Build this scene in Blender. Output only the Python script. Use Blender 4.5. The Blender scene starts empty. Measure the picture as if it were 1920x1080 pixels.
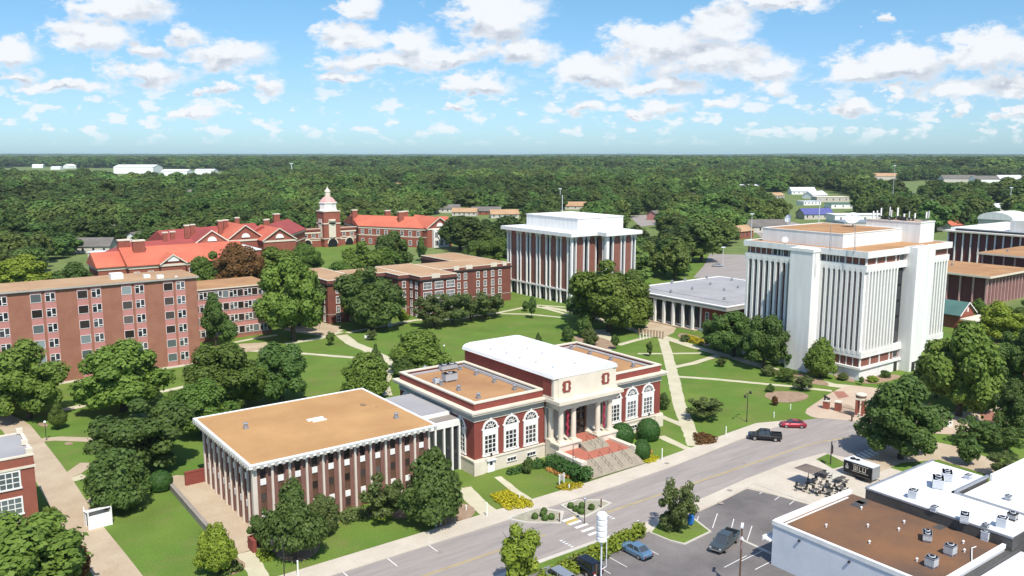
import bpy, bmesh, math, random
import numpy as np
from mathutils import Vector, Matrix, noise as mnoise
C = bpy.context.scene.collection
scn = bpy.context.scene
PI = math.pi
# ------------------------------------------------------------------ camera
FOC = 1580.0                      # focal length in pixels of a 1920 wide frame
PITCH = math.atan(252 / FOC)
CAMH = 50.0
AZ = math.atan(2170 / (FOC / math.cos(PITCH)))
SA, CA = math.sin(AZ), math.cos(AZ)
cam = bpy.data.objects.new('camera', bpy.data.cameras.new('camera'))
C.objects.link(cam)
cam.location = (0, 0, CAMH)
cam.rotation_euler = (PI / 2 - PITCH, 0, -(PI / 2 - AZ))
cam.data.sensor_width = 36
cam.data.lens = FOC / 1920 * 36
cam.data.clip_start = 1
cam.data.clip_end = 60000
scn.camera = cam
scn.view_settings.view_transform = 'Standard'
scn.view_settings.look = 'None'
scn.view_settings.exposure = 0.55
scn.view_settings.gamma = 1
scn.cycles.max_bounces = 5
scn.cycles.diffuse_bounces = 2
scn.cycles.glossy_bounces = 2
scn.cycles.transmission_bounces = 2
scn.cycles.transparent_max_bounces = 6
scn.cycles.volume_bounces = 0
scn.cycles.use_denoising = True
# ------------------------------------------------------------------ sun
SUN_EL, SUN_PHI = math.radians(56), math.radians(18)
sv = Vector((-math.sin(SUN_PHI) * math.cos(SUN_EL), -math.cos(SUN_PHI) * math.cos(SUN_EL), math.sin(SUN_EL)))
sl = bpy.data.lights.new('sun', 'SUN')
sl.energy = 3.9
sl.angle = math.radians(0.5)
sl.color = (1.0, 0.94, 0.84)
so = bpy.data.objects.new('sun', sl)
C.objects.link(so)
so.rotation_euler = sv.to_track_quat('Z', 'Y').to_euler()
so.location = (0, 0, 200)
# ------------------------------------------------------------------ sky
w = bpy.data.worlds.new('World')
scn.world = w
w.use_nodes = True
nt = w.node_tree
for n in list(nt.nodes): nt.nodes.remove(n)

def nn(tree, typ, **kw):
    n = tree.nodes.new(typ)
    for k, v in kw.items():
        if k == 'ins':
            for a, b in v.items():
                if isinstance(b, bpy.types.NodeSocket): tree.links.new(b, n.inputs[a])
                else: n.inputs[a].default_value = b
        else: setattr(n, k, v)
    return n

def mth(tree, op, a, b=None, c=None, clamp=False):
    ins = {0: a}
    if b is not None: ins[1] = b
    if c is not None: ins[2] = c
    return nn(tree, 'ShaderNodeMath', operation=op, use_clamp=clamp, ins=ins).outputs[0]

def vmth(tree, op, a, b=None, c=None, out=0):
    ins = {0: a}
    if b is not None: ins[1] = b
    if c is not None: ins[2] = c
    return nn(tree, 'ShaderNodeVectorMath', operation=op, ins=ins).outputs[out]

def build_sky():
    out = nn(nt, 'ShaderNodeOutputWorld')
    bg = nn(nt, 'ShaderNodeBackground')
    bg.inputs[1].default_value = 0.15
    nt.links.new(bg.outputs[0], out.inputs[0])
    sky = nn(nt, 'ShaderNodeTexSky', sky_type='NISHITA', sun_disc=False, sun_elevation=SUN_EL,
             sun_rotation=math.radians(198), altitude=200, air_density=1.0, dust_density=0.6, ozone_density=2.0)
    d = nn(nt, 'ShaderNodeTexCoord').outputs['Generated']
    R = vmth(nt, 'DOT_PRODUCT', d, (SA, -CA, 0), out=1)
    Fw = vmth(nt, 'DOT_PRODUCT', d, (CA, SA, 0), out=1)
    U = vmth(nt, 'DOT_PRODUCT', d, (0, 0, 1), out=1)
    Fc = mth(nt, 'MAXIMUM', mth(nt, 'ABSOLUTE', Fw), 0.02)
    qx = mth(nt, 'DIVIDE', R, Fc)
    qy = mth(nt, 'DIVIDE', U, Fc)
    q = nn(nt, 'ShaderNodeCombineXYZ', ins={0: qx, 1: qy}).outputs[0]
    # towards the horizon the clouds lie further off, so their detail gets finer
    fine = mth(nt, 'DIVIDE', 1.0, mth(nt, 'ADD', mth(nt, 'MAXIMUM', qy, 0.0), 0.055))
    qs = vmth(nt, 'MULTIPLY', q, (1.0, 1.7, 1.0))
    n1 = nn(nt, 'ShaderNodeTexNoise', ins={'Vector': qs, 'Scale': 13.0, 'Detail': 5.0, 'Roughness': 0.6})
    n2 = nn(nt, 'ShaderNodeTexNoise', ins={'Vector': qs, 'Scale': 42.0, 'Detail': 7.0, 'Roughness': 0.62})
    warp = vmth(nt, 'MULTIPLY', vmth(nt, 'SUBTRACT', n1.outputs['Color'], (0.5, 0.5, 0.5)), (0.10, 0.045, 0))
    warp2 = vmth(nt, 'MULTIPLY', vmth(nt, 'SUBTRACT', n2.outputs['Color'], (0.5, 0.5, 0.5)), (0.035, 0.022, 0))
    qw = vmth(nt, 'ADD', vmth(nt, 'ADD', q, warp), warp2)
    blobs = [  # direction of each cumulus: centre and half size, in the 1920 wide frame
        (10, 100, 62, 30), (40, 145, 45, 14), (225, 10, 105, 28), (165, 66, 92, 36), (265, 92, 48, 14), (415, 100, 88, 32),
        (345, 62, 42, 22), (275, 136, 86, 24), (120, 170, 105, 13), (368, 208, 58, 13), (490, 158, 40, 20),
        (408, 170, 36, 8), (668, 14, 52, 19), (655, 66, 70, 27), (770, 80, 56, 34), (720, 112, 130, 17), (850, 108, 60, 22),
        (650, 142, 56, 11), (885, 160, 88, 20), (930, 26, 92, 48), (968, 94, 80, 30), (1340, 42, 88, 44),
        (1232, 84, 95, 46), (1335, 112, 140, 40), (1445, 130, 55, 28), (1110, 132, 88, 36), (1450, 6, 110, 15),
        (1240, 162, 80, 16), (1452, 165, 45, 17), (1235, 204, 50, 16), (1185, 212, 36, 11), (1345, 196, 55, 12),
        (1610, 128, 82, 26), (1700, 112, 92, 40), (1865, 92, 80, 46), (1780, 164, 78, 22), (1890, 160, 60, 22),
        (1640, 36, 28, 11), (1680, 168, 20, 13), (1600, 205, 55, 14), (1090, 205, 44, 14), (845, 205, 30, 9),
        (1890, 208, 36, 13), (1805, 197, 20, 9)]
    field, up, lvl = None, None, None
    for (bx, by, rx, ry) in blobs:
        x, v = bx - 960, by - 540
        fw = FOC * math.cos(PITCH) - v * math.sin(PITCH)
        uu = -(FOC * math.sin(PITCH) + v * math.cos(PITCH))
        cx, cy, ax, ay = x / fw, uu / fw, rx / FOC, ry / FOC
        V = vmth(nt, 'MULTIPLY_ADD', qw, (1 / ax, 1 / ay, 0), (-cx / ax, -cy / ay, 0))
        L = vmth(nt, 'LENGTH', V, out=1)
        V2 = vmth(nt, 'ADD', V, (0, 0.75, 0))
        L2 = vmth(nt, 'LENGTH', V2, out=1)
        field = L if field is None else mth(nt, 'SMOOTH_MIN', field, L, 0.35)
        up = L2 if up is None else mth(nt, 'SMOOTH_MIN', up, L2, 0.35)
    dens = mth(nt, 'SUBTRACT', 1.14, field)
    dens = mth(nt, 'MULTIPLY_ADD', mth(nt, 'SUBTRACT', n2.outputs[0], 0.5), 1.5, dens)
    dens = mth(nt, 'MULTIPLY_ADD', mth(nt, 'SUBTRACT', n1.outputs[0], 0.5), 0.8, dens)
    cover = nn(nt, 'ShaderNodeMapRange', interpolation_type='SMOOTHSTEP', ins={0: dens, 1: -0.06, 2: 0.55}).outputs[0]
    # the small far clouds near the horizon plus an unseen flat cloud layer overhead, added to whiten ambient light
    pl = nn(nt, 'ShaderNodeCombineXYZ', ins={0: mth(nt, 'DIVIDE', R, mth(nt, 'ADD', mth(nt, 'MAXIMUM', U, 0), 0.03)),
                                            1: mth(nt, 'DIVIDE', Fw, mth(nt, 'ADD', mth(nt, 'MAXIMUM', U, 0), 0.03))}).outputs[0]
    n3 = nn(nt, 'ShaderNodeTexNoise', ins={'Vector': vmth(nt, 'MULTIPLY', q, (30.0, 62.0, 1.0)), 'Scale': 1.0, 'Detail': 6.0, 'Roughness': 0.55})
    n4 = nn(nt, 'ShaderNodeTexNoise', ins={'Vector': pl, 'Scale': 0.62, 'Detail': 6.0, 'Roughness': 0.58})
    puff = nn(nt, 'ShaderNodeMapRange', interpolation_type='SMOOTHSTEP', ins={0: n3.outputs[0], 1: 0.515, 2: 0.615}).outputs[0]
    high = nn(nt, 'ShaderNodeMapRange', interpolation_type='SMOOTHSTEP', ins={0: n4.outputs[0], 1: 0.52, 2: 0.64}).outputs[0]
    inframe = nn(nt, 'ShaderNodeMapRange', interpolation_type='SMOOTHSTEP', ins={0: qy, 1: 0.055, 2: 0.105, 3: 1.0, 4: 0.0}).outputs[0]
    above = nn(nt, 'ShaderNodeMapRange', ins={0: qy, 1: 0.19, 2: 0.3}).outputs[0]
    low = nn(nt, 'ShaderNodeMapRange', ins={0: qy, 1: 0.008, 2: 0.028}).outputs[0]
    small = mth(nt, 'MULTIPLY', mth(nt, 'MAXIMUM', mth(nt, 'MULTIPLY', puff, inframe), mth(nt, 'MULTIPLY', high, above)), low)
    cover = mth(nt, 'MAXIMUM', mth(nt, 'MULTIPLY', cover, nn(nt, 'ShaderNodeMapRange', ins={0: Fw, 1: 0.02, 2: 0.2}).outputs[0]), mth(nt, 'MULTIPLY', small, 0.8))
    cover = mth(nt, 'MULTIPLY', cover, 0.97)
    # underside: more cloud lies above than below
    under = mth(nt, 'SUBTRACT', field, up)
    under = mth(nt, 'MULTIPLY_ADD', mth(nt, 'SUBTRACT', n2.outputs[0], 0.5), -1.5, under)
    under = mth(nt, 'MULTIPLY_ADD', mth(nt, 'SUBTRACT', n1.outputs[0], 0.5), -1.0, under)
    ra = nn(nt, 'ShaderNodeTexNoise', ins={'Vector': qs, 'Scale': 19.0, 'Detail': 5.0, 'Roughness': 0.5})
    rb = nn(nt, 'ShaderNodeTexNoise', ins={'Vector': vmth(nt, 'ADD', qs, (-0.006, 0.016, 0)), 'Scale': 19.0, 'Detail': 5.0, 'Roughness': 0.5})
    under = mth(nt, 'MULTIPLY_ADD', mth(nt, 'SUBTRACT', rb.outputs[0], ra.outputs[0]), 3.4, under)
    sh = nn(nt, 'ShaderNodeMapRange', interpolation_type='SMOOTHSTEP', ins={0: under, 1: -0.45, 2: 0.75}).outputs[0]
    sh = mth(nt, 'MULTIPLY', sh, nn(nt, 'ShaderNodeMapRange', ins={0: dens, 1: 0.1, 2: 0.7}).outputs[0])
    ccol = nn(nt, 'ShaderNodeMix', data_type='RGBA', ins={0: sh, 6: (4.25, 4.38, 4.55, 1), 7: (2.35, 2.62, 3.05, 1)}).outputs[2]
    # air: tint and brighten the clear sky to the day's blue, paler near the horizon
    tint = nn(nt, 'ShaderNodeValToRGB', ins={0: nn(nt, 'ShaderNodeMapRange', ins={0: U, 1: 0.0, 2: 0.5}).outputs[0]})
    cr = tint.color_ramp
    cr.elements[0].position, cr.elements[0].color = 0.0, (0.385, 0.575, 0.82, 1)
    cr.elements[1].position, cr.elements[1].color = 1.0, (0.62, 0.74, 0.86, 1)
    e = cr.elements.new(0.13); e.color = (0.405, 0.532, 0.70, 1)
    e = cr.elements.new(0.34); e.color = (0.395, 0.575, 0.66, 1)
    skc = nn(nt, 'ShaderNodeMix', data_type='RGBA', blend_type='MULTIPLY', ins={0: 1.0, 6: sky.outputs[0], 7: tint.outputs[0]}).outputs[2]
    fin = nn(nt, 'ShaderNodeMix', data_type='RGBA', ins={0: cover, 6: skc, 7: ccol}).outputs[2]
    nt.links.new(fin, bg.inputs[0])
build_sky()
w.cycles.sampling_method = 'MANUAL'
w.cycles.sample_map_resolution = 512

# ------------------------------------------------------------------ where a place seen in the survey stands on the ground (z = 0) or on a level z
def P(px, py, z=0.0):
    x, v = px - 960, py - 540
    d = FOC * math.cos(PITCH) - v * math.sin(PITCH)
    t = (CAMH - z) / (FOC * math.sin(PITCH) + v * math.cos(PITCH))
    R, Fw = x * t, d * t
    return (R * SA + Fw * CA, -R * CA + Fw * SA)
def PPM(px, py):
    X, Y = P(px, py)
    return FOC / ((X * CA + Y * SA) * math.cos(PITCH) + CAMH * math.sin(PITCH))
def ZAT(X, Y, py):
    Fw = X * CA + Y * SA
    v = (py - 540) / FOC
    return CAMH - Fw * (math.sin(PITCH) + v * math.cos(PITCH)) / (math.cos(PITCH) - v * math.sin(PITCH))
def SCR(X, Y, z=0.0):
    R = X * SA - Y * CA; Fw = X * CA + Y * SA; D = CAMH - z
    dep = Fw * math.cos(PITCH) + D * math.sin(PITCH)
    return (960 + FOC * R / dep, 540 + FOC * (D * math.cos(PITCH) - Fw * math.sin(PITCH)) / dep)

# ------------------------------------------------------------------ materials
M = {}
def mat(name, col, rough=0.8, var=0.0, scale=0.3, col2=None, fine=0.0, metal=0.0, spec=0.3, coords='POS', bump=0.0, det=4.0, stretch=None):
    m = bpy.data.materials.new(name); m.use_nodes = True
    t = m.node_tree; b = t.nodes['Principled BSDF']
    b.inputs['Roughness'].default_value = rough
    b.inputs['Metallic'].default_value = metal
    b.inputs['Specular IOR Level'].default_value = spec
    base = (*col, 1)
    b.inputs['Base Color'].default_value = base
    if var > 0 or col2 or fine > 0:
        pos = nn(t, 'ShaderNodeNewGeometry').outputs['Position'] if coords == 'POS' else nn(t, 'ShaderNodeTexCoord').outputs['Object']
        if stretch: pos = vmth(t, 'MULTIPLY', pos, stretch)
        ns = nn(t, 'ShaderNodeTexNoise', ins={'Vector': pos, 'Scale': scale, 'Detail': det, 'Roughness': 0.6})
        f = nn(t, 'ShaderNodeMapRange', ins={0: ns.outputs[0], 1: 0.33, 2: 0.67}).outputs[0]
        c2 = (*(col2 if col2 else tuple(max(0, c * (1 - var)) for c in col)), 1)
        out = nn(t, 'ShaderNodeMix', data_type='RGBA', ins={0: f, 6: base, 7: c2}).outputs[2]
        if fine > 0:
            nf = nn(t, 'ShaderNodeTexNoise', ins={'Vector': pos, 'Scale': 3.1, 'Detail': 6.0, 'Roughness': 0.75})
            g = nn(t, 'ShaderNodeMapRange', ins={0: nf.outputs[0], 1: 0.3, 2: 0.7, 3: 1 - fine, 4: 1 + fine}).outputs[0]
            out = nn(t, 'ShaderNodeMix', data_type='RGBA', blend_type='MULTIPLY', ins={0: 1.0, 6: out, 7: g}).outputs[2]
        t.links.new(out, b.inputs['Base Color'])
    M[name] = m
    return m

def grass_mat(name, a, b_, c_):
    m = bpy.data.materials.new(name); m.use_nodes = True
    t = m.node_tree; b = t.nodes['Principled BSDF']
    b.inputs['Roughness'].default_value = 0.95; b.inputs['Specular IOR Level'].default_value = 0.1
    pos = nn(t, 'ShaderNodeNewGeometry').outputs['Position']
    n1 = nn(t, 'ShaderNodeTexNoise', ins={'Vector': pos, 'Scale': 0.045, 'Detail': 5.0, 'Roughness': 0.65})
    n2 = nn(t, 'ShaderNodeTexNoise', ins={'Vector': pos, 'Scale': 0.17, 'Detail': 6.0, 'Roughness': 0.72})
    n3 = nn(t, 'ShaderNodeTexNoise', ins={'Vector': pos, 'Scale': 4.0, 'Detail': 4.0, 'Roughness': 0.8})
    f1 = nn(t, 'ShaderNodeMapRange', ins={0: n1.outputs[0], 1: 0.35, 2: 0.65}).outputs[0]
    o = nn(t, 'ShaderNodeMix', data_type='RGBA', ins={0: f1, 6: (*a, 1), 7: (*b_, 1)}).outputs[2]
    f2 = nn(t, 'ShaderNodeMapRange', ins={0: n2.outputs[0], 1: 0.50, 2: 0.74, 3: 0, 4: 0.85}).outputs[0]
    o = nn(t, 'ShaderNodeMix', data_type='RGBA', ins={0: f2, 6: o, 7: (*c_, 1)}).outputs[2]
    n4 = nn(t, 'ShaderNodeTexNoise', ins={'Vector': pos, 'Scale': 0.11, 'Detail': 3.0, 'Roughness': 0.6})
    f3 = nn(t, 'ShaderNodeMapRange', ins={0: n4.outputs[0], 1: 0.3, 2: 0.7, 3: 0.86, 4: 1.12}).outputs[0]
    f4 = nn(t, 'ShaderNodeMapRange', ins={0: n3.outputs[0], 1: 0.3, 2: 0.7, 3: 0.72, 4: 1.28}).outputs[0]
    o = nn(t, 'ShaderNodeMix', data_type='RGBA', blend_type='MULTIPLY', ins={0: 1.0, 6: o, 7: mth(t, 'MULTIPLY', f3, f4)}).outputs[2]
    t.links.new(o, b.inputs['Base Color'])
    M[name] = m

def leaf_mat(name, dark, light, trans=0.25):
    m = bpy.data.materials.new(name); m.use_nodes = True
    t = m.node_tree; b = t.nodes['Principled BSDF']
    b.inputs['Roughness'].default_value = 0.6; b.inputs['Specular IOR Level'].default_value = 0.25
    oi = nn(t, 'ShaderNodeObjectInfo')
    at = nn(t, 'ShaderNodeAttribute', attribute_name='tone')
    f = mth(t, 'ADD', mth(t, 'MULTIPLY', at.outputs['Fac'], 0.75), mth(t, 'MULTIPLY', oi.outputs['Random'], 0.35), clamp=True)
    o = nn(t, 'ShaderNodeMix', data_type='RGBA', ins={0: f, 6: (*dark, 1), 7: (*light, 1)}).outputs[2]
    val = 1.0; spread = 0.013
    if name == 'leaf_wood':          # kinds of tree differ from crown to crown and from stand to stand
        st = nn(t, 'ShaderNodeTexNoise', ins={'Vector': oi.outputs['Location'], 'Scale': 0.0045, 'Detail': 3.0})
        wn = nn(t, 'ShaderNodeTexWhiteNoise', noise_dimensions='3D', ins={'Vector': oi.outputs['Location']})
        val = mth(t, 'MULTIPLY', nn(t, 'ShaderNodeMapRange', ins={0: st.outputs[0], 1: 0.34, 2: 0.66, 3: 0.62, 4: 1.32}).outputs[0], nn(t, 'ShaderNodeMapRange', ins={0: wn.outputs[0], 3: 0.60, 4: 1.40}).outputs[0])
        spread = 0.028
    hs = nn(t, 'ShaderNodeHueSaturation', ins={'Color': o, 'Value': val, 'Hue': nn(t, 'ShaderNodeMapRange', ins={0: oi.outputs['Random'], 3: 0.5 - spread, 4: 0.5 + spread}).outputs[0]})
    t.links.new(hs.outputs[0], b.inputs['Base Color'])
    tr = nn(t, 'ShaderNodeBsdfTranslucent', ins={0: hs.outputs[0]})
    mx = nn(t, 'ShaderNodeMixShader', ins={0: trans, 1: b.outputs[0], 2: tr.outputs[0]})
    t.links.new(mx.outputs[0], t.nodes['Material Output'].inputs[0])
    M[name] = m

grass_mat('grass', (0.098, 0.180, 0.030), (0.130, 0.188, 0.036), (0.165, 0.168, 0.058))
grass_mat('far_grass', (0.11, 0.165, 0.048), (0.16, 0.205, 0.07), (0.21, 0.20, 0.10))
leaf_mat('leaf_oak', (0.055, 0.100, 0.018), (0.160, 0.240, 0.040), 0.32)
leaf_mat('leaf_dark', (0.048, 0.092, 0.020), (0.135, 0.210, 0.046), 0.32)
leaf_mat('leaf_bright', (0.10, 0.165, 0.014), (0.34, 0.42, 0.05), 0.3)
leaf_mat('leaf_olive', (0.062, 0.092, 0.025), (0.155, 0.200, 0.055), 0.3)
leaf_mat('leaf_fresh', (0.075, 0.130, 0.020), (0.215, 0.300, 0.050), 0.32)
leaf_mat('leaf_red', (0.07, 0.045, 0.015), (0.20, 0.085, 0.03))
leaf_mat('leaf_hedge', (0.020, 0.060, 0.012), (0.055, 0.125, 0.022), 0.1)
leaf_mat('leaf_yellow', (0.22, 0.20, 0.01), (0.55, 0.46, 0.02), 0.2)
leaf_mat('leaf_flower', (0.30, 0.12, 0.03), (0.62, 0.30, 0.10), 0.2)
leaf_mat('leaf_wood', (0.072, 0.118, 0.026), (0.150, 0.220, 0.046), 0.3)
mat('bark', (0.10, 0.075, 0.055), 0.95, 0.4, 2.0)
mat('asphalt', (0.335, 0.30, 0.272), 0.9, col2=(0.255, 0.228, 0.212), scale=0.6, fine=0.12, stretch=(0.10, 1.0, 1.0), det=6.0)
mat('lot_asphalt', (0.120, 0.110, 0.107), 0.9, col2=(0.22, 0.20, 0.19), scale=0.09, fine=0.14)
mat('walk', (0.54, 0.485, 0.40), 0.9, col2=(0.47, 0.415, 0.34), scale=0.25, fine=0.08)
mat('path', (0.54, 0.50, 0.36), 0.9, col2=(0.47, 0.43, 0.30), scale=0.3, fine=0.08)
mat('pavers', (0.47, 0.385, 0.275), 0.9, col2=(0.395, 0.305, 0.21), scale=0.2, fine=0.12)
mat('plaza', (0.52, 0.42, 0.31), 0.9, col2=(0.44, 0.33, 0.25), scale=0.12, fine=0.1)
mat('red_pavers', (0.36, 0.16, 0.11), 0.9, col2=(0.28, 0.14, 0.10), scale=0.3, fine=0.15)
mat('red_tile', (0.42, 0.145, 0.095), 0.8, col2=(0.36, 0.125, 0.085), scale=0.5, fine=0.08)
mat('mulch', (0.26, 0.17, 0.11), 0.95, col2=(0.34, 0.25, 0.17), scale=0.8, fine=0.2)
mat('bed_grit', (0.36, 0.35, 0.26), 0.95, col2=(0.28, 0.26, 0.19), scale=0.9, fine=0.15)
mat('curb', (0.55, 0.52, 0.45), 0.9, 0.15, 0.5)
mat('mark_white', (0.78, 0.77, 0.74), 0.8, 0.25, 1.2)
mat('mark_yellow', (0.52, 0.39, 0.13), 0.8, 0.3, 0.6)
mat('brick_hall', (0.245, 0.062, 0.045), 0.9, col2=(0.205, 0.052, 0.040), scale=0.5, fine=0.10)
mat('brick_annex', (0.225, 0.115, 0.090), 0.9, col2=(0.19, 0.095, 0.075), scale=0.6, fine=0.10)
mat('brown_panel', (0.14, 0.075, 0.045), 0.7, 0.25, 0.8)
mat('brick_dorm', (0.335, 0.155, 0.100), 0.9, col2=(0.285, 0.122, 0.082), scale=0.35, fine=0.10)
mat('pink_panel', (0.46, 0.21, 0.18), 0.85, col2=(0.50, 0.22, 0.20), scale=0.5, fine=0.05)
mat('brick_old', (0.205, 0.072, 0.050), 0.9, col2=(0.17, 0.06, 0.045), scale=0.4, fine=0.12)
mat('brick_red', (0.30, 0.10, 0.065), 0.9, col2=(0.25, 0.08, 0.055), scale=0.4, fine=0.10)
mat('brick_tower', (0.245, 0.105, 0.075), 0.9, col2=(0.21, 0.085, 0.065), scale=0.5, fine=0.10)
mat('maroon', (0.15, 0.045, 0.045), 0.8, 0.2, 0.5)
mat('limestone', (0.70, 0.635, 0.52), 0.85, col2=(0.62, 0.55, 0.44), scale=0.5, fine=0.05)
mat('stone_steps', (0.40, 0.35, 0.27), 0.9, col2=(0.32, 0.28, 0.22), scale=0.8, fine=0.1)
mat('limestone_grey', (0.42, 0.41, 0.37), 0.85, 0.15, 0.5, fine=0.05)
mat('white_concrete', (0.84, 0.83, 0.80), 0.8, col2=(0.72, 0.71, 0.68), scale=0.8, fine=0.03, stretch=(1, 1, 0.10), det=6.0)
mat('white_paint', (0.83, 0.81, 0.77), 0.6, 0.08, 0.8)
mat('cream_fin', (0.68, 0.60, 0.51), 0.75, 0.1, 0.6)
mat('white_membrane', (0.80, 0.80, 0.79), 0.7, col2=(0.66, 0.66, 0.65), scale=0.15, fine=0.04, det=7.0)
mat('grey_membrane', (0.36, 0.355, 0.36), 0.85, col2=(0.29, 0.285, 0.29), scale=0.12, fine=0.08)
mat('roof_gold', (0.475, 0.280, 0.118), 0.95, col2=(0.385, 0.212, 0.088), scale=0.11, fine=0.07, det=7.0)
mat('roof_tan', (0.43, 0.245, 0.115), 0.95, col2=(0.31, 0.165, 0.078), scale=0.12, fine=0.12, det=7.0)
mat('roof_buff', (0.44, 0.29, 0.17), 0.95, col2=(0.36, 0.22, 0.12), scale=0.12, fine=0.12)
mat('roof_brown', (0.22, 0.108, 0.050), 0.95, col2=(0.095, 0.066, 0.052), scale=0.075, fine=0.10)
mat('roof_red', (0.54, 0.155, 0.090), 0.75, col2=(0.45, 0.115, 0.070), scale=0.10, fine=0.12)
mat('roof_red_dark', (0.34, 0.070, 0.060), 0.75, col2=(0.27, 0.058, 0.052), scale=0.10, fine=0.12)
mat('roof_shingle', (0.17, 0.155, 0.14), 0.9, 0.25, 0.2, fine=0.1)
mat('roof_teal', (0.08, 0.17, 0.15), 0.7, 0.2, 0.3)
mat('roof_blue', (0.10, 0.11, 0.30), 0.7, 0.2, 0.3)
mat('metal_white', (0.70, 0.72, 0.75), 0.5, col2=(0.60, 0.63, 0.68), scale=0.25, fine=0.04)
mat('metal_grey', (0.40, 0.42, 0.45), 0.45, 0.2, 1.0, metal=0.5)
mat('pale_louvre', (0.56, 0.57, 0.58), 0.5)
mat('metal_dark', (0.035, 0.032, 0.03), 0.5)
mat('dark_steel', (0.09, 0.085, 0.08), 0.6, 0.3, 0.5, fine=0.2)
mat('iron_brown', (0.13, 0.075, 0.045), 0.6)
mat('black', (0.012, 0.012, 0.013), 0.5)
mat('rubber', (0.018, 0.018, 0.018), 0.9)
mat('crimson', (0.27, 0.025, 0.05), 0.8)
mat('purple', (0.10, 0.03, 0.09), 0.8)
mat('white_plain', (0.82, 0.82, 0.80), 0.5)
mat('canvas_brown', (0.17, 0.135, 0.115), 0.9, 0.1, 2.0)
mat('wood', (0.30, 0.20, 0.12), 0.85, 0.3, 2.0)
mat('blue_plastic', (0.02, 0.16, 0.50), 0.4)
mat('house_wall', (0.55, 0.52, 0.46), 0.85, 0.12, 0.5)
mat('dome_pink', (0.60, 0.36, 0.32), 0.7, 0.15, 0.6)
mat('globe', (0.80, 0.82, 0.74), 0.3)
mat('yellow', (0.60, 0.42, 0.03), 0.6)
mat('concrete_dark', (0.30, 0.265, 0.23), 0.9, 0.2, 0.4, fine=0.1)
def glass_mat(name, col, rough=0.08, spec=0.6):
    m = mat(name, col, rough, spec=spec)
    t = m.node_tree; b = t.nodes['Principled BSDF']
    oi = nn(t, 'ShaderNodeObjectInfo')
    # blinds and rooms differ from window to window
    o = nn(t, 'ShaderNodeMix', data_type='RGBA', ins={0: mth(t, 'POWER', oi.outputs['Random'], 3.0), 6: (*col, 1), 7: (*(min(1, c * 3 + 0.05) for c in col), 1)})
    t.links.new(o.outputs[2], b.inputs['Base Color'])
glass_mat('glass', (0.022, 0.024, 0.028))
glass_mat('glass_blind', (0.10, 0.12, 0.12), 0.15)
glass_mat('glass_brown', (0.026, 0.019, 0.016), 0.35, 0.25)
glass_mat('glass_tower', (0.016, 0.020, 0.028), 0.3, 0.4)
glass_mat('car_glass', (0.012, 0.016, 0.020), 0.05, 0.8)
def paint(name, col, metal=0.3):
    m = mat(name, col, 0.3, metal=metal, spec=0.5)
    m.node_tree.nodes['Principled BSDF'].inputs['Coat Weight'].default_value = 0.6
paint('paint_black', (0.010, 0.011, 0.013)); paint('paint_red', (0.30, 0.012, 0.03)); paint('paint_grey', (0.07, 0.09, 0.095))
paint('paint_blue', (0.17, 0.30, 0.42), 0.5); paint('paint_silver', (0.45, 0.47, 0.48), 0.6)
mat('lamp_lens', (0.75, 0.78, 0.8), 0.15); mat('tail_lens', (0.30, 0.01, 0.01), 0.2); mat('chrome', (0.6, 0.6, 0.6), 0.2, metal=0.9)
# ------------------------------------------------------------------ builders
OFF = {}                                     # where the origin of each thing stands in the world
def tagit(o, label=None, cat=None, group=None, kind=None):
    if label: o['label'] = label
    if cat: o['category'] = cat
    if group: o['group'] = group
    if kind: o['kind'] = kind
    return o
def thing(name, label, cat, loc=(0, 0, 0), rz=0, group=None):
    o = bpy.data.objects.new(name, None); C.objects.link(o)
    o.empty_display_size = 0.3
    o.location = loc; o.rotation_euler = (0, 0, rz)
    OFF[o.name] = Vector(loc)
    return tagit(o, label, cat, group)

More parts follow.
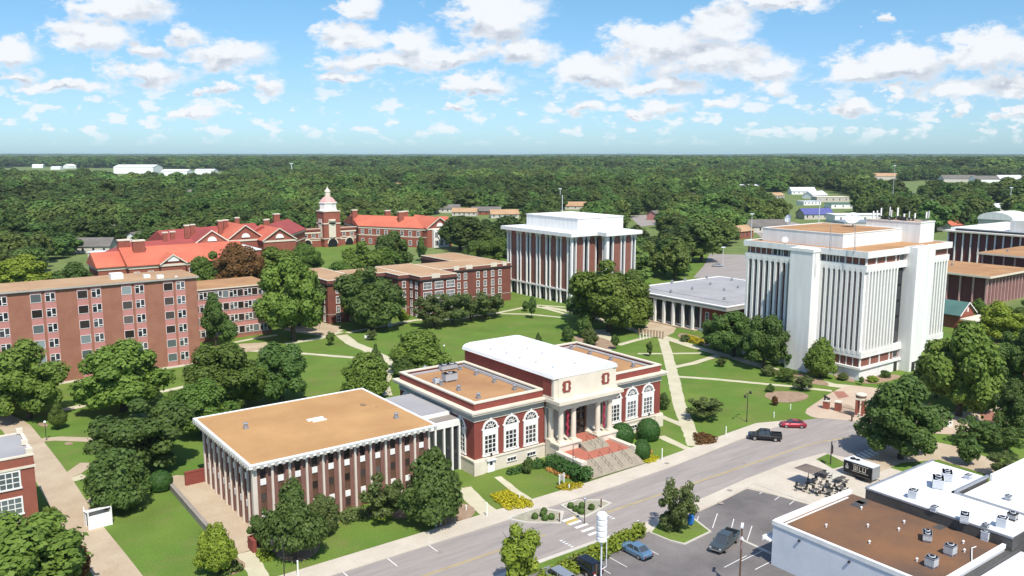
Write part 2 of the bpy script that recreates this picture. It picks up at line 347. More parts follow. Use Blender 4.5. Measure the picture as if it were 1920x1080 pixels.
class MB:
    def __init__(s): s.v = []; s.f = []; s.m = []
    def add(s, vs, fs, mi=0):
        b = len(s.v); s.v.extend(vs); s.f.extend([tuple(i + b for i in f) for f in fs]); s.m.extend([mi] * len(fs)); return s
    def box(s, x0, x1, y0, y1, z0, z1, mi=0, bottom=True):
        x0, x1 = min(x0, x1), max(x0, x1); y0, y1 = min(y0, y1), max(y0, y1)
        v = [(x0, y0, z0), (x1, y0, z0), (x1, y1, z0), (x0, y1, z0), (x0, y0, z1), (x1, y0, z1), (x1, y1, z1), (x0, y1, z1)]
        f = [(4, 5, 6, 7), (0, 1, 5, 4), (1, 2, 6, 5), (2, 3, 7, 6), (3, 0, 4, 7)]
        if bottom: f.append((3, 2, 1, 0))
        return s.add(v, f, mi)
    def cbox(s, c, sz, rz=0, mi=0):
        co, si = math.cos(rz), math.sin(rz); v = []
        for z in (0, sz[2]):
            for (a, b) in ((-1, -1), (1, -1), (1, 1), (-1, 1)):
                x, y = a * sz[0] / 2, b * sz[1] / 2
                v.append((c[0] + x * co - y * si, c[1] + x * si + y * co, c[2] + z))
        return s.add(v, [(3, 2, 1, 0), (4, 5, 6, 7), (0, 1, 5, 4), (1, 2, 6, 5), (2, 3, 7, 6), (3, 0, 4, 7)], mi)
    def prism(s, poly, z0, z1, mi=0, bottom=True):
        a = sum(poly[i][0] * poly[(i + 1) % len(poly)][1] - poly[(i + 1) % len(poly)][0] * poly[i][1] for i in range(len(poly)))
        if a < 0: poly = poly[::-1]
        n = len(poly)
        v = [(p[0], p[1], z0) for p in poly] + [(p[0], p[1], z1) for p in poly]
        f = [tuple(range(n, 2 * n))] + [(i, (i + 1) % n, n + (i + 1) % n, n + i) for i in range(n)]
        if bottom: f.append(tuple(range(n - 1, -1, -1)))
        return s.add(v, f, mi)
    def extr(s, prof, axis, a0, a1, mi=0):
        """profile of (u, z) points swept along x or y between a0 and a1"""
        n = len(prof)
        P3 = (lambda u, z, a: (a, u, z)) if axis == 'x' else (lambda u, z, a: (u, a, z))
        v = [P3(u, z, a0) for u, z in prof] + [P3(u, z, a1) for u, z in prof]
        f = [tuple(range(n - 1, -1, -1)), tuple(range(n, 2 * n))] + [(i, (i + 1) % n, n + (i + 1) % n, n + i) for i in range(n)]
        return s.add(v, f, mi)
    def sheet(s, poly, z, mi=0):
        a = sum(poly[i][0] * poly[(i + 1) % len(poly)][1] - poly[(i + 1) % len(poly)][0] * poly[i][1] for i in range(len(poly)))
        if a < 0: poly = poly[::-1]
        return s.add([(p[0], p[1], z) for p in poly], [tuple(range(len(poly)))], mi)
    def cyl(s, x, y, z0, z1, r, n=12, r2=None, mi=0, cap=True):
        r2 = r if r2 is None else r2
        v = [(x + r * math.cos(2 * PI * i / n), y + r * math.sin(2 * PI * i / n), z0) for i in range(n)]
        v += [(x + r2 * math.cos(2 * PI * i / n), y + r2 * math.sin(2 * PI * i / n), z1) for i in range(n)]
        f = [(i, (i + 1) % n, n + (i + 1) % n, n + i) for i in range(n)]
        if cap: f += [tuple(range(n, 2 * n)), tuple(range(n - 1, -1, -1))]
        return s.add(v, f, mi)
    def lathe(s, x, y, prof, n=16, mi=0):
        v = []; f = []
        for (r, z) in prof:
            v += [(x + r * math.cos(2 * PI * i / n), y + r * math.sin(2 * PI * i / n), z) for i in range(n)]
        for k in range(len(prof) - 1):
            f += [(k * n + i, k * n + (i + 1) % n, (k + 1) * n + (i + 1) % n, (k + 1) * n + i) for i in range(n)]
        f += [tuple(range(n - 1, -1, -1)), tuple((len(prof) - 1) * n + i for i in range(n))]
        return s.add(v, f, mi)
    def tube(s, p, q, r, n=6, r2=None, mi=0):
        p, q = Vector(p), Vector(q); r2 = r if r2 is None else r2
        d = (q - p).normalized(); a = d.orthogonal().normalized(); b = d.cross(a)
        v = [tuple(p + (a * math.cos(2 * PI * i / n) + b * math.sin(2 * PI * i / n)) * r) for i in range(n)]
        v += [tuple(q + (a * math.cos(2 * PI * i / n) + b * math.sin(2 * PI * i / n)) * r2) for i in range(n)]
        return s.add(v, [(i, (i + 1) % n, n + (i + 1) % n, n + i) for i in range(n)] + [tuple(range(n - 1, -1, -1)), tuple(range(n, 2 * n))], mi)
    def ball(s, x, y, z, r, rz=None, n=10, mi=0):
        rz = r if rz is None else rz; k = max(4, n // 2)
        return s.lathe(x, y, [(max(0.01, r * math.sin(PI * j / k)), z - rz * math.cos(PI * j / k)) for j in range(k + 1)], n, mi)
    def mesh(s, name, mats, off=(0, 0, 0)):
        me = bpy.data.meshes.new(name)
        me.from_pydata([(a - off[0], b - off[1], c - off[2]) for a, b, c in s.v], [], s.f)
        for m in (mats if isinstance(mats, (list, tuple)) else [mats]): me.materials.append(M[m])
        if any(s.m): me.polygons.foreach_set('material_index', s.m)
        me.update()
        return me
    def build(s, name, mats, parent=None, local=False, smooth=False):
        off = (0, 0, 0) if (local or parent is None) else OFF[parent.name]
        me = s.mesh(name, mats, off)
        if smooth: me.polygons.foreach_set('use_smooth', [True] * len(me.polygons))
        o = bpy.data.objects.new(name, me); C.objects.link(o)
        if parent is not None: o.parent = parent
        OFF[o.name] = Vector(off)
        return o
def struct(name, mb, m, label=None):
    o = mb.build(name, m); o['kind'] = 'structure'
    if label: o['label'] = label
    return o
def put(name, me, parent, loc, rz=0, subs=()):
    """one more piece that shares a mesh; subs are its own pieces"""
    o = bpy.data.objects.new(name, me); C.objects.link(o)
    o.parent = parent
    o.location = Vector(loc) - OFF[parent.name]; o.rotation_euler = (0, 0, rz)
    OFF[o.name] = Vector((0, 0, 0))
    for (sn, sm) in subs:
        c = bpy.data.objects.new(sn, sm); C.objects.link(c); c.parent = o
    return o
def dup(root, loc, rz=None, label=None, scale=None):
    r = root.copy(); C.objects.link(r); r.location = loc
    if rz is not None: r.rotation_euler = (0, 0, rz)
    if scale: r.scale = scale
    if label: r['label'] = label
    for ch in list(root.children):
        c = ch.copy(); C.objects.link(c); c.parent = r
        for g in list(ch.children):
            d = g.copy(); C.objects.link(d); d.parent = c
    return r
def pp(pts): return [P(*p) for p in pts]
def ribbon(pts, wd):
    """a path of constant width along world points, mitred"""
    n = len(pts); L = []; R = []
    for i, p in enumerate(pts):
        a = Vector(pts[max(0, i - 1)]); b = Vector(pts[min(n - 1, i + 1)])
        d = (b - a).normalized(); nrm = Vector((-d.y, d.x)) * wd / 2
        L.append((p[0] + nrm.x, p[1] + nrm.y)); R.append((p[0] - nrm.x, p[1] - nrm.y))
    return L + R[::-1]
def smooth_pts(pts, it=2):
    for _ in range(it):
        q = [pts[0]]
        for a, b in zip(pts[:-1], pts[1:]):
            q += [(a[0] * .75 + b[0] * .25, a[1] * .75 + b[1] * .25), (a[0] * .25 + b[0] * .75, a[1] * .25 + b[1] * .75)]
        pts = q + [pts[-1]]
    return pts
def closed_smooth(pts, it=2):
    for _ in range(it):
        q = []
        for i in range(len(pts)):
            a, b = pts[i], pts[(i + 1) % len(pts)]
            q += [(a[0] * .75 + b[0] * .25, a[1] * .75 + b[1] * .25), (a[0] * .25 + b[0] * .75, a[1] * .25 + b[1] * .75)]
        pts = q
    return pts

# ------------------------------------------------------------------ trees
def leaf_mesh(name, blobs, n, size, seed, mname, tone_bias=0.0, up=0.35, tight=False, jit=0.34, spread=0.62):
    """n small leaf sprays spread over the shells of the given (x, y, z, r, rz) clumps"""
    rg = np.random.default_rng(seed)
    B = np.array(blobs, float)
    wgt = B[:, 3] ** 2; idx = rg.choice(len(B), n, p=wgt / wgt.sum())
    d = rg.normal(size=(n, 3)); d /= np.linalg.norm(d, axis=1)[:, None]
    rr = rg.uniform(0.30, 1.0, n) ** 0.33
    rr = np.where(rg.random(n) < 0.14, rr * rg.uniform(1.02, 1.32, n), rr)
    if tight: rr = rg.uniform(0.82, 1.0, n) ** 0.5
    c = B[idx, :3] + d * rr[:, None] * np.stack([B[idx, 3], B[idx, 3], B[idx, 4]], 1)
    nr = d + rg.normal(size=(n, 3)) * (0.16 if tight else jit) + np.array([0, 0, up]); nr /= np.linalg.norm(nr, axis=1)[:, None]
    a = np.cross(nr, rg.normal(size=(n, 3))); a /= np.linalg.norm(a, axis=1)[:, None]
    b = np.cross(nr, a)
    s = size * rg.uniform(0.55, 1.3, n)[:, None]
    v = np.stack([c - a * s * 0.62, c - b * s * 0.42, c + a * s * 0.62, c + b * s * 0.42], 1).reshape(-1, 3)
    me = bpy.data.meshes.new(name)
    me.vertices.add(4 * n); me.vertices.foreach_set('co', v.ravel())
    me.loops.add(4 * n); me.loops.foreach_set('vertex_index', np.arange(4 * n, dtype=np.int32))
    me.polygons.add(n); me.polygons.foreach_set('loop_start', np.arange(0, 4 * n, 4, dtype=np.int32))
    btone = rg.uniform(0, 1, len(B))
    tone = np.clip(spread * rg.random(n) + 0.30 * btone[idx] + tone_bias, 0, 1)
    at = me.attributes.new('tone', 'FLOAT', 'FACE'); at.data.foreach_set('value', tone.astype(np.float32))
    me.materials.append(M[mname]); me.update(calc_edges=True)
    return me
def clumps(kind, seed):
    """clumps of a crown 10 m wide; z from the ground, total height 10 m"""
    r = random.Random(seed); B = []
    if kind == 'oak':
        B.append((0, 0, 4.6, 2.6, 2.8))
        for i in range(40):
            a = r.uniform(0, 2 * PI); e = r.uniform(-0.62, 1.0)
            rad = 3.75 * math.sqrt(max(0.05, 1 - abs(e) ** 2.2)) * r.uniform(0.62, 1.08)
            q = r.choice((r.uniform(0.7, 1.2), r.uniform(1.0, 1.75)))
            B.append((rad * math.cos(a), rad * math.sin(a), 4.7 + 4.0 * e + r.uniform(-.4, .4), q, q * r.uniform(0.75, 1.0)))
    elif kind == 'cone':
        for i in range(34):
            t = r.random() ** 0.8; a = r.uniform(0, 2 * PI)
            z = 2.1 + 7.3 * t; rad = (1 - t) ** 0.85 * 3.9 * r.uniform(0.65, 1.0)
            q = 1.5 * (1 - t) + 0.45
            B.append((rad * math.cos(a), rad * math.sin(a), z, q * r.uniform(0.8, 1.15), q * 0.8))
        for t in (0.05, 0.25, 0.45, 0.65, 0.82): B.append((0, 0, 2.4 + 7.0 * t, 3.4 * (1 - t) + 0.2, 1.5))
    elif kind == 'magnolia':
        for i in range(38):
            t = r.random(); a = r.uniform(0, 2 * PI)
            z = 1.7 + 7.4 * t; rad = math.sqrt(max(0.02, 1 - t ** 2.2)) * 3.8 * r.uniform(0.75, 1.0) * (0.8 if t < 0.1 else 1)
            q = 1.5 * (1 - 0.6 * t)
            B.append((rad * math.cos(a), rad * math.sin(a), z, q * r.uniform(0.8, 1.15), q * 0.8))
        for t in (0.08, 0.3, 0.5, 0.7): B.append((0, 0, 2.3 + 6.6 * t, 3.6 * math.sqrt(1 - t ** 2), 1.8))
    elif kind == 'crape':
        for i in range(46):
            a = r.uniform(0, 2 * PI); t = r.random()
            rad = (2.0 + 2.6 * math.sin(PI * (0.2 + 0.6 * t))) * r.uniform(0.2, 1.0)
            q = r.uniform(0.8, 1.35)
            B.append((rad * math.cos(a), rad * math.sin(a), 2.6 + 6.2 * t * r.uniform(0.8, 1.08), q, q * 0.8))
    elif kind == 'young':
        for i in range(18):
            a = r.uniform(0, 2 * PI); t = r.random()
            rad = 3.2 * math.sin(PI * (0.15 + 0.8 * t)) * r.uniform(0.5, 1.0)
            q = r.uniform(1.1, 1.8)
            B.append((rad * math.cos(a), rad * math.sin(a), 2.6 + 6.4 * t, q, q * 0.85))
        B.append((0, 0, 5.6, 2.6, 3.0))
    elif kind == 'shrub':
        for i in range(22):
            a = r.uniform(0, 2 * PI); e = r.uniform(0, 1); rad = 3.6 * math.sqrt(1 - e ** 2) * r.uniform(0.6, 1.05)
            q = r.uniform(1.1, 1.9)
            B.append((rad * math.cos(a), rad * math.sin(a), 1.6 + 6.8 * e, q, q * 1.1))
        B.append((0, 0, 3.5, 3.4, 3.8))
    return B
def trunk_mesh(kind, seed, name='trunk'):
    r = random.Random(seed); mb = MB()
    top = {'oak': 4.2, 'cone': 8.6, 'magnolia': 8.0, 'crape': 1.2, 'young': 6.0, 'shrub': 1.5}[kind]
    r0 = {'oak': 0.42, 'cone': 0.28, 'magnolia': 0.30, 'crape': 0.20, 'young': 0.24, 'shrub': 0.2}[kind]
    mb.tube((0, 0, -0.3), (0.05, 0.05, top * 0.45), r0, 8, r0 * 0.75)
    mb.tube((0.05, 0.05, top * 0.44), (-0.08, 0.06, top), r0 * 0.75, 8, r0 * 0.35)
    nb = {'oak': 9, 'cone': 12, 'magnolia': 12, 'crape': 8, 'young': 7, 'shrub': 6}[kind]
    for i in range(nb):
        a = 2 * PI * i / nb + r.uniform(-0.3, 0.3)
        if kind in ('cone', 'magnolia'):
            z = 0.9 + 6.5 * r.random(); L = (1 - z / 9.5) * 3.6; p0 = (0, 0, z); p1 = (L * math.cos(a), L * math.sin(a), z + 0.5)
        elif kind == 'crape':
            p0 = (0, 0, 0.0 + 0.1 * i); L = r.uniform(1.6, 3.2); p1 = (L * math.cos(a), L * math.sin(a), r.uniform(5.5, 7.5))
        else:
            p0 = (0, 0, top * r.uniform(0.5, 0.95)); L = r.uniform(2.0, 3.6); p1 = (L * math.cos(a), L * math.sin(a), top + r.uniform(0.6, 3.0))
        mid = tuple((p0[k] * 0.45 + p1[k] * 0.55) + (0.3 if k == 2 else 0) for k in range(3))
        mb.tube(p0, mid, r0 * 0.42, 5, r0 * 0.28); mb.tube(mid, p1, r0 * 0.28, 5, r0 * 0.08)
    return mb.mesh(name, 'bark')
CROWN, TRUNK = {}, {}
def proto(kind, leaf, var, n, size, bias=0.0):
    key = (kind, leaf, var)
    if key not in CROWN:
        CROWN[key] = leaf_mesh('crown', clumps(kind, 11 + 7 * var), n, size, 5 + var, leaf, bias)
        TRUNK[key] = trunk_mesh(kind, 31 + var)
    return key
SPEC = {'oak': (15000, 0.42), 'cone': (12000, 0.38), 'magnolia': (14000, 0.42), 'crape': (5500, 0.46), 'young': (4200, 0.58), 'shrub': (4000, 0.68)}
TR = random.Random(4)
TSEQ = [0]
def tree(kind, leaf, x, y, wd, ht, label, name=None, group=None, cat='tree', rz=None):
    TSEQ[0] += 1
    n, s = SPEC[kind]
    key = proto(kind, leaf, TSEQ[0] % 3, n, s)
    nm = name or {'oak': 'broadleaf_tree', 'cone': 'conical_tree', 'magnolia': 'evergreen_tree', 'crape': 'multi_stem_tree', 'young': 'young_tree', 'shrub': 'shrub'}[kind]
    t = thing(nm, label, cat, (x, y, 0), TR.uniform(0, 6.28) if rz is None else rz, group)
    t.scale = (wd / 10.0, wd / 10.0, ht / 10.0)
    for nm2, me in (('crown', CROWN[key]), ('trunk', TRUNK[key])):
        c = bpy.data.objects.new(nm2, me); C.objects.link(c); c.parent = t
    return t
def tree_px(kind, leaf, bx, by, top, wpx, label, **k):
    """a tree by the foot of its trunk, its top and its crown's width, in the survey frame"""
    X, Y = P(bx, by)
    return tree(kind, leaf, X, Y, wpx / PPM(bx, by), max(0.6, ZAT(X, Y, top)), label, **k)
def hedge_mesh(name, poly, z0, h, leaf, dens=16, size=0.36, seed=1, rnd=0.5):
    """a clipped hedge or bed: leaf sprays filling the block over poly; a solid twiggy core inside"""
    rg = random.Random(seed); xs = [p[0] for p in poly]; ys = [p[1] for p in poly]
    def inside(x, y):
        c = False; n = len(poly)
        for i in range(n):
            x1, y1 = poly[i]; x2, y2 = poly[(i + 1) % n]
            if (y1 > y) != (y2 > y) and x < (x2 - x1) * (y - y1) / (y2 - y1) + x1: c = not c
        return c
    B = []; area = 0.5 * abs(sum(poly[i][0] * poly[(i + 1) % len(poly)][1] - poly[(i + 1) % len(poly)][0] * poly[i][1] for i in range(len(poly))))
    st = max(0.45, rnd); x = min(xs)
    while x < max(xs):
        y = min(ys)
        while y < max(ys):
            px, py = x + rg.uniform(-.2, .2) * st, y + rg.uniform(-.2, .2) * st
            if inside(px, py): B.append((px, py, z0 + h * 0.5, st * 0.75, h * 0.52 * rg.uniform(0.85, 1.12)))
            y += st
        x += st
    if not B: B = [(sum(xs) / len(xs), sum(ys) / len(ys), z0 + h / 2, st, h / 2)]
    return leaf_mesh(name, B, int(min(14000, max(150, area * dens * (1 + h) * 1.5))), size, seed, leaf, tight=(leaf == 'leaf_hedge'))
def hedge(name, poly, h, leaf, label, cat='hedge', z0=0.0, seed=1, dens=16, size=0.36, rnd=0.6, group=None):
    cx = sum(p[0] for p in poly) / len(poly); cy = sum(p[1] for p in poly) / len(poly)
    me = hedge_mesh(name, [(p[0] - cx, p[1] - cy) for p in poly], z0, h, leaf, dens, size, seed, rnd)
    o = bpy.data.objects.new(name, me); C.objects.link(o); o.location = (cx, cy, 0)
    return tagit(o, label, cat, group)
def dome(name, x, y, wd, ht, leaf, label, seed=3, n=5200, size=0.24, cat='shrub', group=None, z0=0):
    """a clipped dome: leaf sprays close over a rounded body"""
    r = wd / 2; rg = np.random.default_rng(seed)
    me = leaf_mesh(name, [(0, 0, ht * 0.42, r, ht * 0.58)] * 5 + [(0, 0, ht * 0.2, r * 0.95, ht * 0.3)],
                   n, size, seed, leaf, up=0.0, tight=True)
    o = bpy.data.objects.new(name, me); C.objects.link(o); o.location = (x, y, z0)
    return tagit(o, label, cat, group)
# ------------------------------------------------------------------ ground, roads and walks
g = MB(); g.sheet([(-8900, -8900), (17400, -8900), (17400, 17400), (-8900, 17400)], -0.02)
struct('ground', g, 'far_grass')
lw = MB()
lw.sheet([(-60, 90), (230, 90), (330, 150), (330, 300), (230, 330), (-60, 260)], 0.0)
lw.sheet([P(530, 500), P(545, 448), P(680, 446), P(690, 480), P(650, 520), P(600, 540)], 0.0)
struct('lawn', lw, 'grass')
sl_ = MB(); sl_.sheet([(108, -30), (230, -30), (230, 90), (128, 90)], 0.0)
struct('lawn', sl_, 'grass')

NEAR = [(60, 77.0), (69, 76.9), (77, 76.7), (85.6, 77.2), (95, 78.0), (103.5, 78.8), (114.7, 79.1)]
FAR = [(127.4, 91.6), (116, 91.0), (105, 89.8), (96.4, 89.1), (84.3, 88.7), (73.9, 88.7), (-90, 88.9)]
road = [(-90, 77.0)] + NEAR + [P(1545, 850), P(1602, 862), P(1650, 840), P(1700, 818), P(1665, 800),
        P(1610, 791), P(1560, 786), P(1530, 785), P(1505, 788), P(1482, 795)] + FAR
ub = MB(); ub.sheet([(66, 56), (126, 56), (126, 78), (66, 79.5)], 0.004); struct('pavement', ub, 'walk')
r = MB(); r.sheet(road, 0.012); struct('road', r, 'asphalt')
lot = MB(); lot.sheet([(36, 20), (122, 20), (122, 64), (104, 64), (100.4, 76.3), (92, 75.3), (85.7, 74.8), (79, 74.7), (36, 74.9)], 0.009)
struct('parking_lot', lot, 'lot_asphalt')
# brick street running off to the right behind the shops
bs = MB(); bs.sheet([P(1602, 862), P(1650, 838), P(1720, 822), P(1800, 838), P(1960, 900), P(2060, 960), P(2000, 1000), P(1900, 905), P(1760, 862), P(1690, 868), P(1650, 885)], 0.016)
struct('brick_street', bs, 'pavers')

# street pavements with a real kerb step
pv = MB()
pv.prism(FAR + [(-90, 92.4), (83.2, 92.3), (97, 92.7), (108, 93.4), (118, 94.6), (127, 95.2), P(1476, 789), P(1482, 795)], -0.1, 0.12)
struct('pavement', pv, 'walk')
pv2 = MB()
pv2.prism(NEAR[2:6] + [(104, 77.0), (100.5, 76.4), (92, 75.4), (85.7, 74.9), (78, 74.8)], -0.1, 0.12)
struct('pavement', pv2, 'walk')
pv3 = MB(); pv3.prism([(-90, 77.0), (-90, 76.6), (77, 76.3), (77, 76.7), (69, 76.9), (60, 77)], -0.1, 0.14)
struct('kerb', pv3, 'curb')
vg = MB(); vg.prism([(-90, 76.6), (77, 76.3), (77, 75.0), (-90, 74.9)], -0.1, 0.06); struct('planting_strip', vg, 'grass')
# patio of pale concrete beside the shops
pt = MB()
pt.prism([(100.7, 76.4), (104, 77.0), (103.5, 78.8), (114.7, 79.1), P(1545, 850), P(1602, 862), P(1652, 888), P(1700, 890), P(1740, 872), (103.5, 60.5), P(1560, 952), P(1535, 952)], -0.1, 0.10)
struct('patio', pt, 'walk')
pg = MB(); pg.sheet([P(1530, 862), P(1552, 852), P(1592, 872), P(1562, 880)], 0.112); struct('lawn', pg, 'grass')
cd = MB(); cd.sheet([P(1505, 876), P(1560, 880), P(1585, 890), P(1560, 905)], 0.106); struct('pavement', cd, 'curb')

# kerb bump-outs with planting either side of the crossing
b1 = MB(); b1.prism([(70.3, 90.3), (62.5, 86.2), (60.0, 84.0), P(1056, 985), P(1058, 966), (73.4, 90.3)], -0.1, 0.13)
def poly_px(*pts): return [P(*p) for p in pts]
bo1 = poly_px((962, 968), (1010, 952), (1058, 960), (1052, 982), (985, 981), (950, 974))
bo2 = poly_px((1050, 948), (1080, 938), (1130, 938), (1148, 944), (1096, 972), (1086, 970))
for q, lab in ((bo1, 'lower'), (bo2, 'upper')):
    mb = MB(); mb.prism(q, -0.1, 0.14); struct('kerb_bump_out', mb, 'curb')
    c = Vector((sum(p[0] for p in q) / len(q), sum(p[1] for p in q) / len(q)))
    mb = MB(); mb.sheet([tuple(c + (Vector(p) - c) * 0.86) for p in q], 0.146); struct('planting_bed', mb, 'bed_grit')
yl = MB(); yl.sheet(poly_px((1060, 978), (1076, 966), (1088, 978), (1064, 986)), 0.018); struct('tactile_paving', yl, 'mark_yellow')

# markings
mk = MB()
def stripe(mb, a, b, wd, z): mb.sheet(ribbon([a, b], wd), z)
for (x0, x1, Y) in ((-90, 66.2, 82.2), (77.4, 121, 82.5)):
    stripe(mk, (x0, Y - 0.14), (x1, Y - 0.14), 0.12, 0.020); stripe(mk, (x0, Y + 0.14), (x1, Y + 0.14), 0.12, 0.020)
yc = smooth_pts([(121, 82.5), P(1530, 830), P(1580, 822), P(1640, 812)], 2)
mk.sheet(ribbon(yc, 0.22), 0.020)
struct('road_marking', mk, 'mark_yellow')
mk = MB()
for k in range(5):                                            # bars of the zebra crossing
    yb = 84.0 - k * 1.33
    mk.sheet([(70.6, yb + 0.27), (72.8, yb + 0.27), (72.8, yb - 0.27), (70.6, yb - 0.27)], 0.020)
for k in range(5):                                            # yield teeth
    for (xx, yy, s) in ((76.75, 82.7, 1), (66.8, 79.6, -1)):
        y0 = yy - 0.54 * k
        mk.sheet([(xx - 0.30 * s, y0), (xx + 0.30 * s, y0 + 0.18), (xx + 0.30 * s, y0 - 0.18)], 0.020)
for xx in (-8, -2, 4, 10, 16, 22, 28, 34, 40, 46, 52):                # parking ticks at the campus kerb
    mk.sheet([(xx, 88.8), (xx + 0.14, 88.8), (xx + 0.14, 86.2), (xx, 86.2)], 0.020)
for (a, b) in (((1614, 848), (1632, 858)), ((1607, 851), (1626, 861)), ((1600, 854), (1619, 864)), ((1621, 845), (1639, 855)), ((1628, 842), (1646, 852))):
    stripe(mk, P(*a), P(*b), 0.5, 0.024)
struct('road_marking', mk, 'mark_white')
mk = MB()
# angled-in bays of the left lot and bays of the right lot
for k in range(9):
    x = 57.6 + 2.75 * k - 5.5
    stripe(mk, (x, 74.5), (x, 69.3), 0.11, 0.016)
for (a, b) in (((1358, 1064), (1400, 1042)), ((1388, 1053), (1431, 1032)), ((1416, 1068), (1459, 1046)), ((1304, 982), (1310, 968)), ((1336, 990), (1345, 963)),
               ((1370, 997), (1376, 973)), ((1401, 1014), (1410, 986)), ((1424, 926), (1438, 917)), ((1452, 938), (1466, 928)), ((1480, 946), (1493, 936)), ((1415, 908), (1432, 916)), ((1443, 920), (1458, 926)), ((1468, 930), (1486, 935))):
    stripe(mk, P(*a), P(*b), 0.11, 0.016)
struct('road_marking', mk, 'mark_white')
mk = MB()
stripe(mk, P(1392, 1013), P(1470, 1048), 0.35, 0.05); mk2 = MB()
mk2.prism(ribbon([P(1392, 1014), P(1470, 1050)], 0.4), -0.1, 0.14)
mk2.prism(ribbon([P(1412, 907), P(1500, 938), P(1560, 955)], 0.25), -0.1, 0.16)
struct('kerb', mk2, 'curb')
# worn patches and manholes on the carriageway
mh = MB()
for (x, y) in ((825, 1036), (1368, 921), (1352, 945), (1003, 955), (1018, 951), (1250, 870), (1175, 912), (1395, 869)):
    X, Y = P(x, y); mh.cyl(X, Y, 0.13 if Y > 89.4 or (x > 1340 and x < 1370) else 0.016, 0.136 if Y > 89.4 or (x > 1340 and x < 1370) else 0.022, 0.42, 12)
struct('manhole_cover', mh, 'concrete_dark')

# grass island in the lot
isl = poly_px((1218, 1000), (1238, 975), (1290, 964), (1334, 998), (1284, 1022), (1255, 1015))
mb = MB(); mb.prism(isl, -0.1, 0.15); struct('kerb', mb, 'curb')
c0 = Vector((sum(p[0] for p in isl) / 6, sum(p[1] for p in isl) / 6))
mb = MB(); mb.sheet([tuple(c0 + (Vector(p) - c0) * 0.93) for p in isl], 0.156); struct('lawn', mb, 'grass')

# campus walks
wk = MB()
Z = [0.006]
def walk(px, wd, it=0, mb=None):
    Z[0] += 0.0007
    pts = pp(px)
    if it: pts = smooth_pts(pts, it)
    q = [pts[0]]
    for a, b in zip(pts[:-1], pts[1:]):            # turf creeps over the edges here and there
        m = max(1, int((Vector(b) - Vector(a)).length / 1.3))
        q += [(a[0] + (b[0] - a[0]) * k / m, a[1] + (b[1] - a[1]) * k / m) for k in range(1, m + 1)]
    rb = ribbon(q, wd); er = random.Random(int(px[0][0] * 7 + px[0][1]))
    (mb or wk).sheet([(x + er.uniform(-.10, .10), y + er.uniform(-.10, .10)) for x, y in rb], Z[0])
walk([(1243, 634), (1252, 665), (1262, 705), (1274, 760), (1290, 800), (1303, 836)], 2.6)
walk([(1256, 705), (1340, 711), (1480, 724), (1560, 733)], 1.5)
walk([(1256, 690), (1300, 681), (1335, 670), (1352, 664)], 1.9)
walk([(1196, 663), (1250, 663), (1318, 662)], 1.3)
walk([(1160, 647), (1195, 637), (1225, 630)], 1.7)
walk([(1195, 622), (1245, 632), (1300, 650), (1360, 666), (1440, 690), (1500, 705), (1560, 722), (1620, 728)], 3.0)
walk([(1128, 618), (1133, 640), (1130, 660)], 4.2)
walk([(1020, 575), (1070, 584), (1130, 600), (1200, 622)], 2.6)
walk([(936, 586), (975, 578), (1010, 572), (1060, 576)], 1.5)
walk([(936, 588), (990, 589), (1052, 595)], 1.6)
walk([(1000, 574), (1030, 580), (1066, 590)], 1.6)
walk([(936, 586), (890, 592), (860, 598), (780, 600), (715, 612), (650, 624)], 2.0)
walk([(640, 622), (600, 634), (535, 645)], 2.2)
walk([(640, 620), (620, 618), (592, 612)], 3.0)
walk([(640, 628), (660, 644), (690, 656), (728, 676), (755, 690)], 3.2)
walk([(455, 657), (545, 661), (620, 667), (680, 672)], 1.7)
walk([(440, 642), (480, 634), (520, 628)], 1.6)
walk([(300, 735), (360, 722), (420, 708), (470, 690)], 1.8)
walk([(120, 768), (150, 762), (175, 755)], 2.2)
walk([(735, 690), (720, 720), (728, 742)], 2.0)
walk([(460, 1035), (480, 1070), (500, 1110)], 2.2)
walk([(868, 915), (895, 943), (925, 968)], 2.6)
walk([(934, 894), (960, 916), (1000, 944)], 1.2)
walk([(1238, 780), (1262, 790), (1298, 806)], 1.5)
walk([(1238, 818), (1270, 833), (1300, 846)], 1.6)
walk([(1250, 785), (1268, 792), (1285, 796)], 1.5)
walk([(80, 905), (110, 904), (140, 898), (160, 892)], 2.2)
struct('path', wk, 'path')
wp = MB()
wp.sheet(poly_px((640, 612), (600, 604), (560, 606), (530, 618), (560, 624), (620, 632)), 0.030)
wp.sheet(poly_px((447, 645), (500, 642), (505, 653), (455, 661)), 0.031)
struct('path', wp, 'pavers')
bw = MB()
bw.sheet(ribbon(smooth_pts(pp([(-70, 770), (20, 788), (52, 830), (88, 880), (120, 930), (150, 985), (200, 1050), (250, 1120)]), 2), 4.6), 0.032)
bw.sheet(ribbon(smooth_pts(pp([(52, 832), (95, 822), (150, 824), (200, 826)]), 1), 2.2), 0.033)
bw.sheet(ribbon(smooth_pts(pp([(85, 900), (130, 893), (165, 868)]), 1), 2.6), 0.034)
bw.sheet(ribbon(smooth_pts(pp([(130, 955), (160, 945), (182, 934)]), 1), 1.8), 0.035)
struct('brick_walk', bw, 'pavers')
# sunken court of brick beside the annex
sc = MB(); sc.sheet([(30.5, 101.0), (35.6, 101.0), (35.6, 130.0), (32.5, 133.0), (30.5, 133)], 0.037); struct('brick_court', sc, 'pavers')
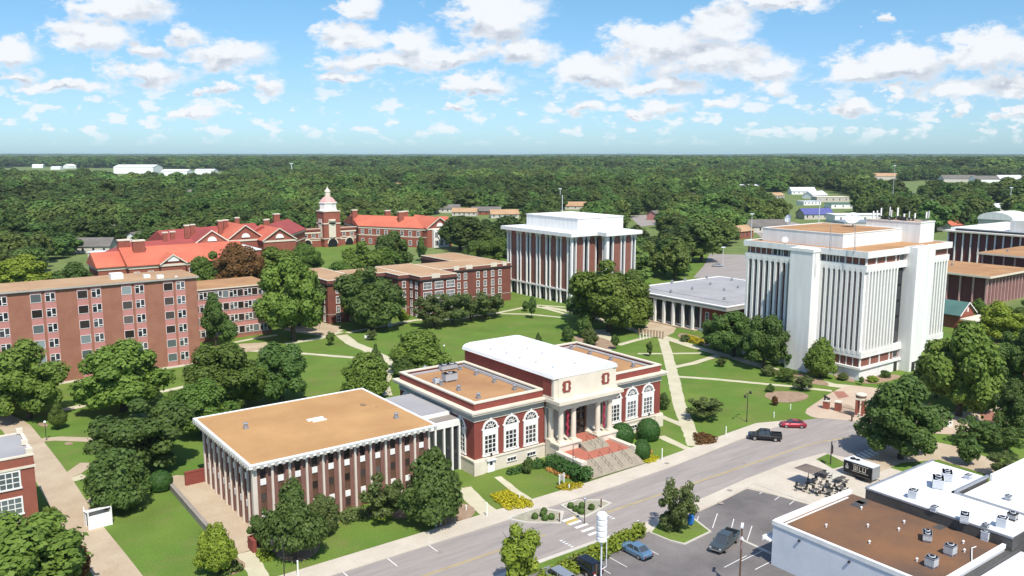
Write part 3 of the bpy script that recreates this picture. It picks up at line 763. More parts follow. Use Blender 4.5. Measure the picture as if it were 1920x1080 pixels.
# plaza in front of the gate
pz = MB()
pz.sheet(closed_smooth(poly_px((1505, 772), (1535, 752), (1560, 735), (1590, 722), (1650, 728), (1700, 740), (1760, 775), (1840, 770), (1930, 745), (1960, 790), (1860, 815), (1760, 815), (1700, 806), (1620, 792), (1560, 786), (1525, 784)), 1), 0.034)
struct('plaza', pz, 'plaza')
pq = MB(); pq.sheet(poly_px((1562, 734), (1582, 734), (1592, 744), (1572, 748)), 0.040); pq.sheet(poly_px((1835, 775), (1858, 770), (1885, 785), (1850, 795)), 0.040)
pq.sheet(poly_px((1880, 690), (1960, 700), (1960, 720), (1890, 708)), 0.038); pq.sheet(poly_px((1790, 660), (1850, 640), (1900, 650), (1850, 670)), 0.036)
struct('brick_walk', pq, 'red_pavers')
# terrace before the columned hall
at = MB(); at.sheet(poly_px((1200, 622), (1222, 600), (1268, 615), (1262, 625), (1242, 634)), 0.041); struct('terrace', at, 'pavers')
# parking lot and side streets beyond the towers
pl = MB(); pl.sheet(poly_px((1330, 476), (1400, 478), (1480, 500), (1470, 520), (1400, 530), (1300, 520), (1320, 498)), 0.02)
pl.sheet(poly_px((1405, 425), (1470, 412), (1540, 430), (1500, 450), (1430, 448)), 0.02)
pl.sheet(poly_px((1180, 405), (1240, 400), (1260, 418), (1200, 425)), 0.02)
struct('parking_lot', pl, 'asphalt')
# mulch beds
mu = MB()
def bed(px, z=0.045): mu.sheet(closed_smooth(pp(px), 2), z)
bed([(505, 1040), (560, 1060), (605, 1030), (590, 1005), (520, 1010)])
bed([(600, 990), (660, 970), (760, 975), (790, 962), (700, 950), (610, 968)])
bed([(790, 985), (850, 990), (900, 960), (870, 940), (800, 960)], 0.047)
bed([(1430, 745), (1470, 758), (1520, 748), (1510, 735), (1440, 733)])
bed([(1060, 630), (1120, 655), (1165, 655), (1130, 630)], 0.046)
bed([(380, 1060), (430, 1085), (470, 1060), (430, 1040)])
bed([(1440, 700), (1500, 716), (1560, 726), (1545, 712), (1460, 690)], 0.048)
bed([(118, 832), (128, 836), (140, 832), (130, 828)]); bed([(68, 797), (88, 802), (92, 796), (75, 792)])
bed([(1265, 632), (1330, 652), (1340, 642), (1280, 622)]); bed([(1600, 716), (1640, 722), (1700, 706), (1660, 700)])
bed([(1560, 706), (1605, 720), (1600, 708), (1565, 698)], 0.049)
struct('mulch_bed', mu, 'mulch')
# ------------------------------------------------------------------ windows
def frame_mesh(wd, h, cols, rows, fr=0.12, mun=0.05, m='white_paint', dep=0.09, sill=True, transom=None):
    mb = MB(); a = wd / 2
    mb.box(-a - fr, -a, -dep, 0.02, 0, h); mb.box(a, a + fr, -dep, 0.02, 0, h)
    mb.box(-a - fr, a + fr, -dep, 0.02, h, h + fr); mb.box(-a - fr - (0.08 if sill else 0), a + fr + (0.08 if sill else 0), -dep - (0.08 if sill else 0), 0.02, -fr, 0)
    for i in range(1, cols):
        x = -a + wd * i / cols; mb.box(x - mun / 2, x + mun / 2, -dep + 0.03, -0.02, 0, h)
    for j in range(1, rows):
        z = h * j / rows; mb.box(-a, a, -dep + 0.035, -0.025, z - mun / 2, z + mun / 2)
    if transom: mb.box(-a, a, -dep, -0.02, transom[0], transom[1])
    return mb.mesh('window', m)
def pane_mesh(wd, h, m='glass', y=-0.03):
    mb = MB(); mb.box(-wd / 2, wd / 2, y, 0.01, 0, h)
    return mb.mesh('pane', m)
def arch_pts(a, z0, n=10): return [(a * math.cos(PI * i / n), z0 + a * math.sin(PI * i / n)) for i in range(n + 1)]
def arch_window():
    """tall round-headed sash 2.3 m wide and 5.4 m high with a fanlight over a white panel"""
    mb = MB(); a, z1 = 1.15, 4.15
    mb.box(-a - 0.32, -a, -0.16, 0.02, -0.1, z1); mb.box(a, a + 0.32, -0.16, 0.02, -0.1, z1)
    o = arch_pts(a + 0.32, z1); i_ = arch_pts(a, z1)
    for k in range(10):
        q = [o[k], o[k + 1], i_[k + 1], i_[k]]
        v = [(p[0], -0.16, p[1]) for p in q] + [(p[0], 0.02, p[1]) for p in q]
        mb.add(v, [(0, 1, 2, 3), (0, 4, 5, 1), (1, 5, 6, 2), (2, 6, 7, 3), (3, 7, 4, 0), (7, 6, 5, 4)])
    mb.box(-0.16, 0.16, -0.26, 0.02, z1 + a + 0.05, z1 + a + 0.62)              # keystone
    mb.box(-a - 0.5, -a - 0.28, -0.2, 0.02, z1 - 0.15, z1 + 0.12); mb.box(a + 0.28, a + 0.5, -0.2, 0.02, z1 - 0.15, z1 + 0.12)
    mb.box(-a - 0.4, a + 0.4, -0.24, 0.02, -0.34, -0.1)                          # sill
    mb.box(-a, a, -0.10, 0.0, 3.0, z1 - 0.05)                                    # white panel under the fan
    mb.box(-a, a, -0.10, 0.0, 0.0, 0.16); mb.box(-a, -a + 0.14, -0.1, 0, 0, 3.0); mb.box(a - 0.14, a, -0.1, 0, 0, 3.0)
    for x in (-0.40, 0.40): mb.box(x - 0.07, x + 0.07, -0.09, 0, 0.16, 3.0)
    for z in (0.85, 1.58, 2.3): mb.box(-a + 0.14, a - 0.14, -0.085, 0, z - 0.05, z + 0.05)
    for k in range(1, 6):                                                        # fan bars
        t = PI * k / 6
        mb.tube((0.25 * math.cos(t), -0.06, z1 + 0.25 * math.sin(t)), (1.15 * math.cos(t), -0.06, z1 + 1.15 * math.sin(t)), 0.055, 4)
    rr = [(0.62 * math.cos(PI * k / 8), z1 + 0.62 * math.sin(PI * k / 8)) for k in range(9)]
    for p, q in zip(rr[:-1], rr[1:]): mb.tube((p[0], -0.06, p[1]), (q[0], -0.06, q[1]), 0.06, 4)
    pn = MB(); pn.box(-a, a, -0.04, 0.0, 0.0, z1)
    pts = arch_pts(a, z1)
    pn.add([(p[0], -0.04, p[1]) for p in pts] + [(p[0], 0.0, p[1]) for p in pts], [tuple(range(10, -1, -1))[::-1]])
    return mb.mesh('window', 'white_paint'), pn.mesh('pane', 'glass')
L_ROT = -PI / 2                                  # a piece made to face the road turned to face the west
VENT = MB(); VENT.cyl(0, 0, 0, 0.45, 0.16, 8); VENT.cyl(0, 0, 0.45, 0.7, 0.3, 8, 0.12)
VENT_M = VENT.mesh('vent', 'metal_white')
VB = MB(); VB.box(-0.35, 0.35, -0.3, 0.3, 0, 0.35); VB.cyl(0, 0, 0.35, 0.8, 0.28, 10); VB.cyl(0, 0, 0.8, 0.95, 0.42, 10, 0.2)
VENTB_M = VB.mesh('vent', 'metal_grey')

# ------------------------------------------------------------------ the domed-window brick hall with the portico
H = thing('brick_hall', 'red brick classical hall with tall arched windows, white columned portico and white roofed centre block', 'hall', (91, 105, 0))
for (x0, x1, a, b) in ((69.95, 84.2, .1, 0), (97.6, 112.05, 0, .1)):
    mb = MB(); mb.box(x0, x1, 104.95, 129.35, -0.2, 2.2); mb.box(x0 - a, x1 + b, 104.85, 129.45, 2.2, 2.42)
    xx = 69.9 if a else 110.1; mb.box(xx, xx + 2, 104.7, 104.95, -0.2, 2.2); mb.build('basement', 'limestone', H)
mb = MB(); mb.box(70.3, 84.2, 105.3, 129, 2.42, 8.8); mb.box(97.6, 111.7, 105.3, 129, 2.42, 8.8)
mb.box(84.2, 97.6, 105.2, 129.1, -0.2, 13.95)
hall_wall = mb.build('wall', 'brick_hall', H)
def ring(mb, x0, x1, y0, y1, z0, z1, t, mi=0):
    mb.box(x0, x1, y0, y0 + t, z0, z1, mi); mb.box(x0, x1, y1 - t, y1, z0, z1, mi)
    mb.box(x0, x0 + t, y0 + t, y1 - t, z0, z1, mi); mb.box(x1 - t, x1, y0 + t, y1 - t, z0, z1, mi)
for (x0, x1) in ((70.3, 84.15), (97.65, 111.7)):
    mb = MB(); mb.box(x0 - (0.1 if x0 < 80 else 0), x1 + (0.1 if x1 > 100 else 0), 105.2, 129.1, 8.8, 9.55)
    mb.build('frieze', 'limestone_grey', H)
for (x0, x1, a, b) in ((70.3, 84.15, 1, 0), (97.65, 111.7, 0, 1)):
    mb = MB()
    for (o, z0, z1) in ((0.35, 9.55, 9.8), (0.85, 9.8, 10.12), (1.0, 10.12, 10.4)):
        mb.box(x0 - o * a, x1 + o * b, 105.3 - o, 129 + o, z0, z1)
    mb.box(x0 - 0.16 * a, x1 + 0.16 * b, 105.14, 129.16, 8.62, 8.80)
    mb.build('cornice', 'limestone', H)
for (x0, x1, y0, y1) in ((70.3, 84.15, 70.2, 84.1), (97.65, 111.7, 97.7, 111.8)):
    mb = MB(); ring(mb, x0, x1, 105.3, 129, 10.4, 11.5, 0.45); pq_ = mb.build('parapet', 'brick_hall', H)
    mb = MB(); ring(mb, y0, y1, 105.2, 129.1, 11.5, 11.72, 0.7); mb.build('coping', 'limestone', pq_)
mb = MB(); mb.box(70.75, 83.7, 105.75, 128.55, 10.4, 10.98); rfl = mb.build('roof', 'roof_tan', H)
mb = MB(); mb.box(98.1, 111.25, 105.75, 128.55, 10.4, 10.98); rfr = mb.build('roof', 'roof_tan', H)
mb = MB(); ring(mb, 70.78, 83.68, 105.78, 128.52, 10.985, 11.15, 0.9); mb.box(83.0, 83.69, 106, 128.4, 10.99, 11.3)
mb.build('flashing', 'grey_membrane', rfl)
mb = MB(); ring(mb, 98.12, 111.22, 105.78, 128.52, 10.985, 11.15, 0.9); mb.build('flashing', 'grey_membrane', rfr)
for (x, y) in ((797, 695), (827, 722), (860, 732), (897, 747), (927, 717), (893, 703), (965, 731), (862, 694)):
    X, Y = P(x, y, 11); put('vent', VENTB_M, rfl, (X, Y, 10.98))
for (x, y) in ((1071, 655), (1106, 664), (1145, 675), (1187, 688)):
    X, Y = P(x, y, 11); put('vent', VENTB_M, rfr, (X, Y, 10.98))
mb = MB(); mb.extr([(83.75, 13.9), (83.95, 14.45), (84.5, 14.8), (85.5, 14.98), (96.3, 14.98), (97.3, 14.8), (97.85, 14.45), (98.05, 13.9)], 'y', 102.35, 129.4)
cbr = mb.build('roof', 'white_membrane', H)
for (x, y) in ((715, 125), (820, 155), (910, 185), (1015, 215), (1130, 250), (855, 95), (960, 125), (1060, 155), (1160, 185), (1280, 222)):
    X, Y = P(720 + x / 3.556, 620 + y / 3.556, 15); put('vent', VENT_M, cbr, (X, Y, 14.97))
# attic front over the portico
mb = MB(); mb.box(84.0, 97.8, 102.55, 105.2, 10.4, 14.0); mb.box(84.9, 96.9, 102.4, 102.55, 10.6, 14.2)
mb.box(83.85, 97.95, 102.3, 105.2, 10.4, 10.75)
mb.build('attic', 'limestone', H)
for x in (83.92, 97.8): mb = MB(); mb.box(x, x + 0.08, 103.1, 105.2, 10.9, 13.7); mb.build('attic_brick', 'brick_hall', H)
for x in (86.6, 95.2):
    mb = MB(); mb.box(x - 0.72, x + 0.72, 102.3, 102.4, 11.35, 13.25); mb.box(x - 0.9, x + 0.9, 102.32, 102.4, 11.7, 12.15); mb.box(x - 0.9, x + 0.9, 102.32, 102.4, 12.5, 12.95)
    ct = mb.build('cartouche', 'brick_hall', H)
    mb = MB(); mb.box(x - 0.24, x + 0.24, 102.22, 102.31, 11.7, 12.9); mb.build('shield', 'limestone', ct)
# portico
mb = MB()
mb.box(84.5, 97.2, 101.5, 103.5, 8.75, 9.55); mb.box(84.2, 97.5, 101.1, 103.9, 9.55, 9.85); mb.box(83.7, 97.95, 100.7, 104.3, 9.85, 10.4)
mb.box(84.5, 86.2, 103.5, 105.2, 8.75, 9.55); mb.box(95.4, 97.3, 103.5, 105.2, 8.75, 9.55)
mb.build('entablature', 'limestone', H)
for (x0, x1) in ((84.3, 88.95), (92.75, 97.5)):
    mb = MB(); mb.box(x0, x1, 101.35, 105.0, -0.2, 3.0); mb.box(x0 - .15, x1 + .15, 101.2, 103.4, 2.75, 3.02); mb.build('pedestal', 'limestone', H)
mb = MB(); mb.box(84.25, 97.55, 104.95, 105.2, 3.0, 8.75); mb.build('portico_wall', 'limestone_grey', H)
mb = MB(); mb.box(88.6, 88.95, 104.7, 105.0, 2.6, 8.2); mb.box(92.75, 93.1, 104.7, 105.0, 2.6, 8.2); mb.box(88.6, 93.1, 104.7, 105, 8.2, 8.6)
for x in (89.9, 91.8): mb.box(x - 0.08, x + 0.08, 104.82, 105.0, 2.6, 8.2)
for z in (4.9, 6.6): mb.box(88.95, 92.75, 104.82, 105.0, z - 0.12, z + 0.12)
dr = mb.build('entrance', 'iron_brown', H)
mb = MB(); mb.box(88.95, 92.75, 104.9, 104.99, 2.6, 8.2); mb.build('pane', 'glass', dr)
COL = MB(); COL.box(-0.62, 0.62, -0.62, 0.62, 0, 0.18); COL.lathe(0, 0, [(0.58, 0.18), (0.58, 0.36), (0.46, 0.42), (0.46, 1.2), (0.45, 3.0), (0.40, 5.2), (0.46, 5.25), (0.46, 5.4), (0.56, 5.5)], 18); COL.box(-0.6, 0.6, -0.6, 0.6, 5.5, 5.74)
cm = COL.mesh('column', 'limestone')
for (x, y) in ((85.4, 102.3), (88.1, 102.3), (93.5, 102.3), (96.2, 102.3)): put('column', cm, H, (x, y, 3.02))
for (x, y) in ((84.9, 104.3), (96.9, 104.3)): put('column', cm, H, (x, y, 3.02))
# steps
mb = MB(); n = 11
for k in range(n):
    z1 = 0.12 + (1.75 - 0.12) * (k + 1) / n
    mb.box(83.9, 95.3, 92.8 + 3.3 * k / n, 96.2, (z1 - 0.15) if k else 0.1, z1)
stp = mb.build('steps', 'stone_steps', H)
mb = MB(); n = 6
for k in range(n):
    z1 = 1.76 + 0.9 * (k + 1) / n
    mb.box(88.4, 93.2, 98.9 + 2.0 * k / n, 101.2, z1 - 0.16, z1)
mb.build('steps', 'stone_steps', H)
mb = MB(); mb.box(84.5, 95.2, 96.2, 101.4, 0.0, 1.75); mb.build('terrace', 'red_tile', H)
mb = MB(); mb.box(88.95, 92.75, 101.2, 105.0, 1.5, 2.66); mb.build('landing', 'red_tile', H)
for (x0, x1, h_) in ((83.6, 84.5, 2.2), (95.2, 96.1, 2.45)):
    mb = MB(); mb.box(x0, x1, 95.8, 101.4, -0.1, 2.15); mb.box(x0 - .15, x1 + .15, 94.9, 95.9, -0.1, h_); mb.build('cheek_wall', 'limestone', H)
for x in (86.2, 88.4, 90.6, 92.8):
    mb = MB(); mb.tube((x, 93.1, 1.0), (x, 96.3, 2.65), 0.03, 5)
    for k in range(5): yy = 93.15 + 0.78 * k; mb.tube((x, yy, 0.12 + 0.51 * (yy - 93)), (x, yy, 1.02 + 0.516 * (yy - 93.1)), 0.025, 5)
    mb.build('handrail', 'metal_dark', H)
for x in (90.0, 91.6):
    mb = MB(); mb.tube((x, 98.8, 2.7), (x, 101.2, 3.6), 0.03, 5)
    for k in range(3): mb.tube((x, 98.9 + 1.1 * k, 1.76 + 0.42 * k), (x, 98.9 + 1.1 * k, 2.72 + 0.42 * k), 0.025, 5)
    mb.build('handrail', 'metal_dark', H)
AW, AP = arch_window()
for x in (73.3, 77.4, 81.4, 100.3, 104.4, 108.5): put('window', AW, H, (x, 105.3, 2.95), 0, (('pane', AP),))
for y in (109.1, 114.1, 121.4, 126.6): put('window', AW, H, (70.3, y, 2.95), L_ROT, (('pane', AP),))
bwm = frame_mesh(1.7, 0.55, 3, 1, 0.08, 0.05); bwp = pane_mesh(1.7, 0.55)
for x in (77.3, 81.3, 100.5, 104.6, 108.6): put('window', bwm, H, (x, 104.95, 0.95), 0, (('pane', bwp),))
for y in (110.5, 113.5): put('window', bwm, H, (69.95, y, 0.9), L_ROT, (('pane', bwp),))
mb = MB(); mb.box(72.55, 73.85, 104.82, 104.95, 0, 1.95); mb.box(72.35, 74.05, 104.5, 104.95, 1.95, 2.1)
dd = mb.build('door', 'white_plain', H)
mb = MB(); mb.box(72.95, 73.45, 104.79, 104.83, 1.15, 1.7); mb.build('pane', 'glass', dd)
for x in (73.3, 108.6):
    mb = MB(); mb.tube((x, 105.3, 2.75), (x, 104.95, 2.85), 0.04, 5); mb.lathe(x, 104.9, [(0.08, 2.6), (0.17, 2.72), (0.17, 3.0), (0.06, 3.12)], 8)
    mb.build('wall_lamp', 'metal_dark', H)
# cupola-free plant on the wing roof
def roof_unit(label, x, y, z, sx, sy, sz, rz=0, m='metal_grey', group=None, fans=1):
    t = thing('air_conditioner', label, 'air conditioner', (x, y, z), rz, group)
    mb = MB(); mb.box(-sx / 2, sx / 2, -sy / 2, sy / 2, 0.18, sz); mb.box(-sx / 2 - 0.05, sx / 2 + 0.05, -sy / 2 - 0.05, sy / 2 + 0.05, sz - 0.12, sz)
    for a in (-1, 1): mb.box(a * sx * 0.4 - 0.08, a * sx * 0.4 + 0.08, -sy / 2, sy / 2, 0, 0.18)
    mb.build('casing', m, t, local=True)
    mb = MB()
    for k in range(int(sz / 0.16) - 2): mb.box(-sx / 2 - 0.03, sx / 2 + 0.03, -sy / 2 - 0.03, sy / 2 + 0.03, 0.3 + 0.16 * k, 0.37 + 0.16 * k)
    mb.build('louvre', 'pale_louvre', t, local=True)
    for k in range(fans):
        mb = MB(); fx = (k - (fans - 1) / 2) * sx / fans; r = 0.36 * min(sx / fans, sy)
        mb.cyl(fx, 0, sz, sz + 0.1, r, 12); mb.cyl(fx, 0, sz + 0.1, sz + 0.13, r * 0.8, 12, mi=1)
        mb.build('fan', ['metal_white', 'black'], t, local=True)
    return t
X, Y = P(843, 714, 11); roof_unit('grey louvred air handler in the middle of the brick hall west wing roof', X, Y, 10.98, 2.4, 1.4, 1.5)
X, Y = P(840, 693, 11); roof_unit('long pale air handler at the back edge of the brick hall west wing roof', X, Y, 10.98, 3.2, 1.2, 1.1, fans=2)
X, Y = P(818, 719, 11); roof_unit('small white condenser left of the grey air handler on the west wing roof', X, Y, 10.98, 0.9, 0.9, 0.9, m='metal_white')
for x, s in ((86.75, 'left'), (94.85, 'right')):
    mb = MB(); n = 16; v = []
    for k in range(n + 1):
        z = 3.9 + 4.3 * k / n; wv = 0.10 * math.sin(k * 1.5)
        for xx, yy in ((-0.24, 0), (0.24, 0), (0.24, 0.06), (-0.24, 0.06)): v.append((x + xx + wv, 102.15 + yy + 0.08 * math.sin(k * 0.9), z))
    f = [(4 * k + i, 4 * k + (i + 1) % 4, 4 * k + 4 + (i + 1) % 4, 4 * k + 4 + i) for k in range(n) for i in range(4)] + [(3, 2, 1, 0), (4 * n, 4 * n + 1, 4 * n + 2, 4 * n + 3)]
    mb.add(v, f)
    b = mb.build('banner', 'crimson')
    tagit(b, 'dark crimson banner hanging between the %s pair of portico columns' % s, 'banner', 'banners of the portico')

# ------------------------------------------------------------------ the flat gold-roofed annex
A = thing('office_annex', 'low brown brick block with cream fins and flat golden roof, left of the classical hall', 'office building', (49, 117, 0))
mb = MB(); mb.box(34.45, 63.1, 104.3, 129.3, 9.35, 9.75); roofA_f = mb.build('fascia', 'white_concrete', A)
mb = MB()
for k in range(29): x = 34.95 + k * 0.98; mb.box(x, x + 0.42, 104.12, 104.25, 9.22, 9.7)
for k in range(26): y = 104.7 + k * 0.96; mb.box(34.32, 34.45, y, y + 0.42, 9.22, 9.7)
mb.build('fascia_panel', 'limestone_grey', A)
mb = MB(); ring(mb, 34.45, 63.1, 104.25, 129.3, 9.75, 9.93, 0.4); mb.build('coping', 'white_concrete', A)
mb = MB(); mb.box(34.85, 62.7, 104.65, 128.9, 9.75, 9.84); ra = mb.build('roof', 'roof_gold', A)
for (x, y, m_) in ((461, 803, 0), (743, 784, 0)):
    X, Y = P(x, y, 9.9); put('vent', VENTB_M, ra, (X, Y, 9.84))
X, Y = P(591, 786, 9.9)
mb = MB(); mb.box(X - 1.3, X + 1.3, Y - 0.35, Y + 0.35, 9.84, 10.05); mb.box(X - 0.8, X + 1.4, Y - 1.15, Y - 0.85, 9.84, 9.98); mb.build('skylight', 'white_plain', ra)
X, Y = P(681, 759, 9.9)
mb = MB(); mb.box(X - 0.35, X + 0.35, Y - 0.5, Y + 0.5, 9.84, 9.98); mb.box(X + 1.1, X + 1.6, Y - 2.2, Y - 2.0, 9.84, 9.88); mb.build('hatch', 'wood', ra)
mb = MB(); mb.box(35.55, 61.9, 105.35, 128.5, -0.2, 9.35); mb.build('core', 'brown_panel', A)
FX = [35.35 + 2.417 * k for k in range(12)]
FY = [105.05 + 2.43 * k for k in range(10)]
mb = MB()
for a, b in zip(FX[:-1], FX[1:]):
    mb.box(a + 0.15, a + 0.80, 105.17, 105.36, -0.2, 9.35); mb.box(b - 0.80, b - 0.15, 105.17, 105.36, -0.2, 9.35)
for a, b in zip(FY[:-1], FY[1:]):
    mb.box(35.37, 35.56, a + 0.15, a + 0.80, -0.2, 9.35); mb.box(35.37, 35.56, b - 0.80, b - 0.15, -0.2, 9.35)
mb.build('brick_pier', 'brick_annex', A)
fm = MB(); fm.box(-0.15, 0.15, -0.24, 0.2, -0.2, 9.35); FM = fm.mesh('fin', 'cream_fin')
for k, x in enumerate(FX[1:]): put('fin', FM, A, (x, 105.17, 0))
for y in FY[1:]: put('fin', FM, A, (35.37, y, 0), L_ROT)
mb = MB(); mb.box(35.0, 35.62, 104.82, 105.42, -0.2, 9.35); mb.build('corner_pier', 'cream_fin', A)
spm = MB(); spm.box(-0.41, 0.41, -0.12, 0.0, 0, 0.85); SPM = spm.mesh('spandrel', 'white_concrete')
wm1 = frame_mesh(0.78, 1.75, 1, 2, 0.05, 0.05, 'brown_panel', 0.07, False); wp1 = pane_mesh(0.78, 1.75, 'glass_brown')
wm2 = frame_mesh(0.78, 1.05, 1, 1, 0.05, 0.05, 'brown_panel', 0.07, False); wp2 = pane_mesh(0.78, 1.05, 'glass_brown')
for a, b in zip(FX[:-1], FX[1:]):
    x = (a + b) / 2
    for z in (6.55, 1.95): put('spandrel', SPM, A, (x, 105.35, z))
    put('window', wm1, A, (x, 105.35, 7.5), 0, (('pane', wp1),)); put('window', wm2, A, (x, 105.35, 4.3), 0, (('pane', wp2),)); put('window', wm2, A, (x, 105.35, 0.6), 0, (('pane', wp2),))
for a, b in zip(FY[:-1], FY[1:]):
    y = (a + b) / 2
    for z in (6.55, 2.6): put('spandrel', SPM, A, (35.55, y, z), L_ROT)
    put('window', wm1, A, (35.55, y, 7.5), L_ROT, (('pane', wp1),)); put('window', wm2, A, (35.55, y, 4.3), L_ROT, (('pane', wp2),)); put('window', wm2, A, (35.55, y, 0.8), L_ROT, (('pane', wp2),))
# glazed link between the annex and the hall
K = thing('glazed_link', 'white framed glazed link with tall dark panes joining the annex to the brick hall', 'link building', (66, 115, 0))
mb = MB(); mb.box(61.65, 69.9, 108.6, 124, 7.4, 8.4); mb.box(63.2, 69.8, 111.5, 124, 8.4, 9.0)
for x in (63.2, 65.3, 66.9, 68.4, 69.75): mb.box(x - 0.14, x + 0.14, 108.6, 109.0, -0.1, 7.4)
mb.build('frame', 'white_paint', K)
mb = MB(); mb.box(61.7, 69.85, 108.95, 123.8, -0.2, 7.4); mb.build('glazing', 'glass', K)
mb = MB(); mb.box(63.4, 69.6, 111.7, 123.8, 9.0, 9.06); mb.build('roof', 'grey_membrane', K)
mb = MB(); mb.box(63.2, 69.7, 109.0, 111.4, 8.4, 8.46); mb.build('roof', 'concrete_dark', K)
# low walls of the sunken court
def wall_thing(name, label, mb, m): return tagit(mb.build(name, m), label, 'wall')
mb = MB(); mb.box(30.0, 30.5, 100.5, 130, -0.2, 0.9); mb.box(29.95, 30.55, 100.4, 130.1, 0.9, 1.02)
wall_thing('garden_wall', 'long low brown brick wall beside the court left of the annex', mb, 'concrete_dark')
mb = MB(); mb.box(32.4, 35.3, 127.6, 128.1, -0.2, 2.0); mb.box(32.3, 35.35, 127.55, 128.15, 2.0, 2.12)
wall_thing('garden_wall', 'short red brick wall joining the annex back corner', mb, 'brick_hall')
mb = MB(); mb.box(33.2, 35.0, 101.4, 101.9, -0.2, 1.6); mb.box(33.0, 33.5, 100.0, 101.9, -0.2, 1.6)
wall_thing('garden_wall', 'small red brick wall at the front corner of the annex court', mb, 'brick_hall')

# ------------------------------------------------------------------ dormitory: tall block
D = thing('dormitory', 'six storey pinkish brick dormitory with paired windows and pink panels, at the left edge', 'dormitory', (20, 210, 0))
mb = MB(); mb.box(-32, 57.0, 203.4, 216.6, -0.3, 21.0); mb.build('wall', 'brick_dorm', D)
mb = MB(); mb.box(-32.4, 57.5, 202.9, 217.0, 21.0, 21.35); mb.build('eaves', 'limestone_grey', D)
mb = MB(); mb.box(-32.3, 57.4, 203.0, 216.9, 21.35, 21.45); rd = mb.build('roof', 'roof_buff', D)
for (x, y, sx) in ((218, 522, 2.6), (275, 520, 1.4), (300, 521, 1.4), (330, 519, 0.5)):
    X, Y = P(x, y, 21.5); mb = MB(); mb.box(X - sx / 2, X + sx / 2, Y - sx / 2, Y + sx / 2, 21.45, 21.45 + 0.5 * sx); mb.build('roof_hatch', 'white_concrete', rd)
mb = MB(); mb.box(-32, 57.1, 203.25, 203.4, -0.3, 0.45); mb.build('plinth', 'limestone', D)
dpan = MB(); dpan.box(-1.12, 1.12, -0.07, 0.0, 0.45, 20.9); DP = dpan.mesh('infill_panel', 'pink_panel')
wa = frame_mesh(1.95, 1.7, 1, 1, 0.07, 0.05, 'white_paint', 0.14, False); pa = pane_mesh(1.95, 1.7, 'glass_brown', -0.09); 
def casement(wd, h):
    mb = MB(); a = wd / 2
    mb.box(-a - 0.07, -a, -0.14, 0, 0, h); mb.box(a, a + 0.09, -0.14, 0, 0, h); mb.box(-a, a, -0.14, 0, h, h + 0.08); mb.box(-a, a, -0.14, 0, -0.08, 0)
    mb.box(-0.06, 0.12, -0.15, -0.08, 0, h); mb.box(-a, -0.06, -0.13, -0.08, h * 0.72, h * 0.8); mb.box(0.12, a, -0.13, -0.08, h * 0.18, h * 0.27)
    return mb.mesh('window', 'white_paint')
wb = casement(1.75, 1.75); pb = pane_mesh(1.75, 1.75, 'glass', -0.09); pbb = pane_mesh(1.95, 1.7, 'glass_blind', -0.09)
rr = random.Random(8)
for bay in range(-1, 5):
    x0 = 22.3 + 9.04 * (bay - 1) - 0.0
    for (dx, wm_, kind) in ((1.1, wa, 0), (3.85, wb, 1)):
        put('infill_panel', DP, D, (x0 + dx, 203.4, 0))
        for k in range(6):
            z = 18.55 - 3.36 * k
            pn = pb if kind else (pbb if rr.random() < 0.3 else pa)
            put('window', wm_, D, (x0 + dx, 203.4, z), 0, (('pane', pn),))
# lower wing of the dormitory
D2 = thing('dormitory_wing', 'four storey pink panelled dormitory wing with long window rows behind the tall dormitory', 'dormitory', (70, 234, 0))
mb = MB(); mb.box(48, 83.4, 227.4, 242, -0.3, 14.0); mb.build('wall', 'brick_dorm', D2)
mb = MB(); mb.box(47.6, 83.9, 226.9, 242.5, 14.0, 14.35); mb.build('eaves', 'limestone', D2)
mb = MB(); mb.box(47.7, 83.8, 227.0, 242.4, 14.35, 14.45); mb.build('roof', 'roof_tan', D2)
mb = MB(); mb.box(59, 82.9, 227.3, 227.4, 0.9, 13.8); mb.build('infill_panel', 'pink_panel', D2)
w3 = casement(1.9, 1.85); p3 = pane_mesh(1.9, 1.85, 'glass', -0.09); w4 = frame_mesh(1.5, 1.85, 1, 1, 0.08, 0.05, 'white_paint', 0.14, False); p4 = pane_mesh(1.5, 1.85, 'glass_brown', -0.09); p4b = pane_mesh(1.5, 1.85, 'glass_blind', -0.09)
for k in range(4):
    z = 11.55 - 3.4 * k
    for j in range(6):
        x = 61.2 + 4.0 * j
        put('window', w3, D2, (x, 227.3, z), 0, (('pane', p3),))
        put('window', w4, D2, (x + 1.95, 227.3, z), 0, (('pane', p4b if rr.random() < 0.3 else p4),))

# ------------------------------------------------------------------ old hall of dark red brick
O = thing('old_hall', 'long dark red brick hall with white sash windows and tan flat roofs behind the lawn', 'hall', (135, 240, 0))
mb = MB()
mb.box(102, 112.5, 230.2, 258, -0.3, 11.5); mb.box(112.5, 128.0, 236, 248, -0.3, 11.5); mb.box(128.0, 141.2, 220.6, 250, -0.3, 11.5)
mb.box(141.2, 170.2, 231.5, 247, -0.3, 11.5); mb.box(156, 170.0, 247, 268, -0.3, 11.5); mb.box(124.2, 128.0, 227.5, 236, -0.3, 11.5)
mb.build('wall', 'brick_old', O)
OB = [(102, 112.5, 230.2, 258), (112.5, 128.0, 236, 248), (128.0, 141.2, 220.6, 250), (141.2, 170.2, 231.5, 247), (156, 170.0, 247, 268), (124.2, 128.0, 227.5, 236)]
mb = MB()
for i, (a, b, c, d) in enumerate(OB): mb.box(a - 0.35, b + 0.35, c - 0.35, d + 0.35, 11.5 + i * 0.004, 11.95 + i * 0.004)
mb.build('cornice', 'metal_dark', O)
mb = MB()
for i, (a, b, c, d) in enumerate(OB): mb.box(a - 0.02, b + 0.02, c - 0.02, d + 0.02, 11.97, 12.85 + i * 0.004)
mb.build('parapet', 'brick_old', O)
mb = MB()
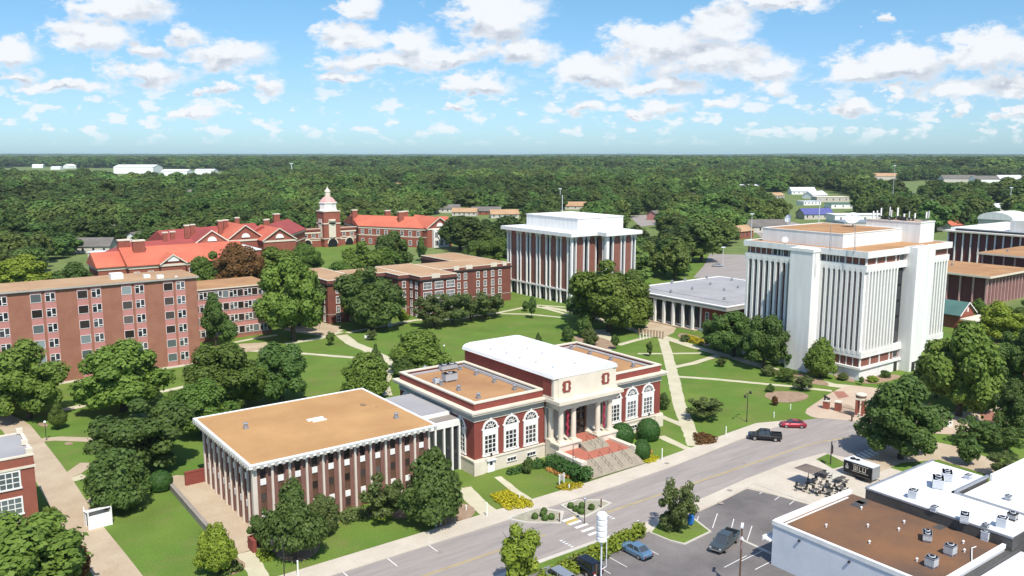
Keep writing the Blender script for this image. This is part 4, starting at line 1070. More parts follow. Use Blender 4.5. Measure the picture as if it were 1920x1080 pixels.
for i, (a, b, c, d) in enumerate(OB): mb.box(a - 0.1, b + 0.1, c - 0.1, d + 0.1, 12.86 + i * 0.005, 13.05 + i * 0.005)
mb.build('coping', 'limestone', O)
mb = MB()
for i, (a, b, c, d) in enumerate(OB): mb.box(a + 0.4, b - 0.4, c + 0.4, d - 0.4, 13.0, 13.10 + i * 0.006)
mb.build('roof', 'roof_buff', O)
for (x, y, wd) in ((107.0, 230.2, 1.6), (133.5, 220.6, 3.0), (148, 231.5, 2), (153, 231.5, 2.6), (163, 231.5, 2.6), (167.5, 231.5, 1.6)): mb = MB(); mb.box(x - wd / 2, x + wd / 2, y - 0.12, y + 0.3, 12.2, 13.5); mb.build('crest', 'limestone', O)
mb = MB()
for (a, b, c, d) in OB: mb.box(a - 0.06, b + 0.06, c - 0.06, d + 0.06, 2.6, 2.78)
mb.build('string_course', 'limestone_grey', O)
s1 = frame_mesh(0.95, 1.9, 2, 2, 0.15, 0.09, 'white_paint', 0.1); s1p = pane_mesh(0.95, 1.9)
s3 = frame_mesh(2.7, 1.95, 6, 2, 0.17, 0.10, 'white_paint', 0.1); s3p = pane_mesh(2.7, 1.95)
ROW = (9.0, 6.0, 3.15, 0.35)
def plane_x(px, Y0, py=520):
    a, b = P(px, py, 0), P(px, py, 10); t = (Y0 - a[1]) / (b[1] - a[1]); return a[0] + t * (b[0] - a[0])
for px_ in (844, 860, 872.5, 896, 909.6, 923.5, 937):
    x = plane_x(px_, 231.5)
    for z in ROW: put('window', s1, O, (x, 231.5, z), 0, (('pane', s1p),))
for x in (130.5, 134.6, 138.8):
    for z in ROW: put('window', s3, O, (x, 220.6, z), 0, (('pane', s3p),))
for y in (223.0, 226.2):
    for z in ROW: put('window', s1, O, (128.0, y, z), L_ROT, (('pane', s1p),))
for z in ROW: put('window', s1, O, (126.1, 227.5, z), 0, (('pane', s1p),))
for x in (105.2, 109.4):
    for z in ROW: put('window', s1, O, (x, 230.2, z), 0, (('pane', s1p),))
for y in (233, 236.5, 240, 243.5, 247):
    for z in ROW: put('window', s1, O, (102, y, z), L_ROT, (('pane', s1p),))
for x in (115, 118.5, 121.8):
    for z in ROW: put('window', s1, O, (x, 236, z), 0, (('pane', s1p),))
def plane_pt(px, py, X0=None, Y0=None):
    a, b = P(px, py, 0), P(px, py, 10)
    t = (Y0 - a[1]) / (b[1] - a[1]) if Y0 is not None else (X0 - a[0]) / (b[0] - a[0])
    return (a[0] + t * (b[0] - a[0]), a[1] + t * (b[1] - a[1]), 10 * t)
# ------------------------------------------------------------------ white finned tower block in the middle distance
T = thing('office_tower', 'square tower block of white fins, tall brick panels and white penthouse in the middle distance', 'tower block', (195, 228, 0))
XR, YF2 = plane_pt(1119, 500, Y0=211.0)[0], 206.5
XE = plane_pt(1193, 500, Y0=YF2)[0]
mb = MB(); mb.box(180.9, XR, 211.9, 247.4, 4.6, 22.9); mb.box(XR + 0.9, XE - 0.3, YF2 + 0.9, 245, 4.6, 22.9); mb.build('core', 'glass_tower', T)
mb = MB(); mb.box(181.8, XR, 212.8, 246.4, -0.3, 4.4); mb.box(XR + 1.8, XE - 1, YF2 + 1.8, 244, -0.3, 4.4); mb.build('ground_floor_glazing', 'glass', T)
mb = MB(); mb.box(180.1, XR + 0.5, 211.1, 247.5, 4.35, 4.9); mb.box(XR + 0.1, XE, YF2 + 0.1, 245.2, 4.34, 4.89)
mb.build('floor_band', 'white_concrete', T)
mb = MB(); mb.box(178.6, XR + 0.1, 209.6, 249.2, 22.9, 24.1); mb.box(XR - 1.3, XE + 1.2, YF2 - 1.4, 247, 22.905, 24.105); mb.build('roof_slab', 'white_concrete', T)
mb = MB(); mb.box(179.0, XR + 0.2, 210.0, 248.8, 24.1, 24.16); mb.box(XR - 0.9, XE + 0.8, YF2 - 1.0, 246.6, 24.11, 24.17); rt = mb.build('roof', 'white_membrane', T)
X, Y = P(1034, 417, 24.2); put('vent', VENTB_M, rt, (X, Y, 24.16))
mb = MB(); mb.box(186.5, 207.5, 215.5, 244, 24.17, 28.2); ph = mb.build('penthouse', 'white_concrete', T)
mb = MB(); mb.box(186.3, 207.7, 215.3, 244.2, 28.2, 28.45); mb.build('coping', 'white_concrete', ph)
mb = MB(); mb.tube((200, 240, 28.4), (200, 240, 35), 0.1, 6); mb.build('aerial', 'metal_white', ph)
finA = MB(); finA.box(-0.20, 0.20, -0.42, 0.3, -0.3, 22.9); finA.add([(-0.20, -0.42, 21.2), (-0.75, -0.42, 22.9), (0.75, -0.42, 22.9), (0.20, -0.42, 21.2), (-0.22, 0.1, 21.2), (-0.75, 0.1, 22.9), (0.75, 0.1, 22.9), (0.22, 0.1, 21.2)], [(0, 3, 2, 1), (4, 5, 6, 7), (0, 1, 5, 4), (3, 7, 6, 2)])
FA = finA.mesh('fin', 'white_paint')
YS = [247.1, 245.4, 241.2, 239.3, 235.8, 233.7, 230.0, 228.2, 224.7, 222.6, 218.9, 216.9, 213.3]
for y in YS: put('fin', FA, T, (180.5, y, 0), L_ROT)
mb = MB()
for a, b in ((245.4, 241.2), (239.3, 235.8), (233.7, 230.0), (228.2, 224.7), (222.6, 218.9), (216.9, 213.3)): mb.box(180.5, 180.95, b + 0.22, a - 0.22, 4.9, 22.9)
xs = [plane_pt(930 + q / 5.4, 500, Y0=211.0)[0] for q in (812, 892, 938, 1014)]
for a, b in ((xs[0], xs[1]), (xs[2], xs[3])): mb.box(a + 0.2, b - 0.2, 211.5, 211.95, 4.9, 22.9)
x2 = [plane_pt(930 + q / 5.4, 500, Y0=YF2)[0] for q in (1186, 1268, 1303, 1375, 1408)]
for a, b in ((x2[0], x2[1]), (x2[2], x2[3])): mb.box(a + 0.2, b - 0.2, YF2 + 0.5, YF2 + 0.95, 4.9, 22.9)
mb.box(XR + 0.45, XR + 0.95, 208.2, 211.0, 4.9, 22.9)
mb.build('brick_panel', 'brick_tower', T)
for x in xs: put('fin', FA, T, (x, 211.5, 0))
for x in x2: put('fin', FA, T, (x, YF2 + 0.5, 0))
put('fin', FA, T, (XR + 0.5, 208.3, 0), L_ROT)
mb = MB(); mb.box(179.9, 180.7, 210.9, 211.7, -0.3, 22.9); mb.box(XR + 0.0, XR + 1.2, YF2 - 0.2, YF2 + 0.9, -0.3, 22.9); mb.build('corner_pier', 'white_paint', T)

# ------------------------------------------------------------------ single-storey hall with the colonnade
N = thing('colonnade_hall', 'low brick hall with white column porch and wide grey flat roof between the two towers', 'hall', (203, 170, 0))
mb = MB(); mb.box(183.3, 225, 149, 186, -0.3, 7.3); mb.build('wall', 'brick_hall', N)
mb = MB(); mb.box(181.4, 226.5, 147.4, 187.8, 7.3, 8.35); mb.build('fascia', 'limestone_grey', N)
mb = MB(); ring(mb, 181.3, 226.6, 147.3, 187.9, 8.35, 8.6, 0.9); mb.build('coping', 'white_concrete', N)
mb = MB(); mb.box(182.3, 225.7, 148.2, 187.0, 8.35, 8.5); mb.box(188, 225, 152, 186, 8.5, 8.62); rn = mb.build('roof', 'grey_membrane', N)
for (x, y) in ((1260, 531), (1284, 527), (1325, 522), (1332, 535), (1298, 544), (1358, 546), (1372, 527), (1384, 541), (1358, 563), (1258, 549)):
    X, Y = P(x, y, 8.5); put('vent', VENTB_M, rn, (X, Y, 8.6))
mb = MB(); mb.box(183.2, 183.34, 158.6, 178.0, 0.4, 7.2); mb.build('porch_glazing', 'glass', N)
colN = MB(); colN.box(-0.35, 0.35, -0.35, 0.35, 0.3, 7.3); CNM = colN.mesh('column', 'white_paint')
for y in (178.2, 174.5, 170.8, 167.1, 163.4, 159.7): put('column', CNM, N, (181.9, y, 0))
mb = MB(); mb.box(181.2, 183.3, 158.5, 179.5, -0.3, 0.35); mb.build('porch_floor', 'pavers', N)
nw = frame_mesh(1.0, 3.0, 2, 3, 0.16, 0.08); nwp = pane_mesh(1.0, 3.0)
for y in (182.2, 155.6): put('window', nw, N, (183.3, y, 2.6), L_ROT, (('pane', nwp),))
mb = MB(); mb.box(183.1, 183.3, 179.8, 180.3, 0, 7.3); mb.box(183.1, 183.3, 157.6, 158.1, 0, 7.3); mb.box(183.15, 183.3, 149, 186, -0.2, 0.8); mb.build('pilaster', 'white_paint', N)

# ------------------------------------------------------------------ tall white finned tower on the right
B = thing('office_tower', 'tallest white tower block with close vertical fins and dishes on its golden roof', 'tower block', (188, 117, 0))
BX0, BX1, BY0, BY1 = 170.0, 206.0, 100.5, 133.0
mb = MB(); mb.box(BX0 + 0.9, BX1 - 0.9, BY0 + 0.9, BY1 - 0.9, 2.8, 27.6); coreB = mb.build('core', 'glass_brown', B)
mb = MB(); mb.box(BX0 + 0.25, BX1 - 0.2, BY0 + 0.25, BY1 - 0.2, -0.3, 2.8); mb.build('base', 'white_concrete', B)
mb = MB()
for (z0, z1, o) in ((2.5, 3.0, 0.15), (5.1, 6.6, 0.0), (24.4, 25.9, 0.0), (27.5, 28.7, 0.35)):
    mb = MB(); mb.box(BX0 - o, BX1 + o, BY0 - o, BY1 + o, z0, z1); mb.build('concrete_band', 'white_concrete', B)
for z0, z1 in ((3.0, 5.1), (25.9, 27.5)): mb = MB(); mb.box(BX0 + 0.5, BX1 - 0.4, BY0 + 0.5, BY1 - 0.4, z0, z1); mb.build('brick_band', 'brick_tower', B)
mb = MB(); ring(mb, BX0 - 0.35, BX1 + 0.35, BY0 - 0.35, BY1 + 0.35, 28.7, 28.9, 0.5); mb.build('coping', 'white_concrete', B)
mb = MB(); mb.box(BX0, BX1, BY0, BY1, 28.7, 28.8); mb.build('roof', 'roof_tan', B)
mb = MB(); mb.box(173.2, 198, 108.6, 130.5, 28.8, 31.9); mb.box(198, 204.6, 104.0, 118.0, 28.8, 33.6); pB = mb.build('penthouse', 'white_concrete', B)
mb = MB(); mb.box(173.7, 197.6, 109.1, 130.0, 31.9, 31.96); mb.build('roof', 'roof_tan', pB)
mb = MB(); ring(mb, 173.1, 198.05, 108.5, 130.6, 31.9, 32.05, 0.45); ring(mb, 197.9, 204.7, 103.9, 118.1, 33.6, 33.85, 0.4); mb.build('coping', 'white_concrete', pB)
mb = MB(); mb.box(198.4, 204.2, 104.4, 117.6, 33.6, 33.66); mb.build('roof', 'roof_tan', pB)
finB = MB(); finB.box(-0.3, 0.3, -0.55, 0.35, 5.9, 25.2); finB.add([(-0.3, -0.55, 24.0), (-0.62, -0.55, 25.2), (0.62, -0.55, 25.2), (0.3, -0.55, 24.0), (-0.3, -0.02, 24.0), (-0.62, -0.02, 25.2), (0.62, -0.02, 25.2), (0.3, -0.02, 24.0)], [(0, 3, 2, 1), (0, 1, 5, 4), (3, 7, 6, 2), (4, 5, 6, 7)])
FB = finB.mesh('fin', 'white_paint')
# slot glass seen between fins; brick infill here and there
YL = [101.2 + 1.30 * k for k in range(9)] + [119.2 + 1.62 * k for k in range(9)]
for y in YL: put('fin', FB, B, (BX0 + 0.5, y, 0), L_ROT)
XL = [171.2 + 1.27 * k for k in range(10)] + [196.2 + 1.27 * k for k in range(8)]
for x in XL: put('fin', FB, B, (x, BY0 + 0.5, 0))
mb = MB()
for k in (1, 2, 3, 10, 11, 14): mb = MB(); mb.box(BX0 + 0.75, BX0 + 0.95, YL[k] + 0.3, YL[k + 1] - 0.3, 6.6, 24.4); mb.build('brick_infill', 'maroon', B)
mb = MB()
for a, b in zip(XL[:9], XL[1:10]): mb.box(a + 0.3, b - 0.3, BY0 + 0.72, BY0 + 0.95, 6.6, 24.4)
for a, b in zip(XL[10:17], XL[11:18]): mb.box(a + 0.3, b - 0.3, BY0 + 0.72, BY0 + 0.95, 6.6, 24.4)
mb.build('infill_panel', 'limestone_grey', B)
mb = MB(); mb.box(167.0, 171.2, 111.9, 117.9, -0.3, 27.9); mb.box(166.85, 171, 111.75, 118.05, 27.9, 28.6); mb.build('shaft', 'white_concrete', B)
mb = MB(); mb.box(186.6, 194.6, 98.2, 101.4, -0.3, 28.9); mb.build('shaft', 'white_concrete', B)
wv = frame_mesh(1.5, 3.0, 1, 1, 0.1, 0.05, 'metal_dark', 0.06, False); wvp = pane_mesh(1.5, 3.0, 'glass', -0.05)
for z in (20.6, 16.9, 13.2, 9.5, 7.0): put('window', wv, B, (185.0, BY0 + 0.62, z), 0, (('pane', wvp),))
wv2 = frame_mesh(2.0, 1.5, 2, 1, 0.1, 0.08, 'white_paint', 0.06, False); wvp2 = pane_mesh(2.0, 1.5, 'glass', -0.03)
for z in (3.3, 25.95): put('window', wv2, B, (185.0, BY0 + 0.5, z), 0, (('pane', wvp2),))
for y in (119.6, 121.8, 124.0): put('window', wv2, B, (BX0 + 0.5, y, 25.95), L_ROT, (('pane', wvp2),))
for y in (107.2, 109.4, 111.0): put('window', wv2, B, (BX0 + 0.5, y, 25.95), L_ROT, (('pane', wvp2),))
mb = MB()
for x in (170.6, 174.4, 178.2, 182.4): mb.box(x - 0.15, x + 0.15, BY0 + 0.3, BY0 + 0.6, 3.0, 5.1); mb.box(x - 0.15, x + 0.15, BY0 + 0.3, BY0 + 0.6, 25.9, 27.5)
for y in [101.0 + 1.6 * k for k in range(7)] + [119 + 1.6 * k for k in range(9)]: mb.box(BX0 + 0.3, BX0 + 0.6, y - 0.08, y + 0.08, 3.0, 5.1); mb.box(BX0 + 0.3, BX0 + 0.6, y - 0.08, y + 0.08, 25.9, 27.5)
mb.build('mullion', 'white_paint', B)
mb = MB(); mb.box(184.4, 185.6, BY0 + 0.1, BY0 + 0.3, 0, 2.2); d_ = mb.build('door', 'metal_dark', B)
mb = MB(); mb.box(187.6, 188.8, 98.05, 98.22, 0, 2.2); mb.build('door', 'metal_dark', B)
# dishes and aerials on the roof
def dish(label, x, y, z, r, az, tilt, m='white_plain'):
    t = thing('satellite_dish', label, 'satellite dish', (x, y, z), az)
    mb = MB(); mb.cyl(0, 0, 0, r * 0.9, r * 0.09, 8); mb.tube((0, 0, r * 0.9), (0.25 * r, 0, r * 1.05), r * 0.07, 6); mb.build('mast', 'metal_grey', t, local=True)
    mb = MB(); n = 20; prof = [(0.02, 0), (0.3 * r, 0.03 * r), (0.6 * r, 0.1 * r), (0.85 * r, 0.2 * r), (r, 0.29 * r)]
    mb.lathe(0, 0, prof, n); inner = MB(); inner.lathe(0, 0, [(a, b + 0.04) for a, b in prof], n); mb.add(inner.v, [f[::-1] for f in inner.f[:-2]])
    mb.v = mb.v; R_ = Matrix.Rotation(tilt, 3, 'Y')
    mb.f = [f for f in mb.f if len(f) == 4]
    mb.v = [tuple(R_ @ Vector(v) + Vector((0.2 * r, 0, r * 1.1))) for v in mb.v]
    mb.build('reflector', m, t, local=True, smooth=True)
    mb = MB(); c = R_ @ Vector((0, 0, 0.85 * r)) + Vector((0.2 * r, 0, r * 1.1))
    for k in range(3):
        e = R_ @ Vector((r * math.cos(k * 2.1), r * math.sin(k * 2.1), 0.29 * r)) + Vector((0.2 * r, 0, r * 1.1)); mb.tube(e, c, 0.04 * r, 5)
    mb.ball(c.x, c.y, c.z, 0.1 * r, n=8); mb.build('feed', 'metal_grey', t, local=True)
    return t
X, Y = P(1599, 425, 32.0); dish('large white satellite dish on the golden penthouse roof of the tall white tower', X, Y, 31.96, 1.75, math.radians(200), math.radians(48))
X, Y = P(1472, 456, 28.9); dish('small white dish low at the front left of the tall white tower roof', X, Y, 28.85, 0.75, math.radians(215), math.radians(60))
X, Y = P(1484, 425, 31); dish('grey dish on the far left edge of the tall white tower roof', X - 1, Y, 31.96, 1.1, math.radians(170), math.radians(70), 'metal_white')
rr = random.Random(3)
for k, (px_, py_, h) in enumerate(((1657, 411, 2.0), (1664, 411, 2.2), (1671, 411, 2.8), (1687, 410, 3.1), (1690, 411, 2.4), (1701, 411, 3.0), (1713, 411, 1.6), (1722, 411, 2.2), (1732, 412, 1.8), (1752, 412, 2.2), (1756, 412, 2.4))):
    x = 198.5 + 5.6 * ((px_ - 1655) / 105); y = 117.0 - 12.0 * ((px_ - 1655) / 105)
    t = thing('panel_antenna', 'white panel antenna on the roof edge of the tall white tower, one of a cluster', 'antenna', (x, y, 33.66), 0, 'panel antennas on the tall white tower')
    mb = MB(); mb.cyl(0, 0, 0, h * 0.95, 0.05, 6); mb.build('mast', 'metal_grey', t, local=True)
    mb = MB(); mb.cbox((0.1, -0.14, h * 0.35), (0.36, 0.16, h * 0.7), rr.uniform(-0.8, 0.8)); mb.build('panel', 'white_plain', t, local=True)
mb = MB()
for k in range(14): mb.cbox((198.4 + 5.4 * k / 13, 112 + 3 * math.sin(k * 2.3), 33.66), (0.7, 0.5, 0.5 + 0.25 * (k % 3)), k)
mb.build('equipment', 'metal_dark', pB)
for (px_, py_, h, z0, lab) in ((1555, 470, 5.5, 28.8, 'slim steel ladder mast standing at the front of the tall white tower penthouse'), (1601, 472, 6.0, 28.8, 'slim steel pole beside the large dish on the tall white tower')):
    X, Y = P(px_, py_, 28.8)
    mb = MB(); mb.tube((X, Y, z0), (X, Y, z0 + h), 0.07, 6); mb.tube((X + 0.5, Y, z0), (X + 0.5, Y, z0 + h * 0.6), 0.05, 6)
    for k in range(6): mb.tube((X, Y, z0 + 0.5 + k * 0.5), (X + 0.5, Y, z0 + 0.5 + k * 0.5), 0.03, 4)
    tagit(mb.build('mast', 'metal_grey'), lab, 'mast')

# ------------------------------------------------------------------ halls at the right edge
def fin_hall(label, x0, x1, y0, y1, h, roof, wallm, finm, step, nm='lecture_hall', z0=0.0, over=1.2):
    t = thing(nm, label, 'hall', ((x0 + x1) / 2, (y0 + y1) / 2, 0))
    mb = MB(); mb.box(x0 + 0.8, x1 - 0.8, y0 + 0.8, y1 - 0.8, -0.3, h - 0.6); mb.build('wall', wallm, t)
    mb = MB(); mb.box(x0 - over, x1 + over, y0 - over, y1 + over, h - 0.6, h); mb.build('fascia', 'limestone', t)
    mb = MB(); mb.box(x0 - over + 0.3, x1 + over - 0.3, y0 - over + 0.3, y1 + over - 0.3, h, h + 0.08); r_ = mb.build('roof', roof, t)
    fmesh = MB(); fmesh.box(-0.2, 0.2, -0.45, 0.45, -0.3, h - 0.6); me = fmesh.mesh('fin', finm)
    n = int((y1 - y0 - 1) / step)
    for k in range(n + 1): put('fin', me, t, (x0 + 0.5, y0 + 0.5 + (y1 - y0 - 1) * k / n, 0), L_ROT)
    n = int((x1 - x0 - 1) / (step * 0.62))
    for k in range(n + 1): put('fin', me, t, (x0 + 0.5 + (x1 - x0 - 1) * k / n, y0 + 0.5, 0))
    return t, r_
mat('pink_fin', (0.55, 0.33, 0.30), 0.85, 0.1, 0.5)
t1, r1 = fin_hall('nearer low hall with golden flat roof and pale pink fins at the right edge', 290, 321, 128.2, 168, 10, 'roof_tan', 'maroon', 'pink_fin', 3.9)
X, Y = P(1785, 498, 10); put('vent', VENTB_M, r1, (X, Y, 10.1))
t2, r2 = fin_hall('golden roofed hall with pink fins behind the nearer low hall at the right edge', 336, 372, 120, 152, 12.5, 'roof_tan', 'maroon', 'pink_fin', 3.6)
X, Y = P(1889, 472, 12.5); put('vent', VENTB_M, r2, (X, Y, 12.6))
t3, r3 = fin_hall('white roofed hall of paired white fins and dark glass behind the golden roofs', 376, 430, 118, 185.5, 16.6, 'white_membrane', 'maroon', 'white_paint', 3.3, 'white_hall')
mb = MB(); mb.box(377, 429, 119, 184, 16.68, 17.9); mb.box(377, 390, 120, 160, 17.9, 22.5); mb.build('roof_house', 'white_concrete', t3)
mb = MB(); mb.box(376.6, 377.0, 121, 182, 16.8, 17.5); mb.build('clerestory', 'glass', t3)
mb = MB()
pr = [(28 * math.cos(PI * k / 12), 6.0 * math.sin(PI * k / 12)) for k in range(13)]
t4 = thing('vaulted_hall', 'pale hall with a low vaulted roof half hidden behind the white finned hall', 'hall', (500, 216, 0))
mb.extr([(216 + a * 0.34, 14.0 + b * 0.7) for a, b in pr], 'x', 490, 512); mb.build('roof', 'white_concrete', t4)
mb = MB(); mb.box(490.5, 511.5, 207, 225, -0.3, 14.0); mb.build('wall', 'house_wall', t4)
# chapel with the teal roof
Q = thing('chapel', 'small brick chapel with teal roof and cream porch right of the tall white tower', 'chapel', (249.5, 125, 0))
mb = MB(); mb.box(245.3, 253.8, 115.3, 136, -0.3, 4.2); mb.add([(245.3, 115.3, 4.2), (253.8, 115.3, 4.2), (249.5, 115.3, 7.2), (245.3, 136, 4.2), (253.8, 136, 4.2), (249.5, 136, 7.2)], [(0, 1, 2), (5, 4, 3)]); mb.build('wall', 'brick_red', Q)
mb = MB()
for s in (-1, 1):
    xe = 249.5 + s * 5.0
    mb.add([(xe, 114.8, 4.0), (249.5, 114.8, 7.45), (249.5, 136.5, 7.45), (xe, 136.5, 4.0), (xe, 114.8, 3.8), (249.5, 114.8, 7.2), (249.5, 136.5, 7.2), (xe, 136.5, 3.8)], [(0, 1, 2, 3), (7, 6, 5, 4), (0, 4, 5, 1), (3, 2, 6, 7), (0, 3, 7, 4)])
mb.build('roof', 'roof_teal', Q)
mb = MB()
for s in (-1, 1): mb.add([(249.5 + s * 5.0, 114.7, 3.75), (249.5, 114.7, 7.2), (249.5, 114.7, 7.5), (249.5 + s * 5.0, 114.7, 4.05), (249.5 + s * 5.0, 114.8, 3.75), (249.5, 114.8, 7.2), (249.5, 114.8, 7.5), (249.5 + s * 5.0, 114.8, 4.05)], [(0, 1, 2, 3), (7, 6, 5, 4), (3, 2, 6, 7), (0, 4, 5, 1)])
mb.build('bargeboard', 'white_paint', Q)
mb = MB(); mb.box(249.2, 249.8, 115.1, 115.3, 4.6, 5.8); mb.build('window', 'white_paint', Q)
mb = MB(); mb.box(244, 255, 109.5, 114.6, 2.9, 3.3)
for x in (244.6, 249.5, 254.4): mb.box(x - 0.15, x + 0.15, 109.9, 110.2, -0.2, 2.9)
mb.build('porch', 'limestone', Q)

# ------------------------------------------------------------------ red-roofed school far behind
S_ = thing('school', 'large red brick school with orange red hipped roofs, chimneys and a white domed clock tower', 'school', (189, 426, 0))
def V2(a): return Vector((a[0], a[1]))
def gable(p0, p1, depth, ze, zr, roofm, wallm='brick_red', over=0.7, trim=True, hip0=0.0, hip1=0.0, skew=None):
    p0, p1 = V2(p0), V2(p1); d = (p1 - p0).normalized(); n = Vector((-d.y, d.x)); L = (p1 - p0).length
    if n.dot(Vector((CA, SA))) < 0: n = -n
    if skew: n = Vector(skew).normalized()
    def W(a, b, z): q = p0 + d * a + n * b; return (q.x, q.y, z)
    mb = MB(); z0 = -0.3
    v = [W(0, 0, z0), W(L, 0, z0), W(L, depth, z0), W(0, depth, z0), W(0, 0, ze), W(L, 0, ze), W(L, depth, ze), W(0, depth, ze)]
    f = [(0, 1, 5, 4), (1, 2, 6, 5), (2, 3, 7, 6), (3, 0, 4, 7)]
    if hip0 == 0: v.append(W(0, depth / 2, zr)); f.append((4, 7, len(v) - 1))
    if hip1 == 0: v.append(W(L, depth / 2, zr)); f.append((5, len(v) - 1, 6))
    mb.add(v, f); mb.build('wall', wallm, S_)
    mb = MB(); sl = (zr - ze) / (depth / 2); e = over; t = 0.3
    a0, a1 = (-e, L + e); r0, r1 = (hip0 if hip0 else -e), (L - hip1 if hip1 else L + e)
    def roofpts(dz): return [W(a0, -e, ze - e * sl + dz), W(a1, -e, ze - e * sl + dz), W(r1, depth / 2, zr + dz), W(r0, depth / 2, zr + dz), W(a0, depth + e, ze - e * sl + dz), W(a1, depth + e, ze - e * sl + dz)]
    v = roofpts(t) + roofpts(0.02)
    f = [(0, 1, 2, 3), (3, 2, 5, 4), (0, 3, 4), (1, 5, 2), (0, 6, 7, 1), (4, 5, 11, 10), (6, 9, 8, 7), (9, 10, 11, 8), (0, 4, 10, 6), (1, 7, 11, 5)]
    mb.add(v, f); rf = mb.build('roof', roofm, S_)
    if trim:
        mb = MB()
        q = [W(-0.25, -0.25, 0), W(L + 0.25, -0.25, 0), W(L + 0.25, depth + .25, 0), W(-0.25, depth + .25, 0)]
        mb.prism([(a[0], a[1]) for a in q], ze - 1.3, ze - 0.5); mb.build('frieze', 'limestone', S_)
        mb = MB(); q = [W(-0.15, -0.15, 0), W(L + 0.15, -0.15, 0), W(L + 0.15, depth + .15, 0), W(-0.15, depth + .15, 0)]
        mb.prism([(a[0], a[1]) for a in q], ze - 5.2, ze - 4.7); mb.build('string_course', 'limestone', S_)
    return W, rf, L
def chimney(rf, X, Y, z0, z1, s=1.3):
    mb = MB(); mb.box(X - s, X + s, Y - s * 0.6, Y + s * 0.6, z0, z1); c = mb.build('chimney', 'brick_red', rf)
    mb = MB(); mb.box(X - s - 0.2, X + s + 0.2, Y - s * 0.6 - 0.2, Y + s * 0.6 + 0.2, z1, z1 + 0.5); mb.build('chimney_cap', 'limestone', S_)
sw = frame_mesh(1.6, 2.3, 2, 2, 0.2, 0.1); swp = pane_mesh(1.6, 2.3)
def face_windows(W, L, n, zs, depth_off=0.0):
    a, b = Vector(W(0, 0, 0)), Vector(W(L, 0, 0)); d = (b - a).normalized(); rz = math.atan2(d.y, d.x)
    for k in range(n):
        q = a + d * (L * (k + 0.5) / n)
        for z in zs: put('window', sw, S_, (q.x, q.y, z), rz, (('pane', swp),))
def fan_gable(W, L, depth, ze):
    a, b = Vector(W(0, -0.12, 0)), Vector(W(L, -0.12, 0)); m = (a + b) / 2; d = (b - a).normalized()
    pts = [(math.cos(PI * k / 8), math.sin(PI * k / 8)) for k in range(9)]
    n = Vector((d.y, -d.x, 0))
    mb = MB(); v = [tuple(m + d * 2.0 * p[0] + Vector((0, 0, ze + 0.7 + 2.0 * p[1])) + n * o) for o in (0.0, 0.25) for p in pts]
    mb.add(v, [tuple(range(9)), tuple(range(17, 8, -1))] + [(i, i + 1, 10 + i, 9 + i) for i in range(8)]); mb.build('fanlight', 'white_paint', S_)
# right hall and its porch wing
W, rf, L = gable((208.9, 427), (229, 391.5), 27, 10.5, 15.5, 'roof_red', skew=(0.157, 0.988)); face_windows(W, L, 8, (1.2, 6.2))
for a, b in ((1, 10), (L * 0.62, 16), (L * 0.9, 16), (L * 0.75, 8)): q = W(a, b, 0); chimney(rf, q[0], q[1], 11, 18.3, 1.5)
W, rf, L = gable((230.5, 390.5), (246, 390.5), 30, 10.5, 16.0, 'roof_red', hip1=0) if False else gable((230.5, 390.5), (246.5, 392.5), 14, 10.4, 10.9, 'roof_red_dark', over=0.3)
face_windows(W, L, 4, (1.2, 4.6))
def cross_gable(xc, yf, wd, depth, ze, zr, roofm):
    """a wing whose gable faces the campus"""
    a = wd / 2; mb = MB()
    mb.add([(xc - a, yf, -0.3), (xc + a, yf, -0.3), (xc + a, yf, ze), (xc, yf, zr), (xc - a, yf, ze), (xc - a, yf + depth, -0.3), (xc + a, yf + depth, -0.3), (xc + a, yf + depth, ze), (xc, yf + depth, zr), (xc - a, yf + depth, ze)],
           [(0, 1, 2, 3, 4), (9, 8, 7, 6, 5), (0, 4, 9, 5), (1, 6, 7, 2)]); mb.build('wall', 'brick_red', S_)
    mb = MB(); e = 0.6; sl = (zr - ze) / a
    for s in (-1, 1):
        xe, zb = xc + s * (a + e), ze - e * sl
        mb.add([(xe, yf - e, zb + .3), (xc, yf - e, zr + .3), (xc, yf + depth, zr + .3), (xe, yf + depth, zb + .3), (xe, yf - e, zb), (xc, yf - e, zr), (xc, yf + depth, zr), (xe, yf + depth, zb)], [(0, 1, 2, 3), (7, 6, 5, 4), (0, 4, 5, 1), (0, 3, 7, 4), (3, 2, 6, 7)])
    rf = mb.build('roof', roofm, S_)
    mb = MB(); mb.box(xc - a - 0.3, xc + a + 0.3, yf - 0.3, yf + 0.1, ze - 1.0, ze - 0.2)
    for s in (-1, 1):
        mb.add([(xc + s * (a + e), yf - e - 0.1, ze - e * sl - .1), (xc, yf - e - 0.1, zr - .1), (xc, yf - e - 0.1, zr + .4), (xc + s * (a + e), yf - e - 0.1, ze - e * sl + .4), (xc + s * (a + e), yf - e, ze - e * sl - .1), (xc, yf - e, zr - .1), (xc, yf - e, zr + .4), (xc + s * (a + e), yf - e, ze - e * sl + .4)], [(0, 1, 2, 3), (7, 6, 5, 4), (3, 2, 6, 7), (0, 4, 5, 1)])
    mb.build('pediment_trim', 'limestone', S_)
    fan_gable(lambda u, b, z: (xc - a + u, yf + b, z), wd, depth, ze)
    return rf
rf = cross_gable(238.5, 389.5, 15.5, 26, 10.5, 15.8, 'roof_red')
mb = MB(); mb.box(233.8, 243.2, 387.6, 389.5, 0, 9.6); mb.build('portico', 'white_paint', S_)
wp3 = frame_mesh(1.7, 2.6, 2, 3, 0.1, 0.08, 'white_paint', 0.08); wp3p = pane_mesh(1.7, 2.6)
for x in (235.4, 238.5, 241.6):
    for z in (1.2, 5.6): put('window', wp3, S_, (x, 387.6, z), 0, (('pane', wp3p),))
